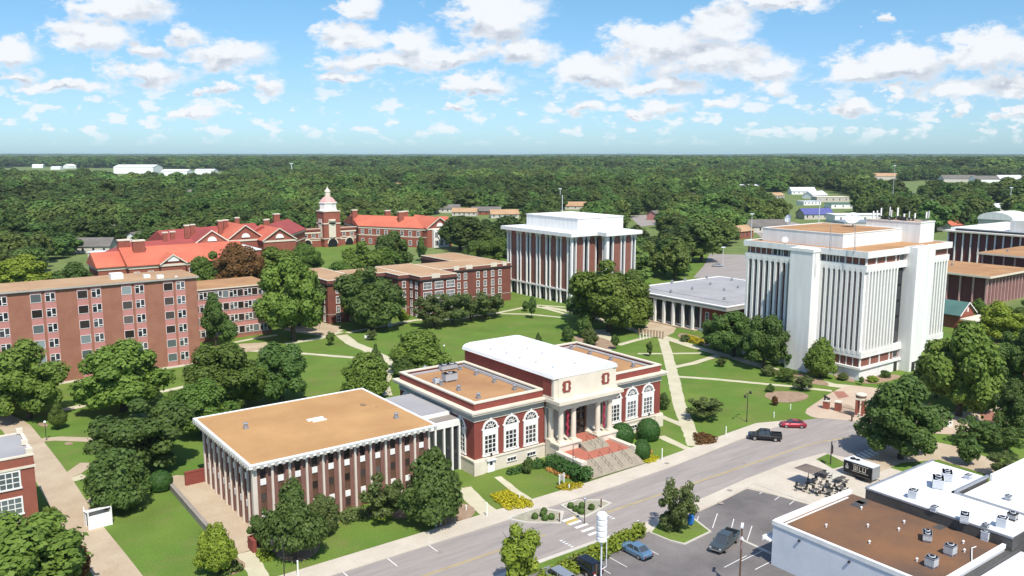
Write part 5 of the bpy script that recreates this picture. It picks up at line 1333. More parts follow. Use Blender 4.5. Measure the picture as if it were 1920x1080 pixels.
W, rf, L = gable((246.5, 396), (258, 400), 20, 9.5, 14.6, 'roof_red')
# arcade joining the wings, with the tower over its middle arch
W, rf, L = gable((176, 429), (208, 429), 8, 8.6, 8.9, 'roof_red_dark', over=0.25); mb = MB()
mb.box(175.6, 208.4, 428.6, 437.4, 8.95, 9.7); mb.build('parapet', 'brick_red', S_)
mb = MB(); mb.box(175.5, 208.5, 428.5, 429, 9.7, 10.0); mb.box(175.7, 208.3, 428.75, 429.05, 4.4, 4.8); mb.build('string_course', 'limestone', S_)
for xc, a in ((179.5, 2.1), (192, 2.6), (204, 2.1)):
    yf = 424.3 if xc == 192 else 428.9
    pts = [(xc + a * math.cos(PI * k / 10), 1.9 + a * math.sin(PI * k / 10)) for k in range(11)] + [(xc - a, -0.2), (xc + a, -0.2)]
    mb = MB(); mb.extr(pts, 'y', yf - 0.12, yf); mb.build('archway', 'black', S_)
    o = [(xc + (a + 0.5) * math.cos(PI * k / 10), 1.9 + (a + 0.5) * math.sin(PI * k / 10)) for k in range(11)]; i_ = pts[:11]
    mb = MB()
    for k in range(10):
        q = [o[k], o[k + 1], i_[k + 1], i_[k]]; v = [(p[0], yf - 0.3, p[1]) for p in q] + [(p[0], yf, p[1]) for p in q]
        mb.add(v, [(0, 1, 2, 3), (0, 4, 5, 1), (1, 5, 6, 2), (2, 6, 7, 3), (3, 7, 4, 0)])
    mb.build('arch', 'limestone', S_)
for x in (178.5, 183, 187, 197.4, 201, 205.5): put('window', sw, S_, (x, 428.95, 5.4), 0, (('pane', swp),))
mb = MB(); mb.box(187.3, 196.7, 424.4, 433.6, -0.3, 19.0); mb.build('tower_shaft', 'brick_red', S_)
mb = MB(); mb.box(187.0, 197.0, 424.1, 433.9, 12.4, 13.0); mb.box(187.0, 197.0, 424.1, 433.9, 19.0, 19.5); mb.box(186.9, 197.1, 424.0, 434.0, 4.4, 4.8)
mb.box(190.0, 194.0, 424.1, 424.4, 5.2, 15.0); mb.box(187.0, 187.3, 427, 431, 5.2, 15.0)
mb.cyl(192, 424.4, 14.0, 14.9, 2.0, 16)
mb.build('tower_trim', 'limestone', S_)
mb = MB(); mb.lathe(192, 429, [(5.1, 19.5), (5.1, 20.0), (4.7, 20.1), (4.7, 23.4), (5.1, 23.5), (5.1, 24.0)], 8); mb.build('belfry', 'white_paint', S_)
for k in range(8):
    t = PI / 8 + k * PI / 4; x, y = 192 + 4.27 * math.cos(t), 429 + 4.27 * math.sin(t)
    mb = MB(); mb.cbox((x, y, 20.5), (0.12, 1.5, 2.2), t); mb.build('belfry_opening', 'glass', S_)
mb = MB(); mb.lathe(192, 429, [(4.7, 23.8), (4.2, 24.9), (3.0, 26.2), (1.6, 27.0)], 8); mb.build('dome', 'dome_pink', S_)
mb = MB(); mb.lathe(192, 429, [(1.5, 26.9), (1.5, 29.4), (1.7, 29.5), (1.7, 29.8), (0.9, 30.8), (0.2, 31.8), (0.08, 33.0)], 10); mb.build('lantern', 'limestone', S_)
# left hall, mirrored, and the wings toward the west
W, rf, L = gable((150, 390), (177, 426), 18, 10.5, 15.5, 'roof_red_dark'); q = W(L - 3, 14, 0); chimney(rf, q[0], q[1], 11, 18.3, 1.6)
for a in (6, 9): q = W(a, 9, 0); chimney(rf, q[0], q[1], 12, 18, 0.9)
rf = cross_gable(145.0, 379, 15.5, 24, 10.5, 15.6, 'roof_red')
rf = cross_gable(131.5, 386, 17, 26, 11.0, 17.2, 'roof_red'); chimney(rf, 124.5, 400, 12, 18.6, 1.1); chimney(rf, 128.0, 403, 12, 18.6, 1.1); chimney(rf, 134.5, 406, 14, 19.2, 1.0)
rf = cross_gable(115.5, 384, 15, 30, 10.5, 15.8, 'roof_red_dark'); chimney(rf, 108, 396, 12, 17.5, 1.0); chimney(rf, 111.5, 399, 12, 17.5, 1.0)
W, rf, L = gable((100, 398), (150, 415), 14, 11, 15, 'roof_red_dark')
mb = MB(); mb.box(92, 126, 352, 384, -0.3, 9.4); mb.build('wall', 'brick_red', S_)
mb = MB(); mb.box(91.6, 126.4, 351.6, 384, 9.4, 9.8); mb.build('roof', 'white_membrane', S_)
W, rf, L = gable((67, 321), (110, 321), 24, 10.4, 15.6, 'roof_red'); face_windows(W, L, 9, (5.6,))
for a, b in ((1.5, 14), (5.5, 9)): q = W(a, b, 0); chimney(rf, q[0], q[1], 12, 18.2, 2.0)
W, rf, L = gable((57.5, 325), (67, 325), 17, 10.2, 14.4, 'roof_red')
rf = cross_gable(81.5, 318.5, 8.5, 12, 10.6, 13.6, 'roof_red')
W, rf, L = gable((70, 352), (100, 352), 22, 10.4, 14.6, 'roof_red_dark', hip0=6); chimney(rf, 90, 362, 12, 17.8, 0.9); chimney(rf, 93.5, 364, 12, 17.8, 0.9)
# ------------------------------------------------------------------ red brick building cut by the left edge
Y_ = thing('brick_building', 'red brick building with large white framed windows, cut by the left edge', 'brick building', (0, 130, 0))
mb = MB(); mb.box(-25, 12.2, 122.5, 133.4, -0.3, 10.9); mb.build('wall', 'brick_red', Y_)
mb = MB(); mb.box(-25, 12.35, 122.35, 133.55, 9.35, 9.65); mb.box(-25, 12.35, 122.35, 133.55, 2.2, 2.5); ring(mb, -25.1, 12.3, 122.4, 133.5, 10.9, 11.1, 0.45); mb.build('stone_course', 'limestone', Y_)
mb = MB(); mb.box(-24.6, 11.8, 122.9, 133.0, 10.9, 10.98); mb.build('roof', 'grey_membrane', Y_)
mb = MB(); mb.box(11.4, 12.2, 122.6, 123.3, 11.1, 11.8); mb.box(11.4, 12.2, 127, 127.7, 11.1, 11.7); mb.box(11.4, 12.2, 132.6, 133.3, 11.1, 11.8); mb.build('parapet_block', 'limestone', Y_)
yw = frame_mesh(4.5, 2.1, 6, 3, 0.2, 0.11); ywp = pane_mesh(4.5, 2.1, 'glass_blind')
for x in (-12.4, -5.4, 1.2, 8.1):
    for z in (6.95, 3.4): put('window', yw, Y_, (x, 122.5, z), 0, (('pane', ywp),))

# ------------------------------------------------------------------ shops at the lower right
G1 = thing('shop_building', 'low shop with white painted side wall and a rust brown flat roof, bottom right', 'shop', (92, 49, 0))
mb = MB(); mb.box(83.4, 99.6, 39.6, 59.3, -0.3, 5.2); mb.build('wall', 'metal_white', G1)
mb = MB(); mb.box(83.3, 83.75, 39.6, 59.4, 5.2, 5.75); mb.box(83.75, 99.6, 58.8, 59.4, 5.2, 5.8); mb.box(83.75, 99.6, 39.5, 39.9, 5.2, 5.7); mb.build('parapet', 'white_concrete', G1)
mb = MB(); mb.box(83.75, 99.6, 39.9, 58.8, 5.2, 5.28); rG = mb.build('roof', 'roof_brown', G1)
mb = MB(); mb.box(83.95, 98.0, 58.3, 58.5, 5.285, 5.36); mb.build('flashing', 'white_concrete', rG)
vs = MB(); vs.cyl(0, 0, 0, 0.3, 0.09, 8); vs.cyl(0, 0, 0.3, 0.42, 0.16, 8, 0.08); VSM = vs.mesh('vent', 'white_plain')
for (x, y) in ((1615, 955), (1549, 988), (1627, 988), (1685, 995), (1630, 1019), (1719, 1052), (1806, 1019), (1808, 1035), (1840, 1045), (1695, 981)):
    X, Y = P(x, y, 5.3)
    if 84 < X < 99 and 40.3 < Y < 58: put('vent', VSM, rG, (X, Y, 5.28))
mb = MB(); p0, p1, p2 = P(1822, 1058, 5.3), P(1822, 1030, 5.3), P(1830, 1027, 5.3)
mb.tube((*p0, 5.45), (*p1, 5.45), 0.06, 5); mb.tube((*p1, 5.45), (*p2, 5.45), 0.06, 5); mb.build('pipe', 'white_concrete', rG)
mb = MB()
for (x, y, s) in ((1610, 945, 1.1), (1617, 940, 0.9), (1762, 988, 0.8)):
    X, Y = P(x, y, 5.3); mb.box(X - s, X + s, Y - s * 0.6, Y + s * 0.6, 5.285, 5.30)
mb.build('roof_patch', 'dark_steel', rG)
for k, y in enumerate((44, 49, 55.5)):
    mb = MB(); mb.box(83.15, 83.4, y - 0.12, y + 0.12, 4.5, 4.7); mb.build('wall_light', 'metal_dark', G1)
mb = MB(); mb.box(83.0, 86.5, 59.4, 60.4, 3.0, 3.2); mb.box(82.9, 86.6, 60.3, 60.45, 2.9, 3.5); mb.build('awning', 'white_concrete', G1)
G2 = thing('shop_building', 'white flat roofed shop building right of the rust brown roof', 'shop', (108, 50, 0))
LP_ = [(99.72, 57.0), (116.8, 57.0), (116.8, 49.4), (107.5, 49.4), (107.5, 38.9), (99.72, 38.9)]
mb = MB(); mb.prism(LP_, -0.3, 6.5); mb.build('wall', 'dark_steel', G2)
def inset(p, d):
    c = (sum(a for a, b in p) / len(p), sum(b for a, b in p) / len(p)); return [(a + (d if a < c[0] else -d), b + (d if b < c[1] else -d)) for a, b in p]
mb = MB(); mb.prism([(99.9, 56.8), (116.6, 56.8), (116.6, 49.6), (107.3, 49.6), (107.3, 39.1), (99.9, 39.1)], 6.5, 6.62); rG2 = mb.build('roof', 'white_membrane', G2)
mb = MB(); mb.box(107.3, 107.6, 38.9, 49.6, 6.5, 6.85); mb.box(107.3, 116.9, 49.3, 49.6, 6.5, 6.85); mb.box(99.7, 116.9, 56.8, 57.1, 6.5, 6.8); mb.box(99.68, 99.9, 38.9, 57, 6.5, 6.7); mb.build('parapet_cap', 'metal_grey', G2)
G3 = thing('shop_building', 'neighbouring shop with a white roof beyond a dark parapet line at the right edge', 'shop', (120, 42, 0))
mb = MB(); mb.box(107.65, 128, 28, 49.2, -0.3, 6.0); mb.build('wall', 'white_concrete', G3)
mb = MB(); mb.box(107.8, 127.8, 28.2, 49.0, 6.0, 6.1); mb.box(118, 127.7, 28.3, 42, 6.1, 7.2); rG3 = mb.build('roof', 'white_membrane', G3)
mb = MB(); mb.box(117.0, 128, 48.9, 49.25, 6.0, 7.0); mb.build('parapet', 'white_concrete', G3)
G4 = thing('shop_building', 'shop with a pale bluish metal roof in the lower right corner', 'shop', (92, 29, 0))
mb = MB(); mb.box(78, 101.5, 15, 38.6, -0.3, 4.4); mb.build('wall', 'white_concrete', G4)
mb = MB(); mb.box(77.8, 101.7, 14.8, 38.7, 4.4, 4.55); mb.build('roof', 'metal_white', G4)
mb = MB(); mb.box(78, 107.5, 38.75, 39.45, -0.3, 5.0); mb.build('party_wall', 'dark_steel', G4)
X, Y = P(1738, 1012, 5.3); roof_unit('pair of joined grey rooftop units in the middle of the rust brown roof', X, Y, 5.28, 1.7, 0.9, 1.0, 0.5, fans=2)
X, Y = P(1781, 1040, 5.3); roof_unit('square grey condenser on dark skids on the rust brown roof, upper of two', X, Y, 5.28, 1.0, 1.0, 1.25)
X, Y = P(1746, 1063, 5.3); roof_unit('square grey condenser on dark skids on the rust brown roof, lower of two', X, Y, 5.28, 1.0, 1.0, 1.25)
X, Y = P(1848, 1012, 5.3); roof_unit('small white condenser against the dark wall at the corner of the rust brown roof', X, Y, 5.28, 0.8, 0.8, 1.1, m='metal_white')
X, Y = P(1712, 934, 6.6); roof_unit('single grey condenser near the front edge of the white shop roof', X, Y, 6.62, 1.1, 1.0, 1.1, 0.2, m='metal_white')
X, Y = P(1758, 913, 6.6); roof_unit('large pale package unit on the white shop roof, nearer of two', X, Y, 6.62, 2.2, 1.3, 1.3, 0.5, 'metal_white', fans=2)
X, Y = P(1775, 900, 6.6); roof_unit('large pale package unit on the white shop roof, farther of two', X, Y, 6.62, 1.9, 1.2, 1.2, 0.5, 'metal_white', fans=2)
X, Y = P(1815, 898, 6.6); roof_unit('little flat grey vent box at the far side of the white shop roof', X, Y, 6.62, 0.9, 0.7, 0.6, m='metal_white')
X, Y = P(1752, 958, 6.6); roof_unit('low round fanned vent box on the white shop roof by the dark wall', X, Y, 6.62, 0.9, 0.7, 0.6, m='metal_white')
X, Y = P(1808, 978, 6.6); roof_unit('pale blue ducted unit on the white shop roof', X, Y, 6.62, 1.5, 0.9, 1.0, 0.4, 'metal_white')
X, Y = P(1878, 988, 6.6); roof_unit('grey louvred condenser at the right end of the white shop roof', X, Y, 6.62, 1.1, 1.0, 1.2, 0.2, m='metal_white')
X, Y = P(1848, 990, 6.6); roof_unit('small dark vent box left of the louvred condenser', X, Y, 6.62, 0.6, 0.6, 0.5)
X, Y = P(1898, 975, 6.6); roof_unit('dark boxed exhaust unit at the rightmost corner of the white shop roof', X, Y, 6.62, 0.9, 0.9, 0.9, m='dark_steel')
X, Y = P(1890, 938, 6.1); roof_unit('small grey vent box on the neighbouring white roof', X, Y, 6.1, 0.6, 0.6, 0.7)

# ------------------------------------------------------------------ vehicles: x forward, y across, origin under the middle
WH = {}
def wheel_meshes(r, wd):
    k = (r, wd)
    if k not in WH:
        a = MB(); n = 16
        def ringy(mb, prof):
            v = [(rr_ * math.cos(2 * PI * i / n), yy, rr_ * math.sin(2 * PI * i / n)) for rr_, yy in prof for i in range(n)]
            f = [(j * n + i, (j + 1) * n + i, (j + 1) * n + (i + 1) % n, j * n + (i + 1) % n) for j in range(len(prof) - 1) for i in range(n)]
            f += [tuple(range(n)), tuple((len(prof) - 1) * n + i for i in range(n - 1, -1, -1))]
            mb.add(v, f)
        ringy(a, [(r * 0.9, -wd / 2), (r, -wd / 3), (r, wd / 3), (r * 0.9, wd / 2)])
        b = MB(); ringy(b, [(r * 0.62, -wd / 2 - 0.015), (r * 0.62, wd / 2 + 0.015)])
        WH[k] = (a.mesh('tyre', 'rubber'), b.mesh('rim', 'chrome'))
    return WH[k]
def loft(secs):
    mb = MB(); n = len(secs[0]); v = [p for s in secs for p in s]; f = []
    for k in range(len(secs) - 1):
        f += [(k * n + i, (k + 1) * n + i, (k + 1) * n + (i + 1) % n, k * n + (i + 1) % n) for i in range(n)]
    f += [tuple(range(n)), tuple((len(secs) - 1) * n + i for i in range(n - 1, -1, -1))]
    mb.add(v, f); return mb
def sec(x, wd, z0, z1, z2):
    """body cross-section: sill, belly bulge, shoulder, top"""
    return [(x, -wd * 0.92, z0), (x, -wd, z0 + 0.15), (x, -wd, z1), (x, -wd * 0.86, z2), (x, wd * 0.86, z2), (x, wd, z1), (x, wd, z0 + 0.15), (x, wd * 0.92, z0)]
def car(nm, label, cat, x, y, rz, paint_, kind, z=0.012):
    t = thing(nm, label, cat, (x, y, z), rz)
    if kind == 'sedan':
        L, W_ = 2.35, 0.91; wb, r = 1.40, 0.33
        body = [sec(-L, .78, .38, .62, .80), sec(-L + .12, .86, .28, .70, .97), sec(-1.5, .91, .24, .74, 1.00), sec(-.9, .91, .22, .74, .96), sec(.9, .91, .22, .72, .93), sec(1.5, .90, .24, .70, .88), sec(2.15, .84, .28, .62, .74), sec(L, .74, .36, .54, .62)]
        gb, gr = (-1.75, 1.15), (-0.95, 0.30); zb, zr = 0.94, 1.42
    elif kind == 'coupe':
        L, W_ = 2.3, 0.91; wb, r = 1.38, 0.34
        body = [sec(-L, .78, .40, .66, .84), sec(-L + .12, .86, .28, .72, 1.0), sec(-1.4, .91, .24, .76, 1.0), sec(-.9, .91, .22, .74, .95), sec(.8, .91, .22, .72, .92), sec(1.5, .90, .24, .70, .88), sec(2.1, .84, .28, .62, .74), sec(L, .72, .36, .52, .60)]
        gb, gr = (-1.95, 1.05), (-0.85, 0.15); zb, zr = 0.94, 1.38
    elif kind == 'suv':
        L, W_ = 2.45, 0.97; wb, r = 1.45, 0.38
        body = [sec(-L, .88, .45, .85, 1.05), sec(-L + .1, .95, .34, .9, 1.12), sec(-1.5, .97, .32, .92, 1.12), sec(0, .97, .30, .92, 1.10), sec(1.2, .97, .32, .9, 1.10), sec(2.2, .92, .36, .82, 1.0), sec(L, .84, .45, .72, .88)]
        gb, gr = (-2.38, 1.30), (-2.15, 0.55); zb, zr = 1.09, 1.76
    else:
        L, W_ = 2.85, 0.99; wb, r = 1.75, 0.40
        body = [sec(-L, .95, .52, .9, 1.12), sec(-1.0, .99, .40, .92, 1.14), sec(.3, .99, .40, .92, 1.14), sec(1.5, .99, .40, .92, 1.16), sec(2.5, .96, .44, .88, 1.10), sec(L, .88, .52, .8, .98)]
        gb, gr = (-0.95, 1.55), (-0.75, 0.75); zb, zr = 1.12, 1.85
    mbody = loft(body)
    if kind == 'pickup':
        for s in (-1, 1): mbody.box(-L + .02, -1.05, s * .97, s * .86, 1.1, 1.36)
        mbody.box(-L, -L + .1, -.95, .95, 1.05, 1.36); mbody.box(-1.12, -1.0, -.9, .9, 1.1, 1.4)
    b = mbody.build('body', paint_, t, local=True)
    if kind == 'pickup':
        mb = MB(); mb.box(-L + .12, -1.14, -.85, .85, 1.13, 1.17); mb.build('bed_liner', 'black', t, local=True)
    gw, rw = W_ * 0.86, W_ * 0.70
    mb = MB(); mb.add([(gb[0], -gw, zb), (gb[1], -gw, zb), (gb[1], gw, zb), (gb[0], gw, zb), (gr[0], -rw, zr), (gr[1], -rw, zr), (gr[1], rw, zr), (gr[0], rw, zr)],
                      [(4, 5, 6, 7), (0, 1, 5, 4), (1, 2, 6, 5), (2, 3, 7, 6), (3, 0, 4, 7)]); mb.build('windows', 'car_glass', t, local=True)
    mb = MB(); mb.add([(gr[0] - .06, -rw - .03, zr), (gr[1] + .06, -rw - .03, zr), (gr[1] + .06, rw + .03, zr), (gr[0] - .06, rw + .03, zr), (gr[0] + .1, -rw + .1, zr + .07), (gr[1] - .1, -rw + .1, zr + .07), (gr[1] - .1, rw - .1, zr + .07), (gr[0] + .1, rw - .1, zr + .07)],
                      [(4, 5, 6, 7), (0, 1, 5, 4), (1, 2, 6, 5), (2, 3, 7, 6), (3, 0, 4, 7), (3, 2, 1, 0)])
    for s in (-1, 1):
        mb.tube((gb[1], s * gw, zb), (gr[1], s * rw, zr), 0.045, 5); mb.tube((gb[0], s * gw, zb), (gr[0], s * rw, zr), 0.06, 5)
        xm = (gr[0] + gr[1]) / 2; mb.tube((xm, s * gw, zb), (xm, s * rw, zr), 0.05, 5)
        if kind in ('suv',): mb.tube((-1.3, s * gw, zb), (-1.25, s * rw, zr), 0.06, 5)
    mb.build('roof', paint_, t, local=True)
    ty, rm = wheel_meshes(r, 0.22)
    for sx in (-1, 1):
        for s in (-1, 1):
            wo = bpy.data.objects.new('wheel', ty); C.objects.link(wo); wo.parent = t; wo.location = (sx * wb, s * (W_ - 0.10), r); wo.name = 'wheel'
            ro = bpy.data.objects.new('rim', rm); C.objects.link(ro); ro.parent = wo
    for s in (-1, 1):
        zh = body[-1][2][2]
        mb = MB(); mb.box(L - .14, L + .015, s * W_ * .52, s * W_ * .80, zh - .06, zh + .08); mb.build('headlight', 'lamp_lens', t, local=True)
        zt = body[0][2][2]
        mb = MB(); mb.box(-L - .015, -L + .1, s * W_ * .60, s * W_ * .84, zt - .02, zt + .16); mb.build('tail_light', 'tail_lens', t, local=True)
        mb = MB(); mb.box(gb[1] - .45, gb[1] - .28, s * gw, s * (gw + .22), zb, zb + .14); mb.build('wing_mirror', paint_, t, local=True)
    mb = MB(); mb.box(L - .02, L + .05, -W_ * .8, W_ * .8, body[-1][0][2] - .04, body[-1][0][2] + .14); mb.box(-L - .05, -L + .02, -W_ * .8, W_ * .8, body[0][0][2] - .04, body[0][0][2] + .14); mb.build('bumper', 'chrome' if kind == 'pickup' else 'black', t, local=True)
    return t
car('pickup_truck', 'black pickup truck with chrome wheels at the campus kerb', 'pickup truck', 120.9, 88.6, math.radians(130), 'paint_black', 'pickup')
car('car', 'crimson red coupe parked by the kerb ahead of the gate', 'car', 130.9, 89.9, math.radians(137), 'paint_red', 'coupe')
car('pickup_truck', 'dark grey pickup truck parked in the lot beside the grass island', 'pickup truck', *P(1358, 1024), math.radians(196), 'paint_grey', 'pickup')
car('car', 'light blue sedan nosed up to the hedge in the lot', 'car', 71.9, 71.2, PI / 2, 'paint_blue', 'sedan')
car('suv', 'black sport utility vehicle parked left of the light blue sedan', 'suv', *P(1096, 1070), PI / 2, 'paint_black', 'suv')
car('suv', 'silver sport utility vehicle at the bottom edge beside the hedge end', 'suv', *P(1046, 1092), PI / 2, 'paint_silver', 'suv')
car('car', 'pale silver sedan parked beyond the white lot between the two tower blocks', 'car', *P(1345, 500), 2.2, 'paint_silver', 'sedan', 0.03)
# food truck
F_ = thing('food_truck', 'black sided food trailer with white lettering beside the patio', 'food trailer', (*P(1614, 896), 0.11), 0)
F_.scale = (0.82, 0.82, 0.82)
mb = MB(); mb.box(-1.25, 1.25, -3.0, 3.0, 0.55, 2.95); F_b = mb.build('body', 'metal_grey', F_, local=True)
mb = MB(); mb.box(-1.31, -1.25, -2.9, 2.9, 0.6, 2.88); mb.build('side_panel', 'black', F_, local=True)
mb = MB(); mb.box(-1.3, 1.3, -3.05, 3.05, 2.95, 3.04); mb.build('roof', 'metal_white', F_, local=True)
mb = MB(); mb.cyl(0.1, 1.9, 3.04, 3.25, 0.5, 12); mb.cyl(0.3, 1.0, 3.04, 3.2, 0.4, 12); mb.build('roof_fan', 'black', F_, local=True)
mb = MB()                                            # pale block letters and a framed emblem on the black side
for (y, kind) in ((0.75, 'U'), (0.1, 'I'), (-0.35, 'L'), (-1.05, 'L'), (-1.6, 'I')):
    mb.box(-1.335, -1.31, y - 0.06, y + 0.06, 1.55, 2.45)
    if kind in 'UL': mb.box(-1.335, -1.31, y - 0.42, y - 0.06, 1.55, 1.72)
    if kind == 'U': mb.box(-1.335, -1.31, y - 0.42, y - 0.30, 1.72, 2.45)
mb.box(-1.33, -1.31, -2.2, 1.1, 1.28, 1.36); mb.box(-1.33, -1.31, -2.2, 1.1, 2.62, 2.68)
mb.build('lettering', 'limestone', F_, local=True)
mb = MB(); mb.box(-1.335, -1.31, 1.9, 2.5, 1.4, 2.0); mb.box(-1.335, -1.31, 2.05, 2.35, 2.1, 2.4); mb.build('emblem', 'limestone_grey', F_, local=True)
mb = MB(); mb.box(-1.9, -1.31, -2.6, -0.2, 0.75, 0.82); mb.box(-1.6, -1.35, -3.0, -1.8, 0.2, 0.7); mb.build('serving_shelf', 'metal_dark', F_, local=True)
ty, rm = wheel_meshes(0.36, 0.22)
for s in (-1, 1):
    for sy in (-0.45, 0.45):
        wo = bpy.data.objects.new('wheel', ty); C.objects.link(wo); wo.parent = F_; wo.location = (s * 1.1, sy, 0.36); wo.rotation_euler = (0, 0, PI / 2)
mb = MB(); mb.tube((0, -3.3, 0.6), (0, -4.6, 0.5), 0.06, 6); mb.cyl(0, -4.3, 0, 0.5, 0.05, 6); mb.build('drawbar', 'metal_dark', F_, local=True)

# ------------------------------------------------------------------ street furniture
def lamp_double(label, x, y, h, rz, z=0):
    t = thing('street_lamp', label, 'street lamp', (x, y, z), rz)
    mb = MB(); mb.cyl(0, 0, 0, 0.5, 0.16, 8, 0.1); mb.cyl(0, 0, 0.5, h, 0.085, 8, 0.06); mb.build('pole', 'metal_dark', t, local=True)
    for s in (-1, 1):
        mb = MB(); mb.tube((0, 0, h - 0.1), (s * 0.9, 0, h + 0.12), 0.045, 6); mb.tube((s * 0.9, 0, h + 0.12), (s * 1.5, 0, h + 0.05), 0.045, 6); mb.build('arm', 'metal_dark', t, local=True)
        mb = MB(); mb.lathe(s * 1.55, 0, [(0.05, h + 0.1), (0.2, h - 0.1), (0.26, h - 0.4), (0.1, h - 0.55)], 10); mb.build('lantern', 'metal_dark', t, local=True)
    return t
lamp_double('tall black two armed street lamp on the lawn right of the brick hall', *P(1400, 791), 5.6, math.radians(20))
def lamp_single(label, x, y, h, rz, z=0.0, m='metal_dark'):
    t = thing('street_lamp', label, 'street lamp', (x, y, z), rz)
    mb = MB(); mb.cyl(0, 0, 0, 0.4, 0.13, 8, 0.08); mb.cyl(0, 0, 0.4, h, 0.07, 8, 0.05); mb.build('pole', m, t, local=True)
    mb = MB(); mb.tube((0, 0, h - 0.05), (0.75, 0, h + 0.1), 0.04, 6); mb.tube((0.75, 0, h + 0.1), (1.2, 0, h), 0.04, 6); mb.build('arm', m, t, local=True)
    mb = MB(); mb.lathe(1.22, 0, [(0.05, h + 0.05), (0.17, h - 0.12), (0.22, h - 0.45), (0.08, h - 0.6)], 10); mb.build('lantern', m, t, local=True)
    return t
lamp_single('black hooked street lamp beside the left cheek of the hall steps', *P(1074, 892), 5.0, math.radians(-10))
t = lamp_single('dark street lamp cut by the bottom edge below the annex', *P(535, 1120), 7.0, math.radians(150))
for (x, y, h, lab) in ((53, 778, 3.4, 'white globe lamp on a slim dark post under the left edge trees'), (87, 826, 3.2, 'white globe lamp beside the curved walk at left'), (101, 1010, 3.4, 'white globe lamp beside the red brick building at the left edge'),
                       (833, 672, 3.0, 'white globe lamp half hidden behind the brick hall'), (1096, 982, 3.4, 'dark banner post lamp on the planted kerb bump-out')):
    X, Y = P(x, y); t = thing('globe_lamp', lab, 'street lamp', (X, Y, 0))
    mb = MB(); mb.cyl(0, 0, 0, h, 0.06, 7); mb.build('pole', 'metal_dark', t, local=True)
    mb = MB(); mb.ball(0, 0, h + 0.2, 0.24, n=10); mb.build('globe', 'globe' if 'dark banner' not in lab else 'metal_grey', t, local=True)
for (x, y, h, lab) in ((559, 1082, 2.0, 'white post standing in the lawn below the mulch ring'), (913, 969, 2.0, 'white post beside the walk at the yellow flower bed'), (1241, 864, 2.0, 'white post on the lawn right of the hall steps'),
                       (1361, 818, 1.7, 'white post at the lawn corner near the black pickup'), (1451, 783, 1.0, 'short white bollard on the lawn near the red coupe'), (1482, 768, 1.0, 'short white bollard on the lawn corner by the gate plaza'),
                       (874, 957, 0.7, 'low white bollard on the lawn beside the dark evergreen'), (1185, 829, 1.8, 'pale green post between the clipped domes right of the hall steps'), (1067, 918, 0.7, 'low white lamp in the yellow bed by the hall sign'), (974, 937, 0.9, 'low white globe at the edge of the yellow flower bed'),
                       (1196, 990, 1.0, 'white bollard at the end of the street hedge')):
    X, Y = P(x, y); mb = MB(); mb.cyl(0, 0, 0, h, 0.09, 8); mb.lathe(0, 0, [(0.12, h), (0.12, h + 0.05), (0.05, h + 0.12)], 8)
    o = mb.build('bollard', 'globe', None); o.location = (X, Y, 0); tagit(o, lab, 'bollard')
for (x, y, lab) in ((1127, 953, 'brown steel bollard on the upper kerb bump-out'), (1049, 980, 'brown steel bollard on the lower kerb bump-out')):
    X, Y = P(x, y); mb = MB(); mb.cyl(0, 0, 0.1, 1.35, 0.10, 8); mb.cyl(0, 0, 1.35, 1.45, 0.13, 8, 0.05); o = mb.build('bollard', 'iron_brown'); o.location = (X, Y, 0); tagit(o, lab, 'bollard')
def board_sign(label, x, y, rz, wd=1.3, h=1.9, m='white_plain'):
    t = thing('sign', label, 'sign', (x, y, 0), rz)
    for s in (-1, 1):
        mb = MB(); mb.box(s * wd / 2 - 0.07, s * wd / 2 + 0.07, -0.07, 0.07, 0, h); mb.build('post', m, t, local=True)
    mb = MB(); mb.box(-wd / 2 + 0.07, wd / 2 - 0.07, -0.05, 0.05, h * 0.45, h * 0.92); bd = mb.build('board', 'limestone_grey', t, local=True)
    mb = MB(); mb.box(-wd / 3.4, wd / 3.4, -0.07, -0.05, h * 0.58, h * 0.64); mb.box(-wd / 3.4, wd / 3.4, -0.07, -0.05, h * 0.72, h * 0.8); mb.build('lettering', 'metal_grey', bd, local=True)
board_sign('white framed notice sign in front of the yellow bed at the hall steps', *P(1053, 910), math.radians(8), 1.0, 1.9)
board_sign('white framed notice sign on the lawn in front of the dark evergreen', *P(822, 986), math.radians(8), 0.8, 1.9)
X, Y = P(1100, 952)
# sign pylon: five stacked white drums on two pipes
t = thing('sign_pylon', 'tall white sign of five stacked drums on slim white pipes by the lot', 'sign', (63.0, 67.9, 0))
mb = MB(); mb.cyl(0, 0, 0, 5.6, 0.10, 10); mb.build('pole', 'metal_white', t, local=True)
mb = MB(); mb.cyl(0.62, -0.2, 2.3, 5.6, 0.05, 8); mb.tube((0.62, -0.2, 2.3), (0, 0, 2.0), 0.05, 6); mb.build('conduit', 'metal_white', t, local=True)
for k in range(5):
    z = 5.6 + 0.68 * k; mb = MB(); mb.lathe(0, 0, [(0.56, z), (0.62, z + 0.06), (0.62, z + 0.50), (0.56, z + 0.56), (0.50, z + 0.58), (0.50, z + 0.68)], 24); mb.build('drum', 'white_plain', t, local=True, smooth=False)
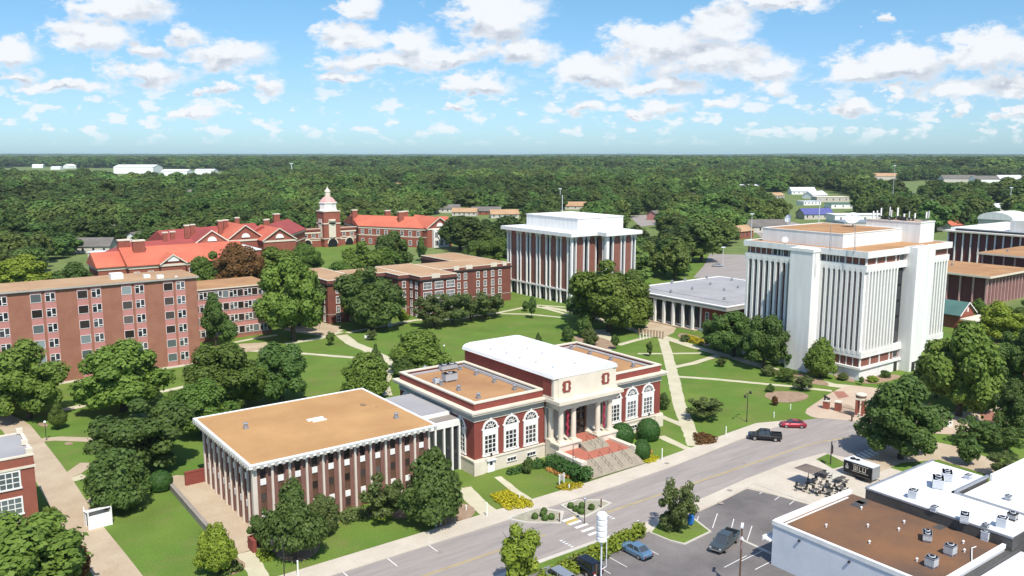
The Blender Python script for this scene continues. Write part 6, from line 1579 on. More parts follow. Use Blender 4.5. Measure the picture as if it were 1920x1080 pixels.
# banner masts in the lot
def banner_mast(label, x, y, h, rz, flood=True):
    t = thing('banner_mast', label, 'lamp post', (x, y, 0), rz)
    mb = MB(); mb.cyl(0, 0, 0, h, 0.11, 8, 0.09); mb.build('pole', 'iron_brown', t, local=True)
    if flood:
        mb = MB(); mb.box(-0.45, 0.75, -0.15, 0.15, h, h + 0.16); mb.build('floodlight', 'metal_white', t, local=True)
    mb = MB(); mb.box(-0.62, -0.12, -0.02, 0.02, h - 2.6, h - 1.0); bn = mb.build('banner', 'crimson', t, local=True)
    mb = MB(); mb.lathe(-0.42, -0.03, [(0.02, h - 1.5), (0.2, h - 1.35), (0.2, h - 1.2), (0.05, h - 1.0)], 8); mb.box(-0.6, -0.2, -0.035, -0.021, h - 2.45, h - 2.3); mb.box(-0.56, -0.44, -0.035, -0.021, h - 2.3, h - 1.7); mb.build('emblem', 'white_plain', bn, local=True)
banner_mast('dark brown post with a floodlight and a crimson banner beside the grey pickup', *P(1386, 1110), 8.0, math.radians(35))
banner_mast('dark brown post with a crimson banner at the bottom edge by the black suv', *P(1117, 1130), 4.6, math.radians(20), False)
# hanging sign post by the patio
X, Y = P(1557, 872); t = thing('sign_post', 'dark post with a hanging box sign between the patio and the road', 'sign post', (X, Y, 0.1), math.radians(40))
mb = MB(); mb.cyl(0, 0, 0, 3.9, 0.09, 8); mb.build('pole', 'metal_dark', t, local=True)
mb = MB(); mb.tube((0, 0, 3.6), (-1.2, 0, 3.6), 0.04, 6); mb.build('arm', 'metal_dark', t, local=True)
mb = MB(); mb.box(-1.2, -0.3, -0.12, 0.12, 2.3, 3.5); mb.build('sign_box', 'metal_dark', t, local=True)
X, Y = P(1294, 985); t = thing('drop_box', 'bright blue drop box behind the tree on the grass island', 'drop box', (X, Y, 0.15), 0.4)
mb = MB(); mb.box(-0.45, 0.45, -0.4, 0.4, 0.15, 1.05)
pr = [(0.4 * math.cos(PI * k / 8), 1.05 + 0.4 * math.sin(PI * k / 8)) for k in range(9)]; mb.extr(pr, 'x', -0.45, 0.45); mb.build('body', 'blue_plastic', t, local=True)
mb = MB()
for a in (-0.35, 0.35):
    for b in (-0.3, 0.3): mb.box(a - 0.05, a + 0.05, b - 0.05, b + 0.05, 0, 0.15)
mb.build('leg', 'metal_dark', t, local=True)
# patio: canopy, tables with seats, planters
X, Y = P(1515, 908); t = thing('patio_umbrella', 'square brown umbrella on a single post on the patio', 'umbrella', (X, Y, 0.1), 0)
mb = MB(); mb.add([(-1.6, -1.6, 2.4), (1.6, -1.6, 2.4), (1.6, 1.6, 2.4), (-1.6, 1.6, 2.4), (-0.3, -0.3, 2.75), (0.3, -0.3, 2.75), (0.3, 0.3, 2.75), (-0.3, 0.3, 2.75)], [(4, 5, 6, 7), (0, 1, 5, 4), (1, 2, 6, 5), (2, 3, 7, 6), (3, 0, 4, 7), (3, 2, 1, 0)]); mb.build('roof', 'canvas_brown', t, local=True)
mb = MB(); mb.cyl(0, 0, 0.08, 2.42, 0.05, 6); mb.cyl(0, 0, 0, 0.1, 0.4, 10); mb.build('post', 'metal_dark', t, local=True)
tb = MB(); tb.cyl(0, 0, 0.70, 0.75, 0.5, 14); TTOP = tb.mesh('tabletop', 'dark_steel')
tb = MB(); tb.cyl(0, 0, 0, 0.04, 0.3, 10); tb.cyl(0, 0, 0.04, 0.7, 0.05, 8); TLEG = tb.mesh('pedestal', 'metal_dark')
chm = MB(); chm.box(-0.22, 0.22, -0.22, 0.22, 0.42, 0.47); CSEAT = chm.mesh('seat', 'metal_dark')
chm = MB(); chm.box(-0.22, 0.22, 0.19, 0.23, 0.47, 0.9); CBACK = chm.mesh('backrest', 'metal_dark')
chm = MB()
for a in (-0.2, 0.2):
    for b in (-0.2, 0.2): chm.tube((a, b, 0), (a, b, 0.42), 0.02, 4)
CLEG = chm.mesh('frame', 'metal_dark')
for k, (x, y) in enumerate(((1527, 908), (1552, 917), (1530, 927), (1502, 920), (1576, 922), (1555, 930), (1546, 897))):
    X, Y = P(x, y); t = thing('patio_table', 'small round dark table on the patio ringed by four black chairs', 'table', (X, Y, 0.10), 0, 'round tables on the patio')
    for n_, me in (('tabletop', TTOP), ('pedestal', TLEG)): o = bpy.data.objects.new(n_, me); C.objects.link(o); o.parent = t
    for j in range(4):
        a = j * PI / 2 + 0.4 + k * 0.3; cx_, cy_ = X + 0.85 * math.cos(a), Y + 0.85 * math.sin(a)
        c_ = thing('patio_chair', 'black metal chair drawn up to a round patio table', 'chair', (cx_, cy_, 0.10), a - PI / 2, 'chairs on the patio')
        for n_, me in (('seat', CSEAT), ('backrest', CBACK), ('frame', CLEG)): o = bpy.data.objects.new(n_, me); C.objects.link(o); o.parent = c_
for (x, y, lab) in ((1576, 906, 'long dark picnic table on the patio nearest the food trailer'), (1540, 893, 'long dark picnic table on the patio next to the square umbrella')):
    X, Y = P(x, y); t = thing('picnic_table', lab, 'picnic table', (X, Y, 0.1), 0.1)
    mb = MB(); mb.box(-1.0, 1.0, -0.4, 0.4, 0.70, 0.76); mb.build('tabletop', 'dark_steel', t, local=True)
    for s in (-1, 1):
        mb = MB(); mb.box(-1.0, 1.0, s * 0.62, s * 0.9, 0.42, 0.47); mb.build('bench', 'dark_steel', t, local=True)
    mb = MB()
    for a in (-0.7, 0.7): mb.tube((a, -0.8, 0), (a, -0.2, 0.7), 0.04, 5); mb.tube((a, 0.8, 0), (a, 0.2, 0.7), 0.04, 5); mb.tube((a, -0.8, 0.4), (a, 0.8, 0.4), 0.04, 5)
    mb.build('frame', 'metal_dark', t, local=True)
# campus gate: clock pillar, side pillars and iron fence
X, Y = P(1612, 782); t = thing('gate_pillar', 'tall open brick pillar with a stone cap in the middle of the gate', 'pillar', (X, Y, 0.03), 0.3)
mb = MB(); mb.box(-1.0, 1.0, -0.8, 0.8, 0, 0.5); mb.build('plinth', 'limestone', t, local=True)
for a in (-0.72, 0.72):
    for b in (-0.55, 0.55): mb = MB(); mb.box(a - 0.2, a + 0.2, b - 0.2, b + 0.2, 0.5, 3.5); mb.build('pier', 'brick_red', t, local=True)
mb = MB(); mb.box(-0.95, 0.95, -0.8, 0.8, 3.5, 3.8); mb.lathe(0, 0, [(0.95, 3.8), (0.95, 4.3), (1.05, 4.35), (1.05, 4.55), (0.6, 4.75)], 14); mb.build('cap', 'limestone', t, local=True)
mb = MB(); mb.cyl(0, 0, 3.9, 4.25, 0.97, 14); mb.build('band', 'iron_brown', t, local=True)
for (x, y, h, lab) in ((1549, 766, 1.7, 'brick pedestal carrying a dark crouching animal statue at the left of the gate'), (1571, 770, 1.9, 'plain brick gate pillar left of the tall pillar'), (1655, 790, 1.9, 'brick gate pillar beside the big tree right of the tall pillar')):
    X, Y = P(x, y); q = thing('gate_pillar', lab, 'pillar', (X, Y, 0.03), 0.3)
    mb = MB(); mb.box(-0.55, 0.55, -0.55, 0.55, 0, h - 0.2); mb.build('shaft', 'brick_red', q, local=True)
    mb = MB(); mb.box(-0.65, 0.65, -0.65, 0.65, h - 0.2, h); mb.build('cap', 'limestone', q, local=True)
X, Y = P(1549, 766); me_ = bpy.data.meshes.new('statue')
verts = [(-0.45, 0, 1.95), (-0.05, 0, 2.2), (0.35, 0, 2.45), (0.5, 0, 2.75), (0.72, 0, 2.7), (-0.55, 0.16, 1.75), (-0.5, -0.16, 1.75), (0.42, 0.15, 1.74), (0.42, -0.15, 1.74), (-0.75, 0, 2.1)]
me_.from_pydata(verts, [(0, 1), (1, 2), (2, 3), (3, 4), (0, 5), (0, 6), (2, 7), (2, 8), (0, 9)], []); me_.materials.append(M['metal_dark'])
st = bpy.data.objects.new('animal_statue', me_); C.objects.link(st); st.location = (X, Y, 0.03); st.rotation_euler = (0, 0, 2.6)
md = st.modifiers.new('skin', 'SKIN'); st.modifiers.new('sub', 'SUBSURF').levels = 1
for i, rr_ in enumerate((0.24, 0.23, 0.22, 0.17, 0.1, 0.1, 0.1, 0.09, 0.09, 0.05)): me_.skin_vertices[0].data[i].radius = (rr_, rr_)
me_.skin_vertices[0].data[1].use_root = True
tagit(st, 'dark statue of a crouching big cat on the left gate pedestal', 'statue')
def fence(label, a, b, h, n, m='iron_brown'):
    a, b = Vector(P(*a)), Vector(P(*b)); t = thing('iron_fence', label, 'fence', (a.x, a.y, 0.03))
    mb = MB(); d = b - a
    for k in range(n + 1):
        q = d * k / n; hh = h + 0.5 * math.sin(PI * k / n); mb.tube((q.x, q.y, 0), (q.x, q.y, hh), 0.03, 4)
    mb.build('pickets', m, t, local=True)
    mb = MB()
    for z in (0.3, h * 0.85): mb.tube((0, 0, z), (d.x, d.y, z), 0.04, 5)
    mb.build('rails', m, t, local=True)
fence('brown iron gate leaf left of the tall gate pillar', (1574, 774), (1602, 781), 1.5, 14)
fence('brown iron gate leaf right of the tall gate pillar', (1622, 786), (1652, 793), 1.9, 16)
X, Y = P(1629, 790); mb = MB(); mb.lathe(X, Y, [(0.1, 0.05), (0.35, 0.1), (0.35, 0.6), (0.05, 0.7)], 10); o = mb.build('medallion', 'metal_dark'); tagit(o, 'round dark medallion standing at the right gate leaf', 'medallion')
X, Y = P(1597, 790); mb = MB(); mb.cyl(X, Y, 0, 1.0, 0.16, 8); mb.ball(X, Y, 1.1, 0.2, n=8); tagit(mb.build('bollard', 'iron_brown'), 'brown bollard standing in front of the tall gate pillar', 'bollard')
# wooden posts before the colonnaded hall, pedestal by the old hall, white booth
for k in range(9):
    X, Y = P(1198 + 5.6 * k, 629 + 0.8 * k)
    mb = MB(); mb.box(-0.11, 0.11, -0.11, 0.11, 0, 1.9); mb.box(-0.16, 0.16, -0.16, 0.16, 1.9, 2.0); o = mb.build('wooden_post', 'wood'); o.location = (X, Y, 0)
    tagit(o, 'weathered wooden post, one of a row before the colonnaded hall', 'post', 'row of wooden posts before the colonnaded hall')
for k in range(4):
    X, Y = P(1200 + 6 * k, 636 - 0.6 * k)
    mb = MB(); mb.box(-0.1, 0.1, -0.1, 0.1, 0, 1.1); mb.box(-0.14, 0.14, -0.14, 0.14, 1.1, 1.2); o = mb.build('white_post', 'white_paint'); o.location = (X, Y, 0)
    tagit(o, 'short white post in front of the row of wooden posts', 'post', 'short white posts before the colonnaded hall')
X, Y = P(729, 612); t = thing('monument', 'pale stone pedestal with a slab top on the walk before the old hall', 'monument', (X, Y, 0))
mb = MB(); mb.box(-0.75, 0.75, -0.75, 0.75, 0, 0.35); mb.box(-0.5, 0.5, -0.5, 0.5, 0.35, 2.6); mb.build('shaft', 'limestone_grey', t, local=True)
mb = MB(); mb.box(-1.3, 1.3, -0.5, 0.5, 2.6, 2.85); mb.build('slab', 'limestone_grey', t, local=True)
X, Y = P(185, 984); t = thing('booth', 'small white walled booth with pointed corner posts on the lawn at left', 'booth', (X, Y, 0), math.radians(4))
mb = MB(); mb.box(-1.5, 1.5, -1.1, -1.0, 0, 1.9); mb.box(1.4, 1.5, -1.0, 1.1, 0, 1.9); mb.box(-1.5, 1.5, 1.0, 1.1, 0, 1.9); mb.box(-1.5, -1.4, 0.2, 1.0, 0, 1.9); mb.build('wall', 'white_plain', t, local=True)
mb = MB(); mb.add([(-1.55, -0.55, 2.3), (1.55, -0.55, 2.3), (1.55, 1.15, 1.95), (-1.55, 1.15, 1.95), (-1.55, -0.55, 2.36), (1.55, -0.55, 2.36), (1.55, 1.15, 2.01), (-1.55, 1.15, 2.01)], [(4, 5, 6, 7), (3, 2, 1, 0), (0, 1, 5, 4), (1, 2, 6, 5), (2, 3, 7, 6), (3, 0, 4, 7)]); mb.build('roof', 'white_plain', t, local=True)
for (a, b) in ((-1.45, -1.05), (1.45, -1.05), (1.45, 1.05), (-1.45, 1.05)):
    mb = MB(); mb.box(a - 0.07, a + 0.07, b - 0.07, b + 0.07, 0, 2.45); mb.cyl(a, b, 2.45, 2.75, 0.09, 4, 0.01); mb.build('post', 'white_plain', t, local=True)
for k in range(2):
    X, Y = P(686 + 5 * k, 635); mb = MB(); mb.box(-0.25, 0.25, -0.25, 0.25, 0.35, 0.42); mb.box(-0.25, 0.25, 0.2, 0.26, 0.42, 0.95); mb.box(-0.24, -0.18, -0.24, 0.24, 0, 0.35); mb.box(0.18, 0.24, -0.24, 0.24, 0, 0.35); o = mb.build('lawn_chair', 'white_plain'); o.location = (X, Y, 0); tagit(o, 'small white lawn chair beside the little tree on the quad lawn', 'chair', 'white lawn chairs on the quad')
for k in range(4):
    X, Y = P(1772 + 4 * k, 800); mb = MB(); mb.box(-0.15, 0.15, -0.1, 0.1, 0, 0.9); mb.box(-0.18, 0.18, -0.12, 0.12, 0.9, 0.98); o = mb.build('marker_post', 'white_plain'); o.location = (X, Y, 0); tagit(o, 'small white marker post on the lawn right of the big gate tree', 'post', 'marker posts right of the gate')
X, Y = P(1752, 806); mb = MB(); mb.cyl(X, Y, 0, 1.1, 0.12, 8); mb.cyl(X, Y, 1.1, 1.3, 0.2, 8, 0.05); tagit(mb.build('hydrant', 'yellow'), 'yellow hydrant at the foot of the big gate tree', 'hydrant')
# ------------------------------------------------------------------ campus trees: kind, leaf, foot x, foot y, top y, crown width, label
TREES = [
 ('oak', 'leaf_fresh', 20, 1150, 972, 280, 'big bright broadleaf tree filling the bottom left corner'),
 ('young', 'leaf_fresh', 100, 1015, 945, 58, 'small rounded tree against the red brick building at left'),
 ('shrub', 'leaf_red', 150, 1090, 1015, 60, 'rusty red bush at the bottom left beside the brick walk'),
 ('young', 'leaf_olive', 120, 1040, 990, 50, 'olive bush between the corner tree and the brick walk'),
 ('magnolia', 'leaf_dark', 222, 955, 822, 132, 'dark evergreen standing behind the white booth'),
 ('oak', 'leaf_dark', 268, 880, 742, 188, 'broad dark tree behind the evergreen by the white booth'),
 ('oak', 'leaf_fresh', 232, 770, 638, 182, 'wide domed tree in front of the tall dormitory'),
 ('oak', 'leaf_fresh', 55, 785, 640, 152, 'spreading tree at the left edge below the dormitory'),
 ('oak', 'leaf_olive', -25, 775, 668, 123, 'tree cut by the left edge of the picture'),
 ('cone', 'leaf_oak', 109, 805, 746, 38, 'small pointed tree inside a curved walk at left'),
 ('oak', 'leaf_oak', 415, 768, 645, 146, 'leafy tree in front of the dormitory corner'),
 ('young', 'leaf_dark', 405, 650, 552, 62, 'narrow dark tree against the dormitory wing, left one'),
 ('young', 'leaf_dark', 430, 655, 600, 50, 'low dark tree right beside the narrow tree at the dormitory wing'),
 ('oak', 'leaf_dark', 528, 750, 640, 112, 'greyish dark tree left of the open quad lawn'),
 ('oak', 'leaf_oak', 455, 765, 668, 112, 'mid green tree between two others behind the annex roof'),
 ('oak', 'leaf_oak', 380, 815, 712, 134, 'tree hiding the back left corner of the annex'),
 ('oak', 'leaf_oak', 330, 800, 735, 78, 'low tree between the dormitory dome tree and the annex'),
 ('magnolia', 'leaf_fresh', 688, 742, 655, 112, 'rounded tree behind the right end of the annex roof'),
 ('cone', 'leaf_dark', 706, 715, 640, 44, 'dark pointed tree rising behind the rounded tree by the annex'),
 ('magnolia', 'leaf_fresh', 787, 695, 607, 125, 'bushy tree behind the back corner of the brick hall'),
 ('magnolia', 'leaf_dark', 760, 705, 665, 67, 'low dark tree at the back corner of the brick hall'),
 ('oak', 'leaf_fresh', 550, 638, 480, 132, 'tall tree between the dormitory wing and the old hall'),
 ('oak', 'leaf_dark', 560, 610, 500, 106, 'darker tree close behind the tall tree beside the dormitory wing'),
 ('oak', 'leaf_dark', 696, 618, 498, 132, 'tall dark tree hiding the middle of the old hall'),
 ('oak', 'leaf_oak', 672, 600, 505, 78, 'tree beside the tall dark tree before the old hall'),
 ('crape', 'leaf_olive', 815, 614, 550, 79, 'low spreading tree before the old hall, first of four from the left'),
 ('crape', 'leaf_olive', 848, 609, 548, 77, 'low spreading tree before the old hall, second of four from the left'),
 ('crape', 'leaf_olive', 883, 603, 544, 77, 'low spreading tree before the old hall, third of four from the left'),
 ('crape', 'leaf_olive', 910, 595, 546, 75, 'low spreading tree before the old hall, rightmost of four'),
 ('young', 'leaf_bright', 756, 608, 580, 32, 'bright yellow green bush at the foot of the old hall'),
 ('young', 'leaf_dark', 997, 597, 556, 26, 'little tree on the lawn before the middle tower block'),
 ('young', 'leaf_dark', 986, 584, 562, 20, 'smallest tree beside the little tree before the middle tower block'),
 ('oak', 'leaf_fresh', 1142, 622, 485, 157, 'large tree right of the middle tower block'),
 ('oak', 'leaf_dark', 1095, 600, 515, 78, 'tree at the foot of the middle tower block'),
 ('oak', 'leaf_oak', 1175, 600, 505, 90, 'tree close behind the large tree by the colonnaded hall'),
 ('young', 'leaf_dark', 1208, 616, 566, 46, 'small dark tree at the left end of the column porch'),
 ('shrub', 'leaf_dark', 1065, 640, 610, 30, 'dark bush beside the walk behind the brick hall, left one'),
 ('shrub', 'leaf_dark', 1095, 632, 588, 40, 'dark tall bush beside the walk behind the brick hall, middle one'),
 ('shrub', 'leaf_olive', 1105, 648, 614, 38, 'olive bush at the round bed behind the brick hall'),
 ('young', 'leaf_dark', 1153, 655, 628, 24, 'dark clipped bush beside the back corner of the brick hall'),
 ('young', 'leaf_dark', 1217, 668, 638, 18, 'slim bush on the lawn right of the brick hall back corner'),
 ('cone', 'leaf_dark', 1009, 648, 622, 20, 'pointed bush just behind the white roof of the brick hall'),
 ('oak', 'leaf_dark', 1375, 668, 582, 99, 'rounded tree in front of the tall white tower, left one'),
 ('oak', 'leaf_dark', 1432, 690, 590, 90, 'rounded tree in front of the tall white tower, right one'),
 ('oak', 'leaf_dark', 1340, 655, 585, 56, 'tree at the right end of the colonnaded hall'),
 ('magnolia', 'leaf_fresh', 1537, 708, 626, 67, 'neat pointed tree at the front corner of the tall white tower'),
 ('young', 'leaf_dark', 1480, 690, 655, 28, 'small tree between two larger ones before the tall white tower'),
 ('shrub', 'leaf_olive', 1440, 705, 684, 34, 'low bush on the lawn before the tall white tower'),
 ('crape', 'leaf_oak', 1476, 716, 690, 47, 'small spreading tree at the end of the long straight walk, left one'),
 ('crape', 'leaf_olive', 1503, 732, 704, 45, 'small spreading tree at the end of the long straight walk, right one'),
 ('shrub', 'leaf_dark', 1445, 735, 720, 20, 'tiny round bush left of the planted bed by the gate lawn'),
 ('shrub', 'leaf_red', 1452, 760, 742, 16, 'small reddish bush alone on the lawn near the red coupe'),
 ('crape', 'leaf_olive', 1350, 687, 670, 24, 'very small tree on the lawn below the column porch'),
 ('crape', 'leaf_olive', 1320, 786, 746, 69, 'low wide tree on the lawn right of the brick hall'),
 ('shrub', 'leaf_dark', 1245, 768, 735, 28, 'dark bush at the right flank of the brick hall'),
 ('oak', 'leaf_fresh', 1798, 780, 600, 157, 'large tree hiding the foot of the tall white tower right side'),
 ('oak', 'leaf_dark', 1755, 745, 640, 90, 'tree left of the large tree beside the tall white tower'),
 ('oak', 'leaf_dark', 1830, 770, 650, 90, 'tree right of the large tree beside the tall white tower'),
 ('oak', 'leaf_dark', 1688, 860, 708, 162, 'big dark tree standing at the road bend by the gate'),
 ('oak', 'leaf_dark', 1880, 720, 618, 101, 'tree on the brick plaza at the right edge'),
 ('oak', 'leaf_dark', 1935, 730, 600, 90, 'tree cut by the right edge above the plaza'),
 ('oak', 'leaf_bright', 1872, 640, 566, 92, 'bright green tree in front of the pink finned hall'),
 ('oak', 'leaf_oak', 1915, 620, 560, 78, 'green tree beside the pink finned hall at the right edge'),
 ('young', 'leaf_oak', 1832, 605, 560, 34, 'small tree at the corner of the pink finned hall'),
 ('oak', 'leaf_dark', 1905, 815, 712, 90, 'dark tree at the right edge beyond the brick street'),
 ('crape', 'leaf_dark', 1830, 835, 785, 78, 'low dark tree right of the marker posts'),
 ('crape', 'leaf_dark', 1885, 850, 795, 78, 'low dark tree at the right edge near the shops'),
 ('young', 'leaf_dark', 1816, 872, 815, 62, 'rounded small tree behind the white shop roof'),
 ('crape', 'leaf_olive', 1878, 895, 848, 54, 'thin bushy tree behind the neighbouring white roof'),
 ('shrub', 'leaf_red', 1742, 850, 834, 16, 'reddish bush beside the big dark tree at the road bend'),
 ('cone', 'leaf_dark', 553, 1048, 880, 132, 'large dark conical tree standing in a mulch ring before the annex'),
 ('oak', 'leaf_dark', 500, 1022, 950, 69, 'lower dark tree tucked left of the conical tree before the annex'),
 ('oak', 'leaf_olive', 604, 1002, 928, 69, 'lower olive tree tucked right of the conical tree before the annex'),
 ('crape', 'leaf_olive', 718, 975, 888, 99, 'many stemmed olive tree against the annex front'),
 ('magnolia', 'leaf_dark', 812, 985, 832, 132, 'large dense evergreen at the right end of the annex front'),
 ('magnolia', 'leaf_bright', 408, 1075, 972, 81, 'light green tree at the front corner of the annex court'),
 ('young', 'leaf_bright', 975, 1112, 978, 105, 'bright lime green tree at the bottom edge by the road'),
 ('crape', 'leaf_olive', 1272, 998, 902, 74, 'ragged leaning tree on the grass island in the lot'),
 ('shrub', 'leaf_olive', 1255, 995, 960, 50, 'low ragged growth at the foot of the leaning tree'),
 ('young', 'leaf_oak', 620, 648, 620, 24, 'small round tree on the triangular lawn before the dormitory wing'),
 ('crape', 'leaf_olive', 697, 638, 618, 22, 'little spreading tree beside two white chairs on the quad'),
 ('shrub', 'leaf_dark', 990, 888, 855, 22, 'small bush under the hall basement windows'),
 ('oak', 'leaf_red', 455, 560, 455, 106, 'reddish tree behind the dormitory wing roof'),
 ('oak', 'leaf_oak', 400, 555, 470, 90, 'green tree behind the dormitory roof end'),
 ('oak', 'leaf_fresh', 520, 545, 462, 112, 'green tree behind the tall tree by the dormitory wing'),
 ('oak', 'leaf_oak', 575, 520, 455, 67, 'tree at the left of the school lawn'),
 ('oak', 'leaf_fresh', 675, 545, 450, 101, 'tree in front of the school lawn at right'),
 ('oak', 'leaf_dark', 735, 520, 432, 84, 'dark tree before the school right hall'),
 ('oak', 'leaf_oak', 720, 530, 462, 90, 'tree behind the old hall middle roof'),
 ('young', 'leaf_dark', 790, 490, 445, 26, 'small pointed tree beside the school porch wing'),
 ('oak', 'leaf_oak', 640, 560, 490, 78, 'tree behind the old hall left wing'),
 ('oak', 'leaf_oak', 895, 500, 450, 58, 'tree behind the old hall right wing, left one'),
 ('oak', 'leaf_oak', 915, 505, 435, 78, 'tree behind the old hall right wing, right one'),
 ('oak', 'leaf_bright', 45, 560, 477, 123, 'bright green tree rising behind the dormitory roof at left'),
 ('oak', 'leaf_dark', 140, 560, 490, 78, 'dark tree right of the bright tree behind the dormitory'),
 ('shrub', 'leaf_dark', 1475, 700, 690, 24, 'flat dark bush beside the walk before the tall white tower'),
 ('young', 'leaf_dark', 1615, 722, 706, 14, 'small dark clipped bush at the front corner of the tall white tower'),
 ('shrub', 'leaf_dark', 1660, 708, 692, 22, 'dark round bush by the tall white tower side door'),
 ('shrub', 'leaf_bright', 1635, 716, 704, 26, 'pale green planting at the foot of the tall white tower'),
 ('shrub', 'leaf_olive', 1580, 712, 698, 26, 'olive planting left of the tall white tower corner'),
 ('shrub', 'leaf_olive', 1285, 640, 625, 22, 'dry bush under the column porch end'),
]
for row in TREES: tree_px(*row[:6], row[6])
dome('clipped_shrub', *P(302, 918), 3.6, 3.0, 'leaf_hedge', 'round clipped bush beside the sunken court left of the annex')
dome('clipped_shrub', *P(1166, 833), 4.3, 3.9, 'leaf_hedge', 'clipped green dome nearest the portico right of the steps', 4)
dome('clipped_shrub', *P(1215, 824), 4.3, 3.9, 'leaf_hedge', 'clipped green dome under the right wing of the brick hall', 5)
dome('clipped_shrub', *P(1203, 860), 3.0, 3.4, 'leaf_hedge', 'clipped green dome at the foot of the right cheek wall', 6)
# hedges and beds, outlines on the ground
def hpx(nm, px, h, leaf, label, **k): return hedge(nm, pp(px), h, leaf, label, **k)
hpx('hedge', [(1022, 872), (1050, 868), (1085, 885), (1108, 898), (1100, 908), (1078, 905), (1050, 890), (1030, 884)], 1.9, 'leaf_hedge', 'tall clipped hedge curving along the left side of the hall steps', seed=2, dens=30, rnd=0.8)
hpx('hedge', [(1000, 1094), (1060, 1062), (1120, 1032), (1180, 1000), (1203, 990), (1212, 1003), (1150, 1040), (1080, 1080), (1040, 1106)], 1.25, 'leaf_bright', 'long yellow green hedge between the street and the lot', seed=3, dens=30, rnd=0.7)
hpx('hedge', [(630, 975), (650, 962), (690, 955), (712, 958), (690, 970), (650, 985)], 0.9, 'leaf_olive', 'low reddish green hedge along the foot of the annex', cat='hedge', seed=4, dens=26)
hpx('hedge', [(1300, 818), (1318, 815), (1345, 825), (1338, 833), (1308, 836)], 0.7, 'leaf_red', 'brown triangular hedge bed beside the walk to the street', seed=5, dens=40, size=0.3)
hpx('flower_bed', [(920, 930), (950, 922), (1000, 945), (995, 952), (950, 960)], 0.55, 'leaf_yellow', 'large yellow flower bed between two walks at the hall corner', cat='flower bed', seed=6, dens=55, size=0.26, rnd=0.5)
hpx('flower_bed', [(1040, 915), (1060, 908), (1095, 908), (1085, 918), (1060, 922)], 0.4, 'leaf_yellow', 'narrow yellow flower bed under the hall sign', cat='flower bed', seed=7, dens=55, size=0.24, rnd=0.5)
hpx('flower_bed', [(1200, 865), (1222, 855), (1238, 860), (1215, 872)], 0.4, 'leaf_yellow', 'small yellow flower bed right of the hall steps', cat='flower bed', seed=8, dens=55, size=0.24, rnd=0.5)
hpx('flower_bed', [(1025, 880), (1048, 884), (1072, 892), (1070, 902), (1050, 894), (1028, 886)], 0.6, 'leaf_flower', 'orange flowers along the front of the curved hedge', cat='flower bed', seed=9, dens=50, size=0.26, rnd=0.5)
hpx('flower_bed', [(1210, 850), (1217, 842), (1222, 850), (1216, 858)], 0.6, 'leaf_flower', 'orange flowers beside the clipped dome at the cheek wall', cat='flower bed', seed=10, dens=60, size=0.24, rnd=0.5)
hpx('ground_cover', [(945, 888), (1010, 862), (1030, 870), (1030, 880), (1000, 880), (960, 892)], 0.55, 'leaf_hedge', 'dark green ground cover under the hall basement wall', cat='ground cover', seed=11, dens=26)
hpx('hedge', [(400, 1065), (440, 1058), (455, 1072), (420, 1084)], 0.8, 'leaf_olive', 'low shrub bed at the foot of the light green court tree', seed=12, dens=26)
hpx('flower_bed', [(483, 1038), (515, 1035), (512, 1050), (488, 1055)], 0.4, 'leaf_bright', 'pale green bed left of the mulch ring before the annex', cat='flower bed', seed=13, dens=40)
hpx('flower_bed', [(690, 970), (720, 965), (735, 972), (705, 982)], 0.4, 'leaf_bright', 'bright ground planting under the many stemmed annex tree', cat='flower bed', seed=14, dens=40)
hpx('flower_bed', [(1285, 640), (1315, 648), (1320, 640), (1290, 630)], 0.6, 'leaf_yellow', 'dry yellow bed below the column porch', cat='flower bed', seed=15, dens=30)
for k, (x, y) in enumerate(((1003, 974), (1018, 970), (1022, 977), (1034, 975), (1020, 964))):
    X, Y = P(x, y); dome('box_shrub', X, Y, 0.95, 0.85, 'leaf_dark', 'dark round shrub on the lower kerb bump-out', 20 + k, 420, 0.2, group='round shrubs of the lower kerb bump-out', z0=0.14)
for k, (x, y) in enumerate(((1070, 954), (1080, 960), (1090, 965), (1091, 954), (1109, 957))):
    X, Y = P(x, y); dome('box_shrub', X, Y, 0.95, 0.85, 'leaf_dark', 'dark round shrub on the upper kerb bump-out', 30 + k, 420, 0.2, group='round shrubs of the upper kerb bump-out', z0=0.14)

# ------------------------------------------------------------------ houses, sheds and warehouses among the trees
def house(nm, label, cat, bx, by, wd, dp, h, rz, wallm, roofm, rise=None, flat=False):
    X, Y = P(bx, by); t = thing(nm, label, cat, (X, Y, 0), rz)
    a, b = wd / 2, dp / 2; rise = dp * 0.28 if rise is None else rise
    mb = MB(); mb.box(-a, a, -b, b, -0.3, h)
    if not flat:
        mb.add([(-a, -b, h), (-a, b, h), (-a, 0, h + rise), (a, -b, h), (a, b, h), (a, 0, h + rise)], [(0, 2, 1), (3, 4, 5)])
    mb.build('wall', wallm, t, local=True)
    mb = MB()
    if flat: mb.box(-a - 0.3, a + 0.3, -b - 0.3, b + 0.3, h, h + 0.35)
    else:
        e = 0.5; s = rise / b
        for g_ in (-1, 1):
            ye, ze = g_ * (b + e), h - e * s
            mb.add([(-a - e, ye, ze + .25), (a + e, ye, ze + .25), (a + e, 0, h + rise + .25), (-a - e, 0, h + rise + .25), (-a - e, ye, ze), (a + e, ye, ze), (a + e, 0, h + rise), (-a - e, 0, h + rise)], [(0, 1, 2, 3), (7, 6, 5, 4), (0, 4, 5, 1), (0, 3, 7, 4), (1, 5, 6, 2)])
    mb.build('roof', roofm, t, local=True)
    if by > 360:
        n = min(5, max(2, int(wd / 4))); mb = MB(); mb.box(-0.5, 0.5, -0.05, 0.0, h * 0.35, h * 0.75); wm_ = mb.mesh('window', 'glass')
        for k in range(n):
            o = bpy.data.objects.new('window', wm_); C.objects.link(o); o.parent = t; o.location = (-a + wd * (k + 0.5) / n, -b, 0)
    return t
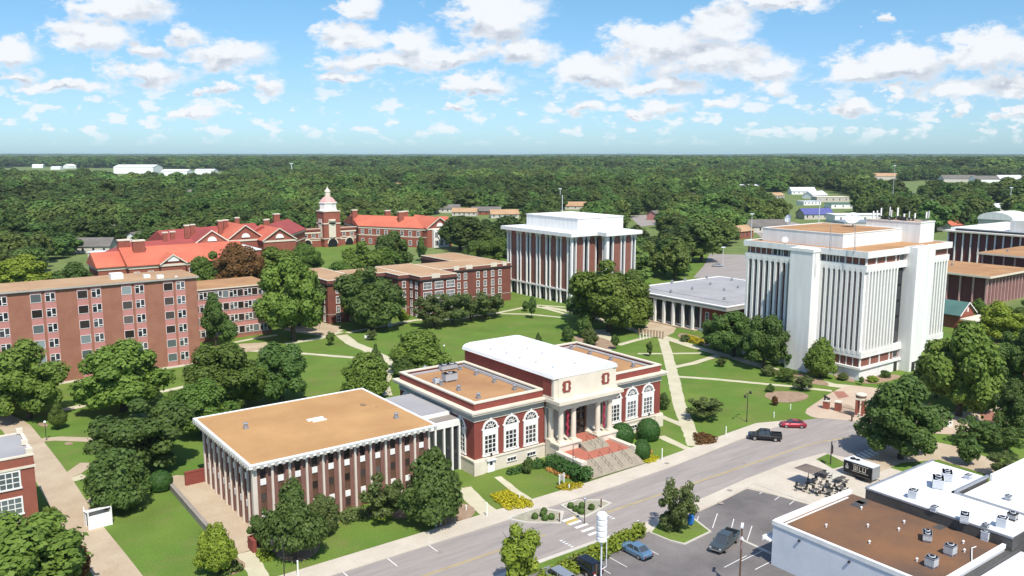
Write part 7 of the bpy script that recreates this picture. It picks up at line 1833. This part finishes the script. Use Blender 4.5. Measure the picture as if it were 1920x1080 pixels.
r45 = -(PI / 2 - AZ)
HOUSES = [
 ('house', 'long grey roofed house among dark trees at left', 'house', 165, 472, 26, 13, 3.5, r45 + .1, 'house_wall', 'roof_shingle'),
 ('house', 'pale low flat roofed shed below the long grey roof at left', 'shed', 195, 484, 12, 7, 3, r45, 'house_wall', 'metal_white', 0, True),
 ('house', 'brown roofed house behind the white gabled house at left', 'house', 225, 440, 15, 10, 3.5, r45 + .9, 'house_wall', 'roof_shingle'),
 ('house', 'white gabled house near the school left wing', 'house', 262, 456, 12, 9, 4, r45 + 1.2, 'white_plain', 'roof_shingle'),
 ('house', 'pale roofed house deep in the dark trees at left', 'house', 178, 416, 14, 9, 3.5, r45, 'house_wall', 'roof_buff'),
 ('house', 'pale roofed house behind the school right hall', 'house', 838, 398, 22, 11, 3.5, r45 + .2, 'house_wall', 'roof_shingle'),
 ('house', 'long buff roofed house behind the school right hall', 'house', 872, 404, 20, 10, 3.2, r45 - .1, 'house_wall', 'roof_buff'),
 ('house', 'grey roofed house beside a pale yard left of the middle tower', 'house', 912, 402, 24, 11, 3.2, r45, 'brick_red', 'roof_shingle'),
 ('house', 'tan roofed house left behind the middle tower', 'house', 945, 408, 22, 11, 3.2, r45 + .15, 'house_wall', 'roof_buff'),
 ('house', 'low tan roofed building behind the middle tower penthouse', 'house', 1078, 392, 34, 12, 3.2, r45, 'house_wall', 'roof_buff'),
 ('house', 'small pinkish house in a gap right of the middle tower', 'house', 1230, 412, 12, 9, 4.5, r45 + .8, 'pink_panel', 'roof_shingle'),
 ('house', 'small white house half hidden in trees in the middle distance', 'house', 1322, 384, 10, 8, 3, r45, 'white_plain', 'metal_white'),
 ('house', 'brick house with a pale roof right of the middle trees', 'house', 1384, 446, 16, 10, 4.5, r45 + .7, 'brick_red', 'roof_buff'),
 ('house', 'grey hipped bungalow beside the car park', 'house', 1432, 434, 26, 14, 3.8, r45 + .1, 'house_wall', 'roof_shingle'),
 ('house', 'white carport beside the grey bungalow', 'shed', 1452, 442, 9, 6, 2.6, r45, 'white_plain', 'metal_white', 0, True),
 ('house', 'blue roofed shop among trees left of the dish', 'shop', 1527, 410, 24, 14, 4, r45 + .15, 'house_wall', 'roof_blue'),
 ('house', 'long white shop with red trim behind the large dish', 'shop', 1612, 416, 44, 18, 5.5, r45, 'white_plain', 'white_membrane', 0, True),
 ('house', 'grey roofed warehouse behind the roof aerials', 'warehouse', 1640, 428, 50, 22, 4.5, r45, 'house_wall', 'metal_grey', 0, True),
 ('house', 'pale roofed store in a row among trees, farthest left', 'house', 1503, 364, 30, 16, 4, r45, 'white_plain', 'metal_white'),
 ('house', 'pale roofed store in a row among trees, second from left', 'house', 1528, 372, 26, 14, 4, r45 + .6, 'white_plain', 'metal_white'),
 ('house', 'cream flat store right of the row of pale roofs', 'house', 1556, 378, 34, 18, 5, r45, 'house_wall', 'limestone', 0, True),
 ('house', 'low white shed below the row of pale roofs', 'shed', 1516, 384, 20, 12, 3.5, r45 + .3, 'white_plain', 'metal_white', 0, True),
 ('house', 'mint roofed store right of the cream flat store', 'house', 1588, 390, 36, 18, 4, r45, 'white_plain', 'roof_teal', 0, True),
 ('house', 'pale hipped bungalow in a small gap right of the middle tower trees', 'house', 1292, 374, 18, 11, 3.6, r45 + 0.4, 'house_wall', 'roof_shingle'),
 ('house', 'long low white roofed house far back above the bungalow trees', 'house', 1404, 356, 34, 14, 3.6, r45 + 0.4, 'white_plain', 'metal_white'),
 ('house', 'small cream house in the trees left of the pale store row', 'house', 1455, 372, 16, 10, 3.6, r45 + 0.6, 'house_wall', 'roof_buff'),
 ('house', 'white cottage among trees below the far apartment blocks', 'house', 1705, 372, 16, 10, 3.6, r45 + 0.4, 'white_plain', 'roof_shingle'),
 ('house', 'grey roofed cottage among trees right of the far pole', 'house', 1752, 386, 16, 10, 3.6, r45 + 0.2, 'house_wall', 'roof_shingle'),
 ('house', 'white roofed cottage at the right edge among trees', 'house', 1868, 396, 18, 11, 3.6, r45 + 0.6, 'white_plain', 'metal_white'),
 ('house', 'tan roofed house deep in the trees right of the clock tower', 'house', 742, 352, 22, 12, 3.6, r45 + 0.0, 'house_wall', 'roof_buff'),
 ('house', 'small pale house deep in the trees left of the clock tower', 'house', 505, 346, 18, 11, 3.6, r45 + 0.1, 'white_plain', 'roof_shingle'),
 ('house', 'grey roofed house in the trees far behind the school chimneys', 'house', 352, 366, 18, 11, 3.6, r45 + 0.2, 'house_wall', 'roof_shingle'),
 ('house', 'small red roofed house right behind the tall white tower', 'house', 1784, 432, 16, 10, 4, r45 + .5, 'white_plain', 'roof_red'),
 ('apartment_block', 'pale apartment block with reddish roof far off at right', 'apartments', 1648, 337, 70, 20, 7, r45, 'house_wall', 'roof_buff'),
 ('apartment_block', 'pale apartment block far off at right, second one', 'apartments', 1746, 337, 36, 18, 7, r45, 'house_wall', 'roof_buff'),
 ('apartment_block', 'grey roofed apartment block far off at right', 'apartments', 1795, 341, 60, 22, 6, r45, 'house_wall', 'roof_shingle'),
 ('apartment_block', 'blue grey roofed apartment block far off at right', 'apartments', 1848, 342, 50, 20, 6, r45, 'white_plain', 'roof_shingle'),
 ('apartment_block', 'pale apartment block far off at the right edge', 'apartments', 1900, 342, 60, 20, 7, r45, 'white_plain', 'metal_white'),
 ('warehouse', 'large white warehouse far off at left', 'warehouse', 260, 325, 100, 60, 16, r45, 'white_plain', 'white_membrane', 6),
 ('warehouse', 'white and blue warehouse right of the large one', 'warehouse', 333, 329, 60, 40, 10, r45, 'white_plain', 'white_membrane', 4),
 ('warehouse', 'small white warehouse farthest right of the far group', 'warehouse', 387, 327, 46, 30, 10, r45, 'white_plain', 'white_membrane', 3),
 ('warehouse', 'white barn on the far green field, leftmost', 'barn', 72, 315, 34, 24, 9, r45 + .3, 'white_plain', 'white_membrane', 4),
 ('warehouse', 'white barn on the far green field, second from left', 'barn', 107, 318, 30, 20, 7, r45, 'white_plain', 'white_membrane', 3),
 ('warehouse', 'white gabled barn on the far green field, third from left', 'barn', 131, 316, 30, 26, 9, r45 + 1.2, 'white_plain', 'white_membrane', 6),
 ('warehouse', 'long low white shed in front of the far barns', 'shed', 149, 327, 40, 20, 6, r45, 'white_plain', 'white_membrane', 3),
 ('warehouse', 'tiny white warehouse on the far horizon fields at right', 'warehouse', 1664, 309, 90, 40, 16, r45, 'white_plain', 'white_membrane', 4),
]
for row in HOUSES: house(*row)
for (x, y, h, r, lab) in ((548, 344, 34, 0.9, 'tall pale floodlight mast above the far trees left of centre'), (1672, 395, 40, 0.2, 'tall thin pole above the trees behind the roof aerials'), (1535, 420, 24, 0.3, 'tall grey utility pole beside the blue roofed shop'),
                          (1050, 396, 20, 0.3, 'utility pole behind the middle tower penthouse'), (1408, 452, 16, 0.2, 'utility pole at the grey bungalow'), (1892, 400, 22, 0.3, 'utility pole among trees at the right edge'), (1355, 500, 9, 0.12, 'lamp pole in the car park between the towers')):
    X, Y = P(x, y); mb = MB(); mb.cyl(0, 0, 0, h, r, 8, r * 0.6); mb.box(-2.4 * r - 0.6, 2.4 * r + 0.6, -r, r, h - 1.2 * r - 0.4, h); o = mb.build('utility_pole', 'metal_white'); o.location = (X, Y, 0); o.rotation_euler = (0, 0, r45); tagit(o, lab, 'pole')

# ------------------------------------------------------------------ the wood around the town
BND = [(-900, 575), (0, 530), (165, 525), (180, 512), (350, 512), (565, 492), (585, 452), (660, 452), (690, 470), (860, 470), (930, 500), (1000, 470), (1195, 560), (1262, 528), (1325, 505), (1332, 472), (1400, 462), (1470, 436), (1780, 440), (1790, 470), (1930, 462), (2700, 500)]
RECTS = [(38, 122, 312, 388), (88, 154, 345, 418), (136, 184, 370, 432), (172, 212, 416, 442), (200, 264, 380, 452), (174, 220, 202, 254), (178, 232, 143, 192), (284, 436, 112, 192), (430, 532, 185, 264), (98, 176, 216, 272), (-40, 60, 200, 219), (45, 86, 224, 245), (140, 220, 340, 424)]
CLEAR = [(205, 328.3, 257.6, 13.1), (70, 323.5, 100.8, 11.2), (345, 338.2, 84, 13.1), (262, 337.4, 67.2, 14.3), (1620, 315.9, 134.4, 6.8), (1400, 530, 89.6, 65.5), (1470, 473, 99.1, 53.4), (1210, 439.4, 50.3, 38.2), (1228, 442.4, 18.5, 40.4), (870, 426.1, 85.9, 31.4), (930, 431.3, 59.5, 33.9), (960, 421.5, 33, 30.8), (1075, 415.7, 42.2, 26.6), (1535, 393.4, 79.3, 39), (1612, 446.4, 68.7, 39.5), (1527, 438.3, 31.7, 34.9), (1655, 347.9, 39.6, 14.9), (1800, 353.9, 171.8, 16.2), (165, 505.7, 47, 40.1), (225, 473.7, 23.8, 42.2), (262, 492.8, 21.1, 46.8), (1384, 484.1, 18.5, 47.1), (1785, 463.3, 13.2, 37.2), (1322, 404.1, 10.6, 24.8), (178, 442.4, 15.8, 30.9), (1880, 434.8, 18.5, 37.6), (1292, 382.9, 26.2, 17.5), (1404, 363.1, 37.7, 14.5), (1455, 380.7, 23.2, 17.2), (1705, 380.7, 23.2, 17.2), (1752, 396.2, 26.5, 19.6), (1868, 407.2, 32.2, 21.3), (742, 358.7, 24.1, 13.8), (505, 352.0, 18.7, 12.8), (352, 374.1, 24.1, 16.2)]
def in_wood(X, Y):
    Fw = X * CA + Y * SA
    if Fw < 100: return False
    sx, sy = SCR(X, Y)
    for (ax, ay), (bx, by) in zip(BND[:-1], BND[1:]):
        if ax <= sx < bx:
            if sy > ay + (by - ay) * (sx - ax) / (bx - ax): return False
            break
    else: return False
    for (a, b, c, d) in RECTS:
        if a < X < b and c < Y < d: return False
    for (cx, cy, rx, ry) in CLEAR:
        if ((sx - cx) / rx) ** 2 + ((sy - cy) / ry) ** 2 < 1: return False
    return True
rw = random.Random(77)
spots = []
def scatter(r0, r1, step, wlo, whi, hlo, hhi, gap=0.08):
    amax = math.radians(40)
    r = r0
    while r < r1:
        n = int(2 * amax * r / step)
        for k in range(n):
            a = -amax + 2 * amax * (k + rw.random()) / n; rr_ = r + rw.uniform(-0.5, 0.5) * step
            X = rr_ * (math.sin(a) * SA + math.cos(a) * CA); Y = rr_ * (-math.sin(a) * CA + math.cos(a) * SA)
            if mnoise.noise((X * 0.006, Y * 0.006, 3.0)) > 0.52 or rw.random() < gap: continue
            if not in_wood(X, Y): continue
            wd = rw.uniform(wlo, whi)
            spots.append((X, Y, wd, rw.uniform(hlo, hhi) * (0.8 + 0.02 * wd), rr_))
        r += step
scatter(130, 900, 13, 11, 26, 8, 16)
scatter(900, 2100, 18, 16, 36, 9, 18)
scatter(2100, 5600, 33, 28, 64, 10, 21, 0.05)
WOODN, WOODF = [], []
for k in range(4):
    WOODN.append((leaf_mesh('crown', clumps('oak', 100 + k), 3800, 0.72, 50 + k, 'leaf_wood', up=0.55, jit=0.22, spread=0.4), trunk_mesh('oak', 60 + k)))
    WOODF.append(leaf_mesh('crown', clumps('oak', 120 + k), 1900, 0.95, 70 + k, 'leaf_wood', up=0.55, jit=0.22, spread=0.35))
order = sorted(range(len(spots)), key=lambda i: spots[i][4] / spots[i][2] + (0 if -60 < SCR(spots[i][0], spots[i][1])[0] < 1980 else 1e6))
near = set(order[:300])
for i in order[:300]:
    X, Y, wd, ht, _ = spots[i]; k = rw.randrange(4)
    t = bpy.data.objects.new('woodland_tree', None); C.objects.link(t); t.location = (X, Y, 0); t.rotation_euler = (0, 0, rw.uniform(0, 6.28)); t.scale = (wd / 10, wd / 10, ht / 10)
    tagit(t, 'green broadleaf tree of the wood beyond the campus buildings', 'tree', 'woodland trees beyond the campus')
    for nm, me in zip(('crown', 'trunk'), WOODN[k]):
        c = bpy.data.objects.new(nm, me); C.objects.link(c); c.parent = t
rest = [spots[i] for i in range(len(spots)) if i not in near]
wood_col = bpy.data.collections.new('wood_kinds')
for k in range(4):
    o = bpy.data.objects.new('wood_kind', WOODF[k]); wood_col.objects.link(o)
me = bpy.data.meshes.new('woodland'); n = len(rest)
me.vertices.add(n); me.vertices.foreach_set('co', np.array([(s[0], s[1], 0.0) for s in rest], np.float32).ravel())
at = me.attributes.new('size', 'FLOAT_VECTOR', 'POINT'); at.data.foreach_set('vector', np.array([(s[2] / 10, s[2] / 10, s[3] / 10) for s in rest], np.float32).ravel())
at = me.attributes.new('turn', 'FLOAT_VECTOR', 'POINT'); at.data.foreach_set('vector', np.array([(0, 0, rw.uniform(0, 6.28)) for s in rest], np.float32).ravel())
at = me.attributes.new('which', 'INT', 'POINT'); at.data.foreach_set('value', np.array([rw.randrange(4) for s in rest], np.int32))
wo = bpy.data.objects.new('woodland', me); C.objects.link(wo); tagit(wo, 'mass of trees stretching to the horizon', None, None, 'stuff')
ng = bpy.data.node_groups.new('scatter', 'GeometryNodeTree')
ng.interface.new_socket('Geometry', in_out='INPUT', socket_type='NodeSocketGeometry'); ng.interface.new_socket('Geometry', in_out='OUTPUT', socket_type='NodeSocketGeometry')
gi = ng.nodes.new('NodeGroupInput'); go = ng.nodes.new('NodeGroupOutput')
ip = ng.nodes.new('GeometryNodeInstanceOnPoints'); ci = ng.nodes.new('GeometryNodeCollectionInfo')
ci.inputs['Collection'].default_value = wood_col; ci.inputs['Separate Children'].default_value = True
ip.inputs['Pick Instance'].default_value = True
mp = ng.nodes.new('GeometryNodeMeshToPoints')
def named(nm, dt):
    q = ng.nodes.new('GeometryNodeInputNamedAttribute'); q.data_type = dt; q.inputs['Name'].default_value = nm
    return next(s for s in q.outputs if s.enabled and s.name == 'Attribute')
ng.links.new(gi.outputs[0], mp.inputs[0]); ng.links.new(mp.outputs[0], ip.inputs['Points']); ng.links.new(ci.outputs[0], ip.inputs['Instance'])
ng.links.new(named('size', 'FLOAT_VECTOR'), ip.inputs['Scale']); ng.links.new(named('turn', 'FLOAT_VECTOR'), ip.inputs['Rotation']); ng.links.new(named('which', 'INT'), ip.inputs['Instance Index'])
ng.links.new(ip.outputs[0], go.inputs[0])
md = wo.modifiers.new('scatter', 'NODES'); md.node_group = ng
print('wood', len(spots), 'near', len(near))
# low wooded hills to the horizon
m = bpy.data.materials.new('far_wood'); m.use_nodes = True; t_ = m.node_tree; b_ = t_.nodes['Principled BSDF']; b_.inputs['Roughness'].default_value = 1.0; b_.inputs['Specular IOR Level'].default_value = 0
pos = nn(t_, 'ShaderNodeNewGeometry').outputs['Position']
f1 = nn(t_, 'ShaderNodeTexNoise', ins={'Vector': pos, 'Scale': 0.0016, 'Detail': 6.0, 'Roughness': 0.65}).outputs[0]
f2 = nn(t_, 'ShaderNodeTexNoise', ins={'Vector': pos, 'Scale': 0.012, 'Detail': 5.0, 'Roughness': 0.75}).outputs[0]
o1 = nn(t_, 'ShaderNodeMix', data_type='RGBA', ins={0: nn(t_, 'ShaderNodeMapRange', ins={0: f2, 1: 0.35, 2: 0.65}).outputs[0], 6: (0.022, 0.050, 0.016, 1), 7: (0.060, 0.105, 0.028, 1)}).outputs[2]
o2 = nn(t_, 'ShaderNodeMix', data_type='RGBA', ins={0: nn(t_, 'ShaderNodeMapRange', ins={0: f1, 1: 0.60, 2: 0.65}).outputs[0], 6: o1, 7: (0.15, 0.20, 0.07, 1)}).outputs[2]
t_.links.new(o2, b_.inputs['Base Color']); M['far_wood'] = m
mb = MB(); na, nr_ = 260, 46
for j in range(nr_ + 1):
    r = 5200 * (14500 / 5200) ** (j / nr_)
    for i in range(na + 1):
        a = math.radians(-44) + math.radians(88) * i / na
        X = r * (math.sin(a) * SA + math.cos(a) * CA); Y = r * (-math.sin(a) * CA + math.cos(a) * SA)
        u = (r - 5200) / 9300
        h = 9 + 5 * rw.random() + 30 * u ** 1.3 + 16 * u * mnoise.noise((X * 0.0004, Y * 0.0004, 0)) + 9 * u * mnoise.noise((X * 0.0016, Y * 0.0016, 5))
        mb.v.append((X, Y, min(h, 52) if j else -2))
for j in range(nr_):
    for i in range(na): q = j * (na + 1) + i; mb.f.append((q, q + 1, q + na + 2, q + na + 1))
mb.m = [0] * len(mb.f); struct('hills', mb, 'far_wood', 'low wooded hills on the horizon')
# ------------------------------------------------------------------ the air
HZ = 4e-5
m = bpy.data.materials.new('haze'); m.use_nodes = True; t_ = m.node_tree; t_.nodes.remove(t_.nodes['Principled BSDF'])
pv_ = nn(t_, 'ShaderNodeVolumePrincipled'); pv_.inputs['Color'].default_value = (0.72, 0.90, 1.0, 1); pv_.inputs['Density'].default_value = HZ; pv_.inputs['Anisotropy'].default_value = 0.0
t_.links.new(pv_.outputs[0], t_.nodes['Material Output'].inputs['Volume']); M['haze'] = m
mb = MB(); mb.box(-9000, 17500, -9000, 17500, -3.5, 56)
hz = mb.build('haze', 'haze'); hz['kind'] = 'stuff'; hz['label'] = 'thin blue summer haze'
hz.display_type = 'WIRE'
